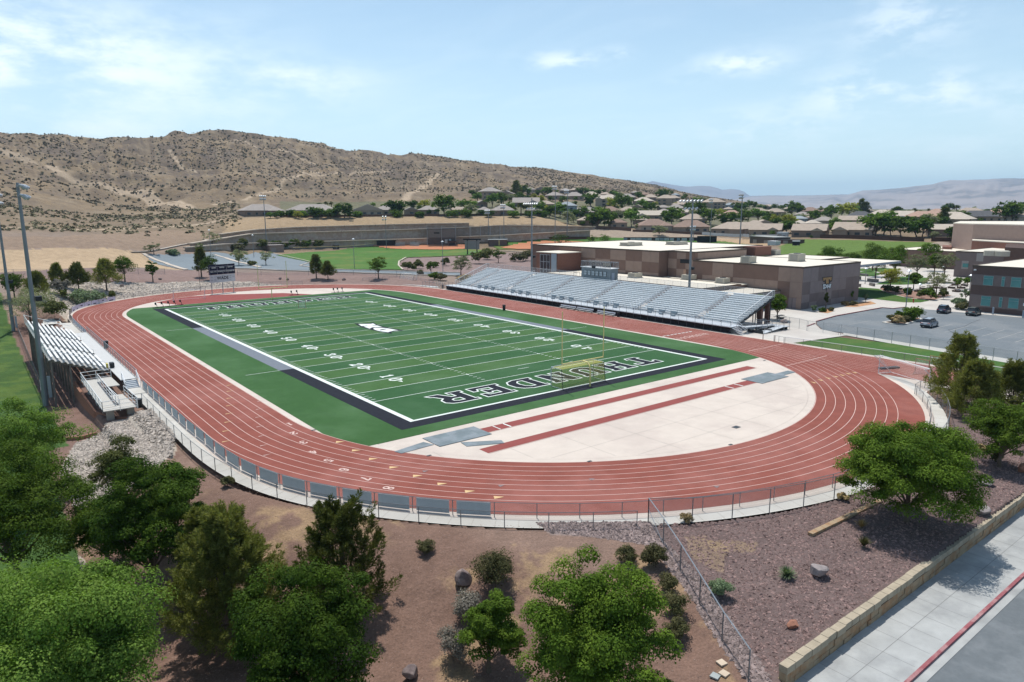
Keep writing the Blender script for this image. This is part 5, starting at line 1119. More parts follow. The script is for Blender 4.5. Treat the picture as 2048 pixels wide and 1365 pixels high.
def panels(root, w, axis, c, a0, a1, z0, z1, n, rows, pat, m1, m2, off=.03):
    """alternate lighter and darker wall panels set 2-3 cm proud; axis 'x': wall plane at x=c"""
    L, D = MB(), MB(); zs = np.linspace(z0, z1, rows+1) if not hasattr(rows, '__len__') else rows
    A_ = np.linspace(a0, a1, n+1)
    for j in range(len(zs)-1):
        for i in range(n):
            s = pat(i, j); b = L if s else D; g = .02
            if axis == 'x': b.box(c-off-(.008 if s else 0), c-.002, min(A_[i], A_[i+1])+g, max(A_[i], A_[i+1])-g, zs[j]+g, zs[j+1]-g)
            else: b.box(min(A_[i], A_[i+1])+g, max(A_[i], A_[i+1])-g, c-off-(.008 if s else 0), c-.002, zs[j]+g, zs[j+1]-g)
    if L.v: L.build('light_panels', m1, root)
    if D.v: D.build('dark_panels', m2, root)
def hvac(x, y, z, sx, sy, h, lb):
    t = empty('rooftop_unit', (x, y, z), lb, 'air conditioner', 'air conditioning units on the flat roofs')
    MB().box(x-sx/2, x+sx/2, y-sy/2, y+sy/2, z+.12, z+h).build('casing', HVAC, t); MB().box(x-sx/2-.2, x+sx/2+.2, y-sy/2-.2, y+sy/2+.2, z, z+.12).build('curb', DARKSTEEL, t)
    MB().cyl(x, y, z+h, z+h+.12, min(sx, sy)*.3, 12).build('fan', DARKSTEEL, t); MB().box(x-sx/2-.03, x-sx/2, y-sy*.35, y+sy*.35, z+.3, z+h-.2).build('louvre', mat('louvre', (.3, .29, .26), .6), t)
GY = empty('gymnasium', (96, -10, 0), 'large brown panelled gymnasium with white roofs behind the grandstand', 'school building')
block(84, 109.6, -36, -6.6, -.2, 9.0, GY, PNL_D); block(81.5, 128, 2.2, 54, -.2, 11.0, GY, PNL_D); block(84.9, 107, -6.4, 2.0, -.2, 11.0, GY, PNL_D)
block(112, 136, -20, -2, -.2, 8.2, GY, PNL_D); MB().box(118, 126, -2.0, 2.1, 8.6, 11.2).build('wall', BRK, GY)
pt = lambda i, j: (i*7+j*5+i//2*3+j*i) % 5 in (0, 1, 3)
panels(GY, None, 'x', 84, -36, -6.6, 0, 9.0, 10, [0, 2.5, 5.9, 9.0], lambda i, j: [(1, 0, 0, 1, 1, 1, 1, 0, 1, 1), (1, 0, 1, 1, 1, 1, 0, 1, 1, 0), (1, 1, 0, 0, 0, 0, 1, 1, 0, 0)][j][i], PNL_L, PNL_D)
panels(GY, None, 'y', -36, 84, 109.6, 0, 9.0, 8, [0, 1.4, 3.2, 5.9, 9.0], lambda i, j: [(0, 1, 0, 0, 1, 1, 0, 0), (1, 0, 0, 1, 0, 0, 0, 0), (0, 1, 1, 1, 1, 1, 0, 0), (1, 1, 0, 0, 1, 1, 1, 1)][j][i], PNL_GL, PNL_G)
panels(GY, None, 'x', 81.5, 2.2, 31.0, 3.5, 11.0, 10, [3.5, 5.6, 8.3, 11.0], lambda i, j: [(1, 1, 0, 0, 1, 0, 1, 1, 0, 0), (0, 0, 1, 1, 0, 0, 1, 1, 0, 0), (1, 1, 0, 0, 1, 1, 0, 0, 1, 1)][j][i], PNL_L, PNL_D)
panels(GY, None, 'x', 84.9, -6.4, 2.0, 4.6, 11.0, 3, [4.6, 6.8, 9.3, 11.0], lambda i, j: (i+j) % 2 == 1, PNL_L, PNL_D)
panels(GY, None, 'y', -6.4, 86, 107, 9.4, 11.0, 8, 1, lambda i, j: 1, PNL_L, PNL_D); panels(GY, None, 'y', 2.2, 108, 128, 8, 11.0, 8, 1, lambda i, j: 1, PNL_L, PNL_D)
MB().box(84.75, 84.87, -5.2, -2.0, 8.3, 9.3).build('dark_window', BLACK, GY); MB().box(84.70, 84.86, -4.0, -3.2, 4.7, 6.8).build('door', mat('tan_door', (.42, .27, .19), .7), GY)
d_ = MB().box(83.90, 83.955, -34.8, -33.0, 0, 2.4).build('double_door', PNL_GL, GY); MB().box(83.86, 83.9, -33.95, -33.9, .2, 2.3).build('door_gap', DARKSTEEL, d_)
b = MB(); b.box(72.5, 81.4, 31.0, 40.5, -.2, 9.7); b.build('brick_tower', BRK, GY); MB().box(72.4, 81.4, 30.9, 40.6, 9.71, 9.9).build('tower_roof', ROOFW, GY)
MB().box(72.35, 72.48, 31.6, 33.8, .0, 9.6).build('cladding_strip', SPAN, GY)
w = MB().box(72.36, 72.48, 34.3, 38.6, .4, 9.3).build('tower_window', mat('dark_glass', (.03, .03, .04), .1, 0, .3, 1.2, spec=.7), GY); b = MB()
for y in (34.3, 35.7, 37.1, 38.6): b.box(72.30, 72.355, y-.06, y+.06, .4, 9.3)
for z in (.5, 2.8, 5.0, 7.2, 9.2): b.box(72.315, 72.35, 34.37, 38.5, z-.06, z+.06)
b.build('mullion', mat('mullion_pale', (.4, .42, .46), .5, .3), w)
block(66.8, 81.3, -22.5, 30.8, -.2, 4.55, GY, PNL_D, par=.2); block(66.8, 83.8, -31, -22.8, -.2, 3.7, GY, PNL_GL, par=.2)
MB().box(81.6, 83.9, -22.4, 2.0, -.2, 4.4).build('link_wall', PNL_D, GY); MB().box(81.4, 84.9, -22.4, 2.0, 4.41, 4.6).build('link_roof', ROOFW, GY)
MB().box(110, 136, -34, -20.3, 7.6, 8.1).build('canopy', SPAN, GY); MB().box(110.1, 135.9, -33.9, -20.4, 8.11, 8.2).build('canopy_roof', ROOFW, GY)
MB().box(66.8, 72.2, 30.9, 52, -.2, 3.2).build('low_wing', PNL_D, GY); MB().box(66.7, 72.3, 30.95, 52.1, 3.21, 3.35).build('roof', ROOFW, GY)
for i, q in enumerate([((1245, 515), 11.35, 5, 3, 1.1, 'pale rooftop unit on the high gymnasium roof, left one'), ((1352, 490), 11.35, 5, 3, 1.1, 'pale rooftop unit on the high gymnasium roof, right one')]): pass
hvac(98, 27, 11.25, 6, 3.5, 1.0, 'wide flat rooftop unit on the high gymnasium roof, left of the two'); hvac(113, 22, 11.25, 6, 3.5, 1.0, 'wide flat rooftop unit on the high gymnasium roof, right of the two')
for px, py, z, s, h, lb in ((1263, 556, 4.7, 2.6, 1.3, 'beige rooftop unit on the low roof, first right of the press box'), (1371, 560, 4.7, 2.6, 1.3, 'beige rooftop unit on the low roof beside the floodlight pole'), (1439, 567, 4.7, 2.4, 1.3, 'beige rooftop unit on the low roof near its right end'), (1080, 528, 3.4, 2.4, 1.2, 'beige rooftop unit on the low roof left of the brick tower'),
                        (1490, 526, 9.3, 2.6, 1.6, 'beige rooftop unit with a dark vent on the nearer gymnasium roof'), (1587, 523, 9.3, 2.8, 1.9, 'beige rooftop unit near the front corner of the gymnasium roof'), (1542, 511, 8.4, 2.8, 1.6, 'beige rooftop unit farther back on the gymnasium roof')):
    x, y, _ = G(px, py, z); hvac(x+s/2, y, z-.1, s, s, h, lb)
# emblem on the gymnasium end wall (gold letter over a banner with two letters)
def wallpts(L, yw, sc=3.791, ox_=1536, oy_=340):
    o = []
    for a, b2 in L:
        q = VP(ox_+a/sc, oy_+b2/sc, 1, yw); o.append(q)
    return o
def wallpoly(name, L, yw, m, parent):
    P = [(q[0], yw, q[2]) for q in wallpts(L, yw)]; b = MB(); n = len(P); a = sum(P[i][0]*P[(i+1) % n][2]-P[(i+1) % n][0]*P[i][2] for i in range(n))
    bm = bmesh.new(); vs = [bm.verts.new(p) for p in (P if a > 0 else P[::-1])]; bm.faces.new(vs); r = bmesh.ops.extrude_face_region(bm, geom=bm.faces[:]); bmesh.ops.translate(bm, verts=[v for v in r['geom'] if isinstance(v, bmesh.types.BMVert)], vec=(0, .03, 0))
    bmesh.ops.triangulate(bm, faces=[f for f in bm.faces if len(f.verts) > 4]); bm.verts.index_update(); V = [tuple(v.co) for v in bm.verts]; Fc = [[v.index for v in f.verts] for f in bm.faces]; bm.free(); return mesh_obj(name, V, Fc, m, parent)
EM = empty('wall_emblem', (99, -36.1, 4), 'school emblem with a gold letter T above a banner reading DH on the gymnasium wall', 'sign')
GOLD = mat('emblem_gold', (.36, .22, .10), .6)
wallpoly('outline', [(412, 815), (488, 808), (486, 846), (474, 850), (468, 862), (478, 864), (483, 862), (478, 884), (474, 902), (448, 900), (443, 928), (438, 903), (414, 911), (418, 888), (410, 868), (428, 868), (432, 850), (418, 850)], -36.09, BLACK, EM)
wallpoly('letter_t', [(419, 820), (484, 813), (482, 838), (472, 840), (468, 830), (460, 830), (460, 862), (440, 864), (440, 832), (432, 832), (428, 842), (421, 842)], -36.12, GOLD, EM)
LW_ = mat('emblem_white', (.62, .68, .72), .6)
wallpoly('letter_d', [(418, 872), (424, 868), (440, 870), (447, 878), (444, 892), (434, 900), (418, 906), (422, 888)], -36.12, LW_, EM); wallpoly('letter_d_counter', [(430, 876), (438, 878), (437, 889), (430, 893)], -36.15, BLACK, EM)
wallpoly('letter_h', [(450, 870), (459, 869), (458, 880), (466, 879), (467, 867), (480, 865), (476, 882), (473, 898), (464, 897), (465, 888), (457, 889), (455, 899), (447, 898)], -36.12, LW_, EM)
# classroom block on the right
CB = empty('classroom_building', (125, -80, 0), 'dark brown two-storey classroom building with teal windows at the right edge', 'school building')
x0c = 110.4; block(x0c, 150, -120, -59.5, -.2, 9.3, CB, mat('classroom_dark', (.12, .08, .07), .9, 0, .1, 1.2), par=.5)
CG = mat('classroom_band', (.19, .15, .14), .9, 0, .1, 1.5); MB().box(x0c-.05, x0c-.01, -119, -59.6, 1.0, 3.6).build('wall_band', CG, CB); MB().box(x0c-.05, x0c-.01, -119, -59.6, 5.6, 7.9).build('wall_band', CG, CB)
for z0_, z1_ in ((1.3, 3.4), (5.7, 7.7)):
    for y0_, y1_ in ((-63.6, -61.8), (-65.7, -65.1), (-68.6, -66.8), (-73.0, -71.2), (-75.2, -74.6), (-78, -76.2)):
        w = MB().box(x0c-.13, x0c-.055, y0_, y1_, z0_, z1_).build('window', mat('window_frame', (.30, .40, .40), .5, .2), CB); MB().box(x0c-.155, x0c-.132, y0_+.07, y1_-.07, z0_+.07, z1_-.62).build('pane', GLASST, w); MB().box(x0c-.155, x0c-.132, y0_+.07, y1_-.07, z1_-.55, z1_-.07).build('pane', GLASST, w)
MB().box(x0c-.10, x0c-.055, -69.9, -69.4, 2.0, 2.6).build('notice', WHITEM, CB); MB().box(x0c-.5, x0c-.01, -60.3, -59.9, 8.7, 8.95).build('wall_lamp', WHITEM, CB)
for x, y, lb in ((107.9, -65.0, 'blue grey post by the kerb in front of the classroom windows'), (106.9, -70.6, 'blue grey post at the right edge in front of the classroom building')): MB().box(x-.14, x+.14, y-.14, y+.14, 0, 1.5).build('bollard', SPAN, label=lb, cat='bollard')
C2 = empty('classroom_wing', (205, -30, 0), 'grey checkered school wing with a white roof behind the plaza trees', 'school building')
block(194, 240, -52, -26, -.2, 7.9, C2, PNL_G, par=.4); panels(C2, None, 'x', 194, -26, -50, 0, 7.9, 12, 3, lambda i, j: (i*3+j*2) % 4 == 1, mat('panel_pale_grey', (.30, .28, .27), .9), PNL_G)
b = MB(); b.box(193.85, 193.95, -30, -28.4, 3.2, 4.4); b.build('window', GLASST, C2); MB().box(193.85, 193.95, -36.5, -34.9, 3.0, 4.2).build('window', GLASST, C2)
block(150.5, 193.5, -75, -56, -.2, 8.6, C2, PNL_D, par=.4); MB().box(149, 156, -74, -60, 8.9, 10.4).build('cladding', SPAN, C2)
block(225, 262, -24, 8, -.2, 6.2, C2, PNL_D, par=.3)
AU = empty('auditorium', (260, 0, 0), 'tall windowless tan auditorium block at the right edge', 'school building')
def vcol(px, r_):
    d = ray(px, 480); h = math.hypot(d[0], d[1]); return CX+d[0]/h*r_, CY+d[1]/h*r_
r_a = 330; P_ = [vcol(1903.5, r_a), vcol(1943.5, r_a-14), vcol(2120, r_a-40), vcol(2120, r_a+60), vcol(1918, r_a+50)]
zt_ = zt(*P_[0], 448); MB().prism(P_, -.2, zt_).build('wall', mat('auditorium_tan', (.33, .24, .205), .9, 0, .08, .8), AU); MB().prism([((x-P_[0][0])*.99+P_[0][0]+.2, y+.2) for x, y in P_], zt_+.01, zt_+.35).build('roof', ROOFW, AU)
P2 = [vcol(1944.5, r_a-24), vcol(2120, r_a-52), vcol(2120, r_a-42), vcol(1945, r_a-15.5)]; z2 = zt(*P2[0], 482); MB().prism(P2, -.2, z2).build('lower_wall', BRK, AU); MB().prism(P2, z2+.01, z2+.3).build('lower_roof', ROOFW, AU)
P3 = [vcol(1886, r_a-10), vcol(1905, r_a-12), vcol(1905, r_a+5), vcol(1886, r_a+5)]; MB().prism(P3, -.2, zt(*P3[0], 494)).build('side_wall', BRK, AU)
P4 = [vcol(2012, 262), vcol(2120, 250), vcol(2120, 290), vcol(2014, 290)]; z4 = zt(*P4[0], 495); MB().prism(P4, -.2, z4).build('stage_house', mat('dark_brown_wall', (.09, .055, .045), .9), AU)
for px, py, lb in ((1982, 507, 'round pale rooftop unit, left of the two on the wing roof'), (2004, 508, 'round pale rooftop unit, right of the two on the wing roof')):
    x, y, _ = G(px, py+4, 8.3); MB().tube([(x, y, 8.2), (x, y, 9.6), (x, y, 9.8)], [1.9, 1.9, 1.4], 14).build('roof_vent', HVAC, label=lb, cat='roof vent')
hvac(135, -78, 9.7, 4, 3, 1.6, 'beige rooftop unit on the dark classroom roof')
# low garden walls on the plaza
WALLG = mat('stone_grey_wall', (.20, .185, .175), .9, 0, .15, 2)
for i, (px, py, qx, qy, h) in enumerate([(1703, 556, 1722, 556.5, 1.0), (1735, 560, 1756, 562, .9), (1702, 570, 1722, 571, .8), (1740, 568, 1748, 570, .8), (1708, 546, 1735, 550, .7)]):
    a = G(px, py+3); c_ = G(qx, qy+3); MB().beam((a[0], a[1], h/2), (c_[0], c_[1], h/2), .6, h).build('garden_wall', WALLG, label=['low grey garden wall by the gymnasium corner, upper left', 'low grey garden wall right of the plaza lamp', 'low dark garden wall nearest the gymnasium', 'short low grey wall stub beside the small lawn', 'long low grey garden wall behind the plaza lamp'][i], cat='garden wall')
TBL = mat('table_brown', (.12, .09, .075), .7)
tb = None
for i, (px, py) in enumerate([(1797, 579), (1818, 581), (1837, 584), (1846, 579), (1867, 577), (1885, 578), (1903, 577), (1922, 577), (1913, 584), (1910, 571), (1929, 572)]):
    x, y, _ = G(px, py)
    lb = ['first', 'second', 'third', 'fourth', 'fifth', 'sixth', 'seventh', 'eighth', 'ninth', 'tenth', 'eleventh'][i]
    if tb is None:
        tb = empty('picnic_table', (x, y, 0), '', 'table', 'picnic tables on the plaza'); MB().box(x-.9, x+.9, y-.4, y+.4, .70, .78).build('tabletop', TBL, tb); MB().box(x-.9, x+.9, y-.9, y-.6, .4, .46).build('bench', TBL, tb); MB().box(x-.9, x+.9, y+.6, y+.9, .4, .46).build('bench', TBL, tb)
        for s in (-.6, .6): MB().box(x+s-.05, x+s+.05, y-.8, y+.8, .0, .4).build('leg', TBL, tb)
        t = tb
    else: t = copy_tree(tb, loc=(x, y, 0), rz=random.uniform(-.4, .4))
    t['_px'] = px
tl = sorted([o for o in COL.objects if o.name.startswith('picnic_table')], key=lambda o: o['_px'])
OR = ['first', 'second', 'third', 'fourth', 'fifth', 'sixth', 'seventh', 'eighth', 'ninth', 'tenth', 'eleventh', 'twelfth', 'thirteenth', 'fourteenth', 'fifteenth', 'sixteenth', 'seventeenth', 'eighteenth', 'nineteenth', 'twentieth']
def ordw(i):
    if i < 20: return OR[i]
    T = ['', '', 'twenty', 'thirty', 'forty', 'fifty', 'sixty', 'seventy', 'eighty', 'ninety']; n = i+1
    if n % 10 == 0: return T[n//10][:-1]+'ieth' if n < 100 else 'hundredth'
    return T[n//10]+'-'+OR[n % 10-1]
for i, o in enumerate(tl): o['label'] = 'brown picnic table on the plaza beyond the parking lot, %s from the left' % OR[i]; del o['_px']
t = empty('picnic_table', (68.3, -40.6, 0), 'dark picnic table under the shade tree beside the access ramp', 'table'); x, y = 68.3, -40.6
MB().box(x-1, x+1, y-.4, y+.4, .68, .76).build('tabletop', DARKSTEEL, t); MB().box(x-1, x+1, y-.9, y-.6, .4, .46).build('bench', DARKSTEEL, t); MB().box(x-1, x+1, y+.6, y+.9, .4, .46).build('bench', DARKSTEEL, t); MB().box(x-.05, x+.05, y-.8, y+.8, -.03, .4).build('leg', DARKSTEEL, t)
x, y, _ = G(1826.5, 605.5); t = empty('fire_hydrant', (x, y, 0), 'small red fire hydrant at the rim of the curved lawn', 'fire hydrant'); RDM = mat('hydrant_red', (.35, .05, .03), .5); MB().cyl(x, y, 0, .75, .14, 8).build('barrel', RDM, t); MB().tube([(x, y, .75), (x, y, .85), (x, y, .95)], [.17, .15, .04], 8).build('bonnet', RDM, t); MB().beam((x-.25, y, .55), (x+.25, y, .55), .12, .12).build('nozzle', RDM, t)
# ------------------------------------------------------------------ parked cars
def car(x, y, yaw, body, lb, L=4.55, Wd=1.82, Hh=1.66):
    BM = mat('paint_'+body[0], body[1], .25, .35, .03, 1, spec=.5); GL = mat('car_glass', (.02, .025, .03), .08, 0, 0, 1, spec=.8); TR = mat('tyre', (.015, .015, .016), .8); RM = mat('rim', (.35, .36, .38), .35, .7); CL = mat('car_cladding', (.03, .03, .033), .7)
    t = empty('parked_car', (x, y, -.02), lb, 'car', 'cars parked by the classroom building')
    def sec(xs, hw, z0, z1): return [(xs, -hw, z0), (xs, hw, z0), (xs, hw*.985, (z0+z1)*.55), (xs, hw*.90, z1), (xs, -hw*.90, z1), (xs, -hw*.985, (z0+z1)*.55)]
    st = [(-L/2, .80, .42, .86), (-L/2+.12, .88, .30, 1.00), (-L/2+.7, .91, .26, 1.04), (-.2, .91, .26, 1.00), (.75, .91, .26, .98), (1.3, .90, .26, .95), (L/2-.35, .86, .28, .84), (L/2-.08, .76, .32, .70), (L/2, .64, .38, .60)]
    def loft(S_, m, nm, parent=t):
        V = []; Fc = []; n = 6
        for q in S_: V += sec(*q)
        for i in range(len(S_)-1):
            for k in range(n): Fc.append([i*n+k, i*n+(k+1) % n, (i+1)*n+(k+1) % n, (i+1)*n+k][::-1])
        Fc.append(list(range(n))); Fc.append([(len(S_)-1)*n+k for k in range(n)][::-1])
        V = [(a+x, b2+y, c_-.02) for a, b2, c_ in V]; return mesh_obj(nm, V, Fc, m, parent)
    bd = loft(st, BM, 'body')
    # greenhouse: glass with a painted roof
    gh = [(-L/2+.18, .74, .98, 1.06), (-L/2+.55, .74, 1.0, Hh-.10), (-L/2+.95, .75, 1.0, Hh-.04), (.1, .75, .99, Hh-.05), (.55, .74, .97, Hh-.12), (1.25, .72, .93, 1.0)]
    loft(gh, GL, 'window_glass'); V = [(-L/2+.45, -.62), (-L/2+.95, -.66), (.1, -.66), (.5, -.62), (.5, .62), (.1, .66), (-L/2+.95, .66), (-L/2+.45, .62)]
    MB().prism([(x+a, y+b2) for a, b2 in V], Hh-.11, Hh-.015).build('roof', BM, t)
    b = MB()
    for xx in (-.95, .05):
        for s in (-1, 1): b.beam((x+xx, y+s*.80, 1.0), (x+xx+.03, y+s*.66, Hh-.1), .09, .05)
    b.build('pillar', BM, t)
    for s in (-1, 1): MB().beam((x-L/2+.7, y+s*.6, Hh+.03), (x+.4, y+s*.6, Hh+.03), .05, .05).build('roof_rail', DARKSTEEL, t)
    MB().box(x-L/2-.03, x-L/2+.35, y-.83, y+.83, .28, .52).build('bumper', CL, t); MB().box(x+L/2-.4, x+L/2+.02, y-.70, y+.70, .26, .42).build('bumper', CL, t)
    for s in (-1, 1): MB().box(x-L/2-.02, x-L/2+.16, y+s*.62-.2, y+s*.62+.2, .78, .93).build('taillight', mat('taillight_red', (.30, .02, .02), .3), t); MB().box(x+L/2-.28, x+L/2-.05, y+s*.56-.16, y+s*.56+.16, .60, .72).build('headlight', WHITEM, t)
    MB().box(x-L/2-.035, x-L/2+.05, y-.22, y+.22, .62, .74).build('number_plate', WHITEM, t)
    for xx in (-1.38, 1.35):
        for s in (-1, 1):
            w = MB().tube([(x+xx, y+s*.72, .33), (x+xx, y+s*.94, .33)], .34, 16).build('wheel', TR, t); MB().tube([(x+xx, y+s*.935, .33), (x+xx, y+s*.955, .33)], .22, 10).build('rim', RM, w)
    for s in (-1, 1): MB().box(x+.85, x+1.0, y+s*.95-.09, y+s*.95+.09, .98, 1.10).build('mirror', BM, t)
    t.rotation_euler = (0, 0, yaw); t.location = (x, y, 0.0)
car(102.9, -57.6, .10, ('blue_grey', (.08, .10, .15)), 'dark blue grey parked car with roof rails nearest the planter shrubs')
car(103.9, -62.8, .05, ('green_grey', (.16, .18, .17)), 'grey green parked car in front of the classroom windows')
car(81.1, -63.35, .04, ('silver', (.38, .40, .44)), 'silver parked car standing alone beside the planted island')
# ------------------------------------------------------------------ scoreboard
SBx = [(-8.39, 79.21), (-1.28, 81.22)]; zl_ = hz(-5, 80)
def sbz(py, k): return zt(SBx[k][0], SBx[k][1], py)
zd_top = (sbz(531.5, 0)+sbz(526.5, 1))/2; zd_bot = (sbz(550, 0)+sbz(547.5, 1))/2; zb = (sbz(566, 0)+sbz(563, 1))/2
SBD = empty('scoreboard', (-4.8, 80.2, zl_), 'black scoreboard over a white sponsor panel at the far end of the track', 'scoreboard')
a = np.array(SBx[0]); c_ = np.array(SBx[1]); tt = (c_-a)/np.linalg.norm(c_-a); nn = np.array([tt[1], -tt[0]]); Ls = np.linalg.norm(c_-a)
def sb(s, z, off): return (a[0]+tt[0]*s+nn[0]*off, a[1]+tt[1]*s+nn[1]*off, z)
def sbbox(s0, s1, z0, z1, o0, o1, nm, m, par): p, q = sb(s0, (z0+z1)/2, (o0+o1)/2), sb(s1, (z0+z1)/2, (o0+o1)/2); return MB().beam(p, q, abs(o1-o0), z1-z0).build(nm, m, par)
NAVY = mat('board_navy', (.010, .011, .03), .6, spec=.2); SPW = mat('board_white', (.50, .52, .54), .6); FR = mat('board_line', (.55, .55, .6), .6)
dp = sbbox(-.1, Ls+.1, zd_bot, zd_top, -.25, .05, 'display_panel', NAVY, SBD); spn = sbbox(0, Ls, zb, zd_bot-.06, -.12, .03, 'sponsor_panel', SPW, SBD)
for s in (.5, Ls/2, Ls-.5): p = sb(s, 0, -.35); MB().cyl(p[0], p[1], zl_-.3, zd_top-.1, .11, 8).build('post', GALV, SBD)
h_ = zd_top-zd_bot
def hl(z, s0=0., s1=None): sbbox(s0, Ls if s1 is None else s1, z-.03, z+.03, .05, .075, 'divider', FR, dp)
def vl(s, z0, z1): p = sb(s, (z0+z1)/2, .062); MB().beam((p[0], p[1], z0), (p[0], p[1], z1), .06, .024, (tt[0], tt[1], 0)).build('divider', FR, dp)
za, zb2 = zd_top-h_*.2, zd_top-h_*.6
hl(za); hl(zb2); vl(Ls*.30, zb2, za); vl(Ls*.67, zb2, za); vl(Ls*.30, zd_bot, zb2); vl(Ls*.52, zd_bot, zb2); vl(Ls*.72, zd_bot, zb2); vl(.02, zd_bot, za); vl(Ls*.26, za, zd_top); vl(Ls*.74, za, zd_top)
def sbt(s, s_, z, size, m, par, off=.08, sp=1., o2=0.): text_mesh('lettering', s, m, par, lambda x, y: sb(s_+x, z+y, off), size, o2, sp)
for tx, s_, z in (('HOME', .17, za-.30), ('PERIOD', .49, za-.30), ('VISITOR', .82, za-.30), ('BALL ON', .15, zb2-.28), ('DOWN', .41, zb2-.28), ('TO GO', .62, zb2-.28), ('QUARTER', .86, zb2-.28)): sbt(tx, Ls*s_, z, .42, WHITE, dp, o2=.012)
zc_ = (zb+zd_bot)/2; sbt('WADE', Ls*.5, zc_+.05, 1.15, BLACK, spn, off=.04, o2=.04)
for k, (s_, dz_) in enumerate([(.08, .4), (.08, -.4), (.2, .45), (.2, -.15), (.2, -.55), (.80, .45), (.80, 0), (.80, -.5), (.93, .15), (.5, .75)]): sbbox(Ls*s_-.28, Ls*s_+.28, zc_+dz_-.07, zc_+dz_+.07, .03, .045, 'small_print', mat('print_grey', (.30, .32, .34), .7), spn)
p = sb(-1.4, 0, 1.0); x, y = G(401, 583)[:2]
MB().tube([(x, y, 0), (x, y, 6.8)], [.07, .05], 6).build('thin_pole', mat('dark_wood', (.06, .05, .045), .8), label='thin dark pole standing left of the scoreboard', cat='pole')
# ------------------------------------------------------------------ goals, sleds, loose things
def goalpost(y, s, lb):
    t = empty('goalpost', (0, y+s*1.6, 0), lb, 'goalpost', 'yellow football goalposts'); YM = mat('goal_yellow', (.72, .62, .26), .5, 0, .04, 2)
    yb = y+s*1.3
    MB().tube([(0, yb, 0), (0, yb, 2.0), (0, yb-s*.12, 2.6), (0, yb-s*.5, 2.98), (0, y, 3.08)], .10, 8).build('gooseneck', YM, t); MB().tube([(-3.58, y, 3.1), (3.58, y, 3.1)], .075, 8).build('crossbar', YM, t)
    for x in (-3.55, 3.55): MB().tube([(x, y, 3.1), (x, y, 9.6)], .065, 6).build('upright', YM, t)
goalpost(-54.9, -1, 'yellow goalpost at the near end zone above the soccer goal'); goalpost(55.3, 1, 'yellow goalpost at the far end zone')
def soccer(x0, y0, x1, y1, depth, lb, fm=WHITEM, bm_=DARKSTEEL, nm=NETM, h=2.44, top=.9, netp=True, cat='goal'):
    """mouth from (x0,y0) to (x1,y1); the net runs back to the right of that direction"""
    a = np.array([x0, y0]); b2 = np.array([x1, y1]); t_ = (b2-a)/np.linalg.norm(b2-a); n_ = np.array([t_[1], -t_[0]])
    g = empty('soccer_goal', ((x0+x1)/2, (y0+y1)/2, 0), lb, cat)
    A, B = (*a, 0), (*b2, 0); At, Bt = (*a, h), (*b2, h); Ab, Bb = (*(a+n_*depth), 0), (*(b2+n_*depth), 0); Am, Bm = (*(a+n_*top), h), (*(b2+n_*top), h)
    MB().tube([A, At], .06, 6).build('post', fm, g); MB().tube([B, Bt], .06, 6).build('post', fm, g); MB().tube([At, Bt], .06, 6).build('crossbar', fm, g)
    for P, Q, R_ in ((A, Ab, Am), (B, Bb, Bm)): MB().tube([P, Q], .045, 6).build('base_bar', fm, g); MB().tube([Q, R_], .04, 6).build('back_stay', bm_, g); MB().tube([R_, (P[0], P[1], h)], .035, 6).build('top_stay', fm, g)
    MB().tube([Ab, Bb], .045, 6).build('ground_bar', fm, g)
    if netp:
        b = MB(); b.quad(Ab, Bb, Bm, Am); b.quad(At, Bt, Bm, Am); b.add([A, Ab, Am, At], [[0, 1, 2, 3]]); b.add([B, Bb, Bm, Bt], [[0, 1, 2, 3]]); b.build('net', nm, g)
    return g
soccer(-3.62, -53.0, 3.72, -53.0, 2.2, 'soccer goal with a yellow net and black rear stays under the near goalpost', fm=mat('goal_silver', (.5, .55, .58), .4, .3), nm=NETY, top=1.9)
soccer(35.1, -75.2, 31.4, -82.9, -2.0, 'white soccer goal standing on the near right bend beside the chute', bm_=WHITEM)
soccer(-19.6, 70.5, -12.2, 70.6, -1.6, 'white soccer goal inside the far left bend', bm_=WHITEM, netp=False)
soccer(49.6, 78.6, 50.2, 71.3, 1.8, 'white soccer goal on the pale pad beyond the far right bend', bm_=DARKSTEEL)
def lax(x, y, yaw, lb, m):
    t = empty('lacrosse_goal', (x, y, 0), lb, 'goal'); c_, s_ = math.cos(yaw), math.sin(yaw); P = lambda u, v, z: (x+u*c_-v*s_, y+u*s_+v*c_, z)
    MB().tube([P(-.9, 0, 0), P(-.9, 0, 1.83)], .04, 6).build('post', m, t); MB().tube([P(.9, 0, 0), P(.9, 0, 1.83)], .04, 6).build('post', m, t); MB().tube([P(-.9, 0, 1.83), P(.9, 0, 1.83)], .04, 6).build('crossbar', m, t)
    MB().tube([P(-.9, 0, .03), P(0, 2, .03), P(.9, 0, .03)], .03, 5).build('ground_bar', m, t); b = MB(); b.add([P(-.9, 0, 0), P(0, 2, 0), P(0, .3, 1.83), P(-.9, 0, 1.83)], [[0, 1, 2, 3]]); b.add([P(.9, 0, 0), P(0, 2, 0), P(0, .3, 1.83), P(.9, 0, 1.83)], [[0, 1, 2, 3]]); b.build('net', NETM, t)
RST = mat('rust_orange', (.40, .20, .12), .6)
lax(.25, 37.8, math.pi+.15, 'small lacrosse goal with pale net in the middle of the far end zone half', RST); lax(39.7, -78.7, 1.4, 'orange lacrosse goal with white net on the sprint chute, nearer one', RST); lax(43.2, -79.2, 1.6, 'orange lacrosse goal with white net on the sprint chute, farther one', RST)
MB().beam((37.6, -74.2, .12), (40.4, -75.4, .12), .7, .2).build('folded_frame', DARKSTEEL, label='dark folded metal frame lying on the sprint chute', cat='frame')
sl0 = None
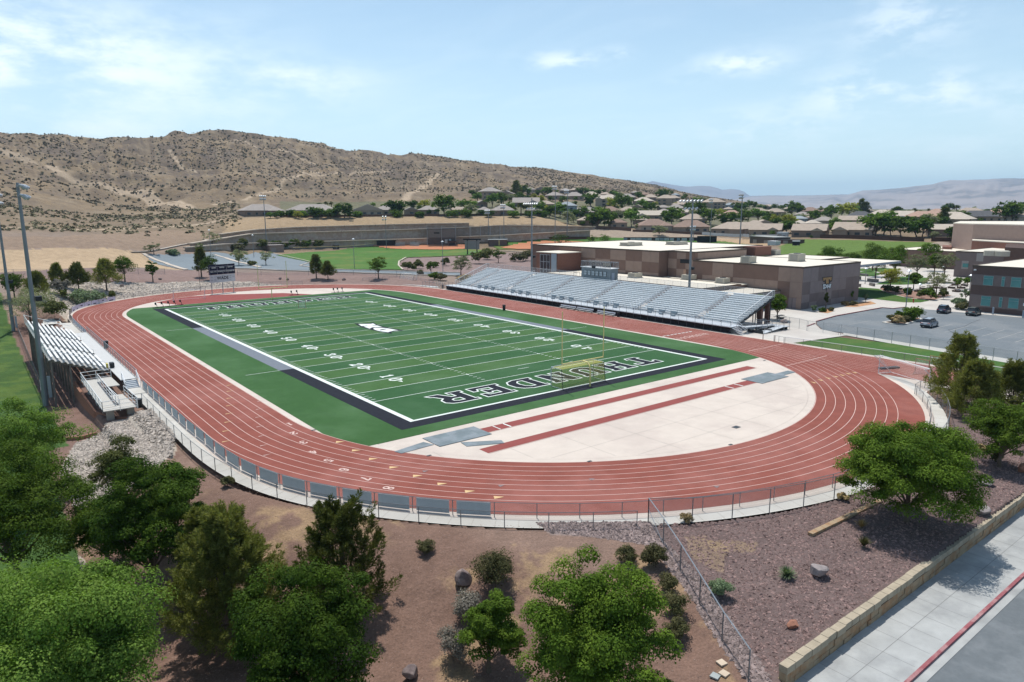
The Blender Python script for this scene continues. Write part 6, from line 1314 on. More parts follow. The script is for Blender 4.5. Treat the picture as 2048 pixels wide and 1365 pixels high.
for i, (px, py) in enumerate([(315, 616.5), (327, 615), (340, 613.5), (352, 612), (364, 610.5), (585, 591), (596, 590), (669, 585.5), (677, 584.7), (686, 584)]):
    x, y, _ = G(px, py)
    lb = 'black blocking sled, %s of five at the far left turf corner' % OR[i] if i < 5 else ('black blocking sled, %s of the pair on the red apron' % ('left' if i == 5 else 'right') if i < 7 else 'black blocking sled, %s of three at the far right of the turf' % OR[i-7])
    if sl0 is None:
        t = sl0 = empty('blocking_sled', (x, y, 0), lb, 'blocking sled', 'black blocking sleds along the far end of the turf')
        MB().tube([(x, y, .05), (x-.08, y+.1, .6), (x-.28, y+.1, 1.0)], .06, 6).build('arm', BLACK, t); MB().tube([(x-.28, y+.1, .75), (x-.36, y+.1, 1.25)], [.2, .18], 8).build('pad', BLACK, t); MB().beam((x-1.0, y-.4, .08), (x+.3, y-.2, .08), .07, .07).build('runner', BLACK, t); MB().beam((x-1.0, y+.4, .08), (x+.3, y+.3, .08), .07, .07).build('runner', BLACK, t)
    else: t = copy_tree(sl0, loc=(x, y, 0), rz=random.uniform(-.15, .15)+(.6 if i > 4 else 0), label=lb)
# pale pad with fences beyond the far right bend
flat('equipment_pad', [[(38, 81), (49, 80), (50, 62), (47.5, 54), (46.2, 56), (45.9, 62), (43.5, 69.5), (40, 76)]], .02, mat('pale_pad', (.52, .56, .56), .8), label='pale concrete pad beside the far right bend', cat='pad', kind='structure')
fence([(37.5, 83), (49.5, 81), (50.8, 62), (48, 52)], 1.3, 2.2, 'pale rail fence around the pad beyond the far right bend', base=0.02, postm=GALV, postr=.04)
fence([(46.4, 50.5), (46.2, 56), (45.6, 60.5)], 1.5, 1.6, 'grey picket gate between the pad and the track', base=0, postm=GALV, postr=.045)
# ------------------------------------------------------------------ ball field structures far off
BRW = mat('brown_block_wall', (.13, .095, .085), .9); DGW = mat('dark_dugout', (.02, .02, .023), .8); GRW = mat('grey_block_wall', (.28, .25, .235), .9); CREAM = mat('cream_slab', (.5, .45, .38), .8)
def at(px, py, n=0): return GT(px, py)
def fbox(px0, px1, pyb, pyt, depth, nm, lb, cat, m, roof=None, z=None, over=.4):
    a = GT(px0, pyb); c_ = GT(px1, pyb); a = np.array(a); c_ = np.array(c_); t_ = c_-a; t_[2] = 0; Ln = np.linalg.norm(t_); t_ /= Ln; n_ = np.array([-t_[1], t_[0]]); 
    if n_@(a[:2]-CP[:2]) < 0: n_ = -n_
    zb_ = min(a[2], c_[2]); h = zt(a[0], a[1], pyt)-zb_; t = empty(nm, (a[0], a[1], zb_), lb, cat)
    P = [tuple(a[:2]), tuple(c_[:2]), tuple(c_[:2]+n_*depth), tuple(a[:2]+n_*depth)]
    w = MB().prism(P, zb_-.8, zb_+h).build('wall', m, t); o = over
    Q = [tuple(a[:2]-t_[:2]*o-n_*o), tuple(c_[:2]+t_[:2]*o-n_*o), tuple(c_[:2]+t_[:2]*o+n_*(depth+o)), tuple(a[:2]-t_[:2]*o+n_*(depth+o))]
    MB().prism(Q, zb_+h+.01, zb_+h+.3).build('roof', roof or DGW, t); return t, a, t_, n_, Ln, zb_, h
def detail(info, s0, s1, h0, h1, m, nm, off=.06):
    t, a, t_, n_, Ln, zb_, h = info; p = a[:2]+t_[:2]*Ln*s0-n_*off; q = a[:2]+t_[:2]*Ln*s1-n_*off; MB().beam((*p, zb_+h*(h0+h1)/2), (*q, zb_+h*(h0+h1)/2), .1, h*(h1-h0)).build(nm, m, t)
i_ = fbox(754, 791, 493.5, 483, 6, 'dugout', 'dark open dugout at the left of the orange softball infield', 'dugout', DGW); detail(i_, .02, .98, .0, .2, BRW, 'bench_wall')
i_ = fbox(897, 911, 494, 483.5, 5, 'dugout', 'small brown dugout right of the softball concession building', 'dugout', BRW); detail(i_, .1, .9, .3, .8, DGW, 'opening')
i_ = fbox(856, 912, 491.5, 459, 9, 'concession_building', 'two-tone concession building behind the softball infield', 'building', BRW, over=.2); detail(i_, 0, 1, .48, 1.0, GRW, 'upper_wall', .08); detail(i_, .60, .70, .12, .36, WHITEM, 'notice', .1); detail(i_, .75, .83, .14, .38, WHITEM, 'notice', .1); detail(i_, .22, .42, .72, .82, DGW, 'window', .16)
i_ = fbox(977, 1014, 492.5, 480.5, 8, 'dugout', 'dark brown shed with a pale roof and yellow stripe between the ball fields', 'shed', BRW, roof=mat('pale_metal_roof', (.4, .42, .42), .5)); detail(i_, .55, .60, 0, .95, YELP, 'stripe')
i_ = fbox(1010, 1041, 482, 472, 8, 'dugout', 'black baseball dugout below the retaining wall', 'dugout', DGW); detail(i_, .05, .95, .35, .42, BRW, 'rail')
i_ = fbox(540, 568, 505, 492, 7, 'storage_shed', 'tan storage shed at the left corner of the softball outfield', 'shed', mat('shed_tan', (.27, .21, .18), .9), roof=GRW); detail(i_, .1, .45, .05, .7, GRW, 'door')
i_ = fbox(666, 678, 499, 492, 4, 'equipment_hut', 'small dark hut on the softball field edge', 'hut', DGW, over=.2); detail(i_, .2, .8, .1, .6, BRW, 'door')
i_ = fbox(1075, 1180, 479.5, 475.5, 1.0, 'dugout_wall', 'long low dark red wall behind the baseball infield', 'wall', mat('dark_red_wall', (.12, .06, .045), .9), over=.1)
i_ = fbox(1247, 1400, 482.5, 476, .4, 'outfield_wall', 'outfield wall hung with pale banners beyond the gymnasium roof', 'wall', mat('outfield_dark', (.06, .05, .05), .9), over=.05)
for k, (s0, s1) in enumerate([(.0, .05), (.09, .16), (.165, .24), (.245, .31), (.315, .37), (.42, .47), (.475, .53), (.535, .60), (.61, .66), (.70, .74), (.76, .83), (.86, .92)]): detail(i_, s0, s1, .1, .95, mat('pale_banner', (.42, .43, .46), .8) if k % 3 else mat('bluegrey_banner', (.25, .29, .36), .8), 'banner')
i_ = fbox(1394, 1433, 486, 473.5, .5, 'batters_screen', 'black batter screen beyond the gymnasium roof', 'screen', DGW, over=.05)
i_ = fbox(1499, 1548, 487.5, 473, 9, 'storage_building', 'flat roofed brown block building left of the white tank', 'building', mat('brown_grey_block', (.11, .085, .075), .9), roof=mat('pale_flat_roof', (.35, .35, .33), .8)); detail(i_, .15, .3, .0, .6, GRW, 'door'); detail(i_, .6, .75, .0, .6, GRW, 'door')
i_ = fbox(1552, 1600, 488, 480.5, 6, 'enclosure_wall', 'low brown block enclosure in front of the white tank', 'wall', mat('red_brown_block', (.12, .075, .065), .9), over=.02); detail(i_, .3, .5, .1, .9, GRW, 'gate')
i_ = fbox(1553, 1572, 478, 466, 6, 'water_tank', 'pale blue grey box shaped tank above the brown enclosure', 'tank', mat('tank_pale', (.38, .42, .45), .6), roof=mat('tank_top', (.45, .48, .5), .6), over=.1); detail(i_, .1, .5, .55, .8, GRW, 'louvre'); detail(i_, .7, .9, .1, .6, GRW, 'hatch')
i_ = fbox(1535, 1551, 491.5, 483, 3, 'trailer', 'small pale blue trailer parked near the brown enclosure', 'trailer', mat('trailer_pale', (.42, .50, .52), .5), roof=WHITEM, over=.05); detail(i_, .1, .3, .0, .15, DGW, 'wheel', .1); detail(i_, .65, .85, .0, .15, DGW, 'wheel', .1)
i_ = fbox(1584.5, 1599.5, 491.5, 483.5, 3, 'trailer', 'small black cargo trailer with a white top on the grass berm drive', 'trailer', DGW, roof=WHITEM, over=.05); detail(i_, .1, .3, .0, .15, GRW, 'wheel', .1); detail(i_, .65, .85, .0, .15, GRW, 'wheel', .1)
# softball scoreboard frame, foul pole, backstop nets, bleachers
x0, y0, z0 = GT(935, 510); x1, y1, z1 = GT(954, 510); zt_ = zt(x0, y0, 480); t = empty('field_scoreboard', (x0, y0, z0), 'grey scoreboard on two black posts in front of the softball field', 'scoreboard')
for x, y, z in ((x0, y0, z0), (x1, y1, z1)): MB().cyl(x, y, z-.3, zt_, .28, 8).build('post', DGW, t)
d_ = np.array([x1-x0, y1-y0]); d_ /= np.linalg.norm(d_); zb_ = zt(x0, y0, 499)
MB().beam((x0-d_[0]*1.2, y0-d_[1]*1.2, (zb_+zt_-.5)/2), (x1+d_[0]*1.2, y1+d_[1]*1.2, (zb_+zt_-.5)/2), .5, zt_-.5-zb_).build('panel', mat('board_grey', (.23, .22, .21), .7), t); MB().beam((x0-d_[0]*2, y0-d_[1]*2, zt_+.2), (x1+d_[0]*2, y1+d_[1]*2, zt_+.2), .9, .7).build('cap', DGW, t)
x, y, z = GT(597, 497); MB().cyl(x, y, z, zt(x, y, 480), .16, 6).build('foul_pole', YELP, label='yellow foul pole at the left edge of the softball field', cat='foul pole')
for px, w_, lb in ((800, 20, 'small aluminium bleacher right of the dark softball dugout'), (829, 18, 'small aluminium bleacher left of the concession building'), (573, 11, 'small aluminium bleacher beside the tan shed')):
    a = np.array(GT(px-w_/2, 494 if px > 700 else 499)); c_ = np.array(GT(px+w_/2, 494 if px > 700 else 499)); t = empty('bleacher', tuple(a), lb, 'bleacher'); n_ = np.array([-(c_-a)[1], (c_-a)[0]]); n_ = n_/np.linalg.norm(n_)
    for k in range(4): o3 = np.array([n_[0]*k*.8, n_[1]*k*.8, .5+k*.55]); MB().beam(a+o3, c_+o3, .5, .12).build('seat_plank', ALU, t)
    MB().beam(a+np.array([n_[0]*1.2, n_[1]*1.2, .5]), c_+np.array([n_[0]*1.2, n_[1]*1.2, .5]), 2.4, .3).build('frame', DARKSTEEL, t)
NETF = meshmat('backstop_net', (.10, .10, .10), .30)
for (pa, pb, pyb, pyt, lb) in ((855, 940, 492, 452, 'tall dark backstop net behind the softball infield'), (942, 1000, 484, 453, 'tall dark backstop net between the two ball fields')):
    a = GT(pa, pyb); c_ = GT(pb, pyb); zt_ = zt(a[0], a[1], pyt); t = empty('backstop_net', a, lb, 'net'); MB().quad((a[0], a[1], a[2]), (c_[0], c_[1], c_[2]), (c_[0], c_[1], zt_), (a[0], a[1], zt_)).build('netting', NETF, t)
    for k in range(4): q = np.array(a)*(1-k/3)+np.array(c_)*k/3; MB().cyl(q[0], q[1], q[2], zt_, .14, 6).build('post', GALV, t)
pp = [GT(*q)[:2] for q in ((586, 502), (650, 500), (700, 499), (752, 493))]; fence(pp, 1.6, 6, 'outfield fence with a yellow top line on the left of the softball field', railm=YELP, railr=.10, postr=.06, meshm=CHAIN)
# terraced retaining walls below the bench of houses
BLW = mat('grey_brown_block', (.38, .295, .24), .95, 0, .18, .9, 4, 0, 4, (.42, .36, .31), c2scale=.3)
def farwall(base, top, lb):
    t = empty('terrace_retaining_wall', GT(*base[0]), lb, 'retaining wall', 'terraced block walls below the houses'); n = 40; bx = [b_[0] for b_ in base]; Q = []
    for k in range(n+1):
        px = bx[0]+(bx[-1]-bx[0])*k/n; pb = np.interp(px, bx, [b_[1] for b_ in base]); pt_ = np.interp(px, [q[0] for q in top], [q[1] for q in top]); g = GT(px, pb); Q.append((g[0], g[1], g[2], zt(g[0], g[1], pt_)))
    V = []; Fc = []
    for x, y, z, z2 in Q:
        d = np.array([x-CX, y-CY]); d /= np.linalg.norm(d); V += [(x, y, z-1.5), (x, y, z2), (x+d[0]*1.5, y+d[1]*1.5, z2), (x+d[0]*1.5, y+d[1]*1.5, z-1.5)]
    for k in range(n):
        for j in range(4): Fc.append([k*4+j, (k+1)*4+j, (k+1)*4+(j+1) % 4, k*4+(j+1) % 4])
    Fc += [[0, 1, 2, 3], [n*4+3, n*4+2, n*4+1, n*4]]; mesh_obj('block_face', V, Fc, BLW, t)
    b = MB(); 
    for k in range(n): p, q = Q[k], Q[k+1]; b.beam((p[0], p[1], p[3]+.25), (q[0], q[1], q[3]+.25), 2.2, .5)
    b.build('wall_cap', mat('wall_cap_tan', (.46, .38, .30), .9), t)
farwall([(440, 481), (520, 476), (700, 468), (860, 461), (938, 457)], [(440, 470), (510, 461), (590, 456), (800, 450), (938, 447.5)], 'uppermost tier of the long grey block retaining walls')
farwall([(380, 495), (460, 489), (700, 480.5), (900, 475), (1100, 466), (1190, 459)], [(380, 489), (460, 476), (505, 469), (800, 461), (940, 456), (1000, 452), (1100, 453), (1190, 455)], 'middle tier of the long grey block retaining walls')
farwall([(370, 503), (460, 500), (700, 494), (860, 490), (1000, 484), (1180, 476)], [(370, 497), (460, 489), (700, 483), (860, 478), (1000, 472), (1190, 462)], 'lowest tier of the long grey block retaining walls behind the ball fields')
# ------------------------------------------------------------------ houses on the hillside
HW = [mat('stucco_a', (.30, .235, .185), .9, 0, .06, .3), mat('stucco_b', (.23, .175, .14), .9, 0, .06, .3), mat('stucco_c', (.38, .32, .26), .9, 0, .06, .3), mat('stucco_d', (.26, .29, .32), .9, 0, .06, .3)]
HR = {'tan': mat('roof_tan', (.40, .325, .26), .9, 0, .12, .5, 5, .2, 6), 'grey': mat('roof_grey', (.33, .29, .26), .9, 0, .12, .5, 5, .2, 6), 'pale': mat('roof_pale', (.50, .43, .355), .9, 0, .10, .5, 5, .2, 6), 'brown': mat('roof_brown', (.27, .185, .145), .9, 0, .12, .5, 5, .2, 6),
      'pinkish': mat('roof_pink', (.41, .27, .21), .9, 0, .12, .5, 5, .2, 6), 'dark': mat('roof_dark', (.10, .10, .105), .9, 0, .12, .5, 5, .2, 6), 'bluish': mat('roof_blue', (.30, .33, .35), .9, 0, .12, .5, 5, .2, 6)}
WIN = mat('house_window', (.05, .06, .07), .2, 0, .2, .5, spec=.6); TRIM = mat('house_trim', (.5, .46, .40), .8)
def house(px, pyb, wpx, typ, rc, lb, group, wc=None, st=1, depth=None, hpx=None):
    gx, gy, gz = GT(px, pyb); r = math.hypot(gx-CX, gy-CY); w = wpx*r/FPX; D = depth or max(7., min(14, w*.75)); h = 3.2*st+.3; rise = min(w, D)*.5*.55
    if hpx: tot = hpx*r/FPX; h = max(2.4, tot*.52); rise = max(1., tot-h)
    az = math.atan2(gx-CX, gy-CY); yaw = -az+random.uniform(-.35, .35)   # long side towards the viewer, roughly
    t = empty('house', (gx, gy, gz), lb, 'house', group)
    c_, s_ = math.cos(yaw), math.sin(yaw); P = lambda u, v, z: (gx+u*c_-v*s_, gy+u*s_+v*c_, gz+z)
    x0, x1, y0, y1 = -w/2, w/2, 0, D; o = .55
    def bx(b, a0, a1, b0, b1, z0, z1): b.add([P(a0, b0, z0), P(a1, b0, z0), P(a1, b1, z0), P(a0, b1, z0), P(a0, b0, z1), P(a1, b0, z1), P(a1, b1, z1), P(a0, b1, z1)], [[0, 3, 2, 1], [4, 5, 6, 7], [0, 1, 5, 4], [1, 2, 6, 5], [2, 3, 7, 6], [3, 0, 4, 7]])
    b = MB(); bx(b, x0, x1, y0, y1, -2.5, h)
    wm_ = HW[wc if wc is not None else random.choice([0, 0, 1, 1, 2])]
    e = h-.02; R_ = MB(); ya, yb, xa, xb = y0-o, y1+o, x0-o, x1+o
    if typ == 'h':
        k = (yb-ya)/2; 
        if xb-xa > yb-ya: A, B = (xa+k, (ya+yb)/2), (xb-k, (ya+yb)/2)
        else: k = (xb-xa)/2; A, B = ((xa+xb)/2, ya+k), ((xa+xb)/2, yb-k)
        V = [P(xa, ya, e), P(xb, ya, e), P(xb, yb, e), P(xa, yb, e), P(A[0], A[1], h+rise), P(B[0], B[1], h+rise), P(xa, ya, e-.2), P(xb, ya, e-.2), P(xb, yb, e-.2), P(xa, yb, e-.2)]
        if xb-xa > yb-ya: Fc = [[0, 1, 5, 4], [1, 2, 5], [2, 3, 4, 5], [3, 0, 4]]
        else: Fc = [[0, 1, 4], [1, 2, 5, 4], [2, 3, 5], [3, 0, 4, 5]]
        R_.add(V, Fc+[[6, 7, 1, 0], [7, 8, 2, 1], [8, 9, 3, 2], [9, 6, 0, 3], [9, 8, 7, 6]])
    elif typ == 'g':
        V = [P(xa, ya, e), P(xb, ya, e), P(xb, yb, e), P(xa, yb, e), P(xa, (ya+yb)/2, h+rise), P(xb, (ya+yb)/2, h+rise)]; R_.add(V, [[0, 1, 5, 4], [2, 3, 4, 5], [1, 2, 5], [3, 0, 4], [3, 2, 1, 0]])
    else:       # front-facing gable
        V = [P(xa, ya, e), P(xb, ya, e), P(xb, yb, e), P(xa, yb, e), P(0, ya, h+rise), P(0, yb, h+rise)]; R_.add(V, [[1, 2, 5, 4], [3, 0, 4, 5], [2, 3, 5], [0, 1, 4], [3, 2, 1, 0]])
        b.add([P(x0, y0-.58, h-.3), P(x1, y0-.58, h-.3), P(0, y0-.58, h+rise-.45)], [[0, 1, 2]])
    b.build('wall', wm_, t); R_.build('roof', HR[rc], t)
    if w > 14 and typ != 'f':     # a lower wing makes the roofline uneven
        q = random.choice([-1, 1]); wx0, wx1 = (x0-.3*w*.0+w*.05, x0+w*.40) if q < 0 else (x1-w*.40, x1-w*.05); y2 = y0-3.2; b = MB(); bx(b, wx0, wx1, y2, y0-.03, -2.5, h-.15); b.build('wing', wm_, t)
        k = (wx1-wx0)/2+o; m_ = (wx0+wx1)/2; rr = k*.42; V = [P(wx0-o, y2-o, h-.16), P(wx1+o, y2-o, h-.16), P(wx1+o, y0+1, h-.16), P(wx0-o, y0+1, h-.16), P(m_, y2-o+(k if typ == 'h' else 0), h+rr), P(m_, y0+k*.9, h+rr)]; MB().add(V, [[0, 1, 4], [1, 2, 5, 4], [2, 3, 5], [3, 0, 4, 5], [3, 2, 1, 0]]).build('wing_roof', HR[rc], t)
    n = max(1, int(w/4.2))
    for i in range(n):
        u = x0+w*(i+.5)/n+random.uniform(-.3, .3); ww = random.choice([.6, .9, 1.2])
        for s in range(st):
            b = MB(); bx(b, u-ww, u+ww, y0-.10, y0-.03, .9+2.9*s, 2.2+2.9*s); b.build('window', WIN, t)
    b = MB(); bx(b, x1+.03, x1+.09, y0+D*.3, y0+D*.5, .9, 2.1); b.build('window', WIN, t)
    return t
ROWS = {
 'on the bench above the terraced walls': [(530, 433, 76, 'h', 'grey', 1), (618, 432, 92, 'h', 'grey', 1), (736, 432, 62, 'f', 'pale', 1), (772, 431, 48, 'h', 'grey', 1), (823, 431, 26, 'f', 'grey', 1), (857, 431, 42, 'h', 'grey', 1), (917, 431, 24, 'g', 'tan', 1), (968, 431, 26, 'h', 'grey', 1), (1005, 432, 50, 'h', 'grey', 1), (1066, 432, 34, 'h', 'tan', 1), (1131, 431, 38, 'h', 'bluish', 2), (1172, 434, 50, 'h', 'grey', 1)],
 'in the middle rows of the hillside': [(965, 416, 22, 'f', 'grey', 1), (1052, 415, 54, 'g', 'grey', 1), (1095, 418, 34, 'h', 'tan', 1), (985, 399, 42, 'h', 'grey', 2), (1012, 396, 30, 'f', 'grey', 1), (1208, 414, 36, 'g', 'pale', 2), (1222, 432, 46, 'h', 'brown', 1), (1258, 431, 38, 'h', 'tan', 1), (1283, 410, 36, 'h', 'pale', 1), (1329, 411, 34, 'h', 'tan', 2), (1366, 411, 22, 'h', 'tan', 1), (1327, 424, 24, 'h', 'grey', 1), (1350, 425, 36, 'h', 'grey', 1), (1274, 423, 20, 'f', 'tan', 1), (1325, 432, 22, 'h', 'grey', 1), (1360, 417, 34, 'h', 'tan', 1), (1430, 418, 42, 'h', 'tan', 2), (1460, 417, 22, 'h', 'bluish', 1), (1298, 441, 46, 'g', 'pale', 1), (1363, 434, 28, 'g', 'pale', 1), (1387, 449, 50, 'h', 'tan', 1), (1462, 439, 44, 'h', 'pinkish', 1), (1459, 426, 16, 'h', 'tan', 1), (1177, 452, 38, 'h', 'tan', 1), (1160, 431, 26, 'h', 'grey', 1)],
 'along the top of the hillside': [(1062, 386, 20, 'h', 'grey', 1), (1083, 385, 22, 'f', 'grey', 1), (1112, 399, 34, 'h', 'grey', 1), (1148, 400, 40, 'h', 'grey', 1), (1180, 397, 32, 'h', 'pale', 1), (1130, 388, 22, 'h', 'grey', 1), (1152, 387, 20, 'h', 'tan', 1), (1213, 396, 22, 'h', 'tan', 1), (1216, 402, 30, 'h', 'tan', 1), (1254, 402, 36, 'h', 'grey', 1), (1291, 396, 22, 'h', 'brown', 1), (1300, 402, 30, 'h', 'tan', 1), (1345, 403, 26, 'h', 'tan', 1), (1352, 396, 14, 'h', 'bluish', 1), (1270, 392, 16, 'h', 'grey', 1), (1175, 389, 16, 'h', 'grey', 1)],
 'in the front row above the rock slope': [(1238, 457, 34, 'h', 'brown', 1), (1284, 451, 26, 'h', 'tan', 1), (1313, 463, 66, 'h', 'brown', 1), (1380, 466, 72, 'h', 'brown', 1), (1455, 470, 68, 'h', 'tan', 1), (1489, 465, 40, 'g', 'tan', 1)],
 'behind the grass berm on the right': [(1529, 473, 58, 'g', 'tan', 1), (1616, 475, 60, 'g', 'tan', 1), (1703, 474, 68, 'g', 'tan', 1), (1884, 474, 44, 'g', 'pale', 1)],
 'in the right neighbourhood farther back': [(1508, 460, 34, 'h', 'tan', 1), (1529, 458, 30, 'f', 'tan', 1), (1645, 453, 36, 'h', 'grey', 1), (1670, 454, 16, 'h', 'tan', 1), (1698, 452, 40, 'g', 'tan', 1), (1720, 443, 50, 'h', 'dark', 1), (1594, 448, 26, 'h', 'bluish', 1), (1612, 445, 20, 'g', 'tan', 1), (1607, 438, 26, 'h', 'grey', 1), (1620, 429, 34, 'h', 'brown', 1), (1554, 432, 34, 'h', 'tan', 1), (1520, 430, 30, 'h', 'tan', 1), (1495, 435, 30, 'h', 'tan', 1), (1600, 459, 24, 'h', 'pale', 1), (1628, 459, 26, 'h', 'pale', 1), (1766, 438, 42, 'h', 'pale', 1), (1788, 442, 56, 'g', 'pale', 1), (1846, 444, 66, 'h', 'pinkish', 1), (1800, 452, 34, 'h', 'dark', 1), (1913, 442, 32, 'g', 'pale', 1), (1904, 450, 56, 'h', 'pale', 1), (1960, 444, 66, 'h', 'dark', 1), (1991, 434, 32, 'h', 'pinkish', 1), (1943, 433, 44, 'h', 'tan', 1), (1872, 432, 28, 'h', 'pinkish', 1), (1783, 430, 22, 'h', 'tan', 1), (1650, 430, 20, 'h', 'brown', 1), (1583, 424, 20, 'h', 'tan', 1), (1535, 419, 18, 'h', 'tan', 1), (2030, 446, 40, 'h', 'tan', 1), (1735, 430, 22, 'h', 'tan', 1)],
}
for row, L in ROWS.items():
    L = sorted(L); 
    for i, (px, py, w_, ty, rc, st_) in enumerate(L):
        nm = {'h': 'hip-roofed', 'g': 'gabled', 'f': 'front-gabled'}[ty]; rcn = {'tan': 'tan', 'grey': 'grey', 'pale': 'cream', 'brown': 'brown', 'pinkish': 'pink', 'dark': 'charcoal', 'bluish': 'blue-grey'}[rc]
        house(px, py, w_*.95, ty, rc, '%s %s house %s, %s from the left' % (rcn, nm, row, ordw(i)), 'houses of the neighbourhood', st=st_, wc=3 if rc == 'bluish' else None)
# garden walls and fences between houses and slope
for P_, h_, m_, lb in (([(1190, 458), (1240, 461), (1262, 463)], 1.9, mat('dark_red_block', (.13, .08, .06), .9), 'dark red garden wall at the left end of the front house row'), ([(1265, 464), (1330, 466), (1405, 470)], 1.2, MATS['dark_red_block'], 'low brown garden wall below the brown roofed front houses'),
                   ([(1404, 470.5), (1440, 473), (1484, 474.5)], 1.6, mat('white_vinyl', (.62, .62, .60), .6), 'white picket fence below the right front house'), ([(1640, 477), (1700, 478), (1748, 480), (1800, 482.5), (1848, 483.5)], 1.9, mat('dark_brown_fence', (.085, .05, .04), .9), 'long dark brown fence at the top of the grass berm'),
                   ([(1862, 483.5), (1903, 484)], 1.9, MATS['dark_brown_fence'], 'short dark brown fence before the cream house by the auditorium'), ([(1485, 474), (1530, 476), (1560, 476)], 1.6, MATS['white_vinyl'], 'pale fence in front of the long tan house'), ([(560, 434.5), (700, 434), (900, 432.5), (1090, 433.5)], 1.2, MATS['dark_red_block'], 'low garden wall along the bench of houses')):
    pts = [np.array(GT(*q)) for q in P_]; b = MB()
    for a_, c_ in zip(pts[:-1], pts[1:]):
        for k in range(8):
            p = a_+(c_-a_)*k/8; q = a_+(c_-a_)*(k+1)/8; p[2] = hz(*p[:2])+h_/2-.2; q[2] = hz(*q[:2])+h_/2-.2; b.beam(p, q, .35, h_+.4)
    b.build('garden_wall', m_, label=lb, cat='garden wall')
# ------------------------------------------------------------------ trees and shrubs
def leaf_quads(C, N, size, rg, asp=1.6, fold=0.):
    """rhombic leaves: centres C, normals N"""
    n = len(C); N = N/(np.linalg.norm(N, axis=1, keepdims=True)+1e-9); a = rg.normal(size=(n, 3)); U_ = np.cross(N, a); U_ /= (np.linalg.norm(U_, axis=1, keepdims=True)+1e-9); Vv = np.cross(N, U_)
    s = (size*(.65+.7*rg.random(n)))[:, None]; L_ = U_*s*asp/2; w = Vv*s/2
    V = np.stack([C-L_, C+w, C+L_, C-w], 1).reshape(-1, 3); return V, np.arange(4*n).reshape(-1, 4)
def crown_broad(H_, W_, z0, nc, nl, leaf, seed, lump=.35, flat_=.8, rc=.16, hollow=.45, droop=0., nlobe=None):
    """lobes (big masses) carry tufts, tufts carry leaves; gaps open between the lobes"""
    rg = np.random.default_rng(seed); ch = H_-z0; cz = z0+ch*.48; nb = nlobe or max(5, int(nc**.5*.95))
    k0 = np.arange(nb); g = (k0+.5)/nb; el = 1-1.6*g; az = k0*2.39996+seed+rg.normal(size=nb)*.25; rr_ = np.sqrt(np.clip(1-el**2, 0, 1)); Ld = np.stack([np.cos(az)*rr_, np.sin(az)*rr_, el], 1)
    lr = W_*(.13+.11*rg.random(nb))*(1.0 if nb > 8 else 1.35); ext = (1-lump*rg.random(nb)**1.6)
    Lc = Ld*np.stack([np.maximum(W_/2-lr, .1)*ext]*2+[np.maximum(ch/2-lr*.8, .1)*ext], 1); Lc[:, 2] += cz
    kl = np.concatenate([rg.integers(0, nb, nc-nc//8), np.full(nc//8, -1)]); q = rg.normal(size=(nc, 3)); q[:, 2] += .45; q /= np.linalg.norm(q, axis=1, keepdims=True)
    Cc = np.where((kl >= 0)[:, None], Lc[kl]+q*(lr[kl]*(.70+.40*rg.random(nc)))[:, None]*np.array([1, 1, .9]), q*np.array([W_*.24, W_*.24, ch*.26])*rg.random((nc, 1))**.4+np.array([0, 0, cz]))
    rcl = W_*rc*.55*(.55+.8*rg.random(nc)); k = np.repeat(np.arange(nc), nl); d = rg.normal(size=(nc*nl, 3)); d[:, 2] = np.where(d[:, 2] < -.15, -d[:, 2]*.9, d[:, 2]); d /= np.linalg.norm(d, axis=1, keepdims=True); r1 = .62+.5*rg.random(nc*nl)
    P = Cc[k]+d*(rcl[k]*r1)[:, None]*np.array([1, 1, flat_]); P[:, 2] -= droop*np.abs(r1)*rcl[k]*(1-d[:, 2])
    N = d*1.15+np.array([0, 0, .35])+rg.normal(size=P.shape)*.33
    V, Fq = leaf_quads(P, N, leaf, rg); return V, Fq, Cc, rcl
def crown_pine(H_, W_, z0, ns, nn, leaf, seed, lean=(0, 0), taper=.9):
    rg = np.random.default_rng(seed); t = rg.random(ns)**.85; zc = z0+(H_-z0)*t; az = rg.random(ns)*6.283
    lob = 1+.28*np.sin(3*az+seed)+.25*np.sin(2*az+6*t+seed*2); Rz = (W_/2)*(np.clip(1.12-t, .05, 1))**taper*np.clip(t*5+.35, 0, 1)*lob
    u = .30+.70*rg.random(ns)**.6; rad = Rz*u; B = np.stack([np.cos(az)*rad, np.sin(az)*rad, zc], 1); B[:, 0] += lean[0]*t*H_; B[:, 1] += lean[1]*t*H_
    up = .8+1.1*t+.5*rg.random(ns); D_ = np.stack([np.cos(az), np.sin(az), up], 1); D_ += rg.normal(size=D_.shape)*.22; D_ /= np.linalg.norm(D_, axis=1, keepdims=True)
    Ls = W_*(.12+.15*rg.random(ns))*(1.1-.3*t)
    k = np.repeat(np.arange(ns), nn); s = rg.random(ns*nn)**.8; q = rg.normal(size=(ns*nn, 3)); q -= D_[k]*(q*D_[k]).sum(1, keepdims=True); q /= np.linalg.norm(q, axis=1, keepdims=True)
    wd = (.20*Ls[k]*(1.05-s)+leaf*.25)*rg.random(ns*nn)**.5
    P = B[k]+D_[k]*(s*Ls[k])[:, None]+q*wd[:, None]
    ax = D_[k]*.9+q*.9+rg.normal(size=P.shape)*.25; ax /= np.linalg.norm(ax, axis=1, keepdims=True); sd_ = np.cross(ax, rg.normal(size=P.shape)); sd_ /= np.linalg.norm(sd_, axis=1, keepdims=True)+1e-9
    L_ = ax*(leaf*(.7+.6*rg.random(ns*nn)))[:, None]; w = sd_*leaf*.14
    V = np.stack([P-w, P+w, P+L_+w*.4, P+L_-w*.4], 1).reshape(-1, 3); return V, np.arange(4*ns*nn).reshape(-1, 4), B, Ls
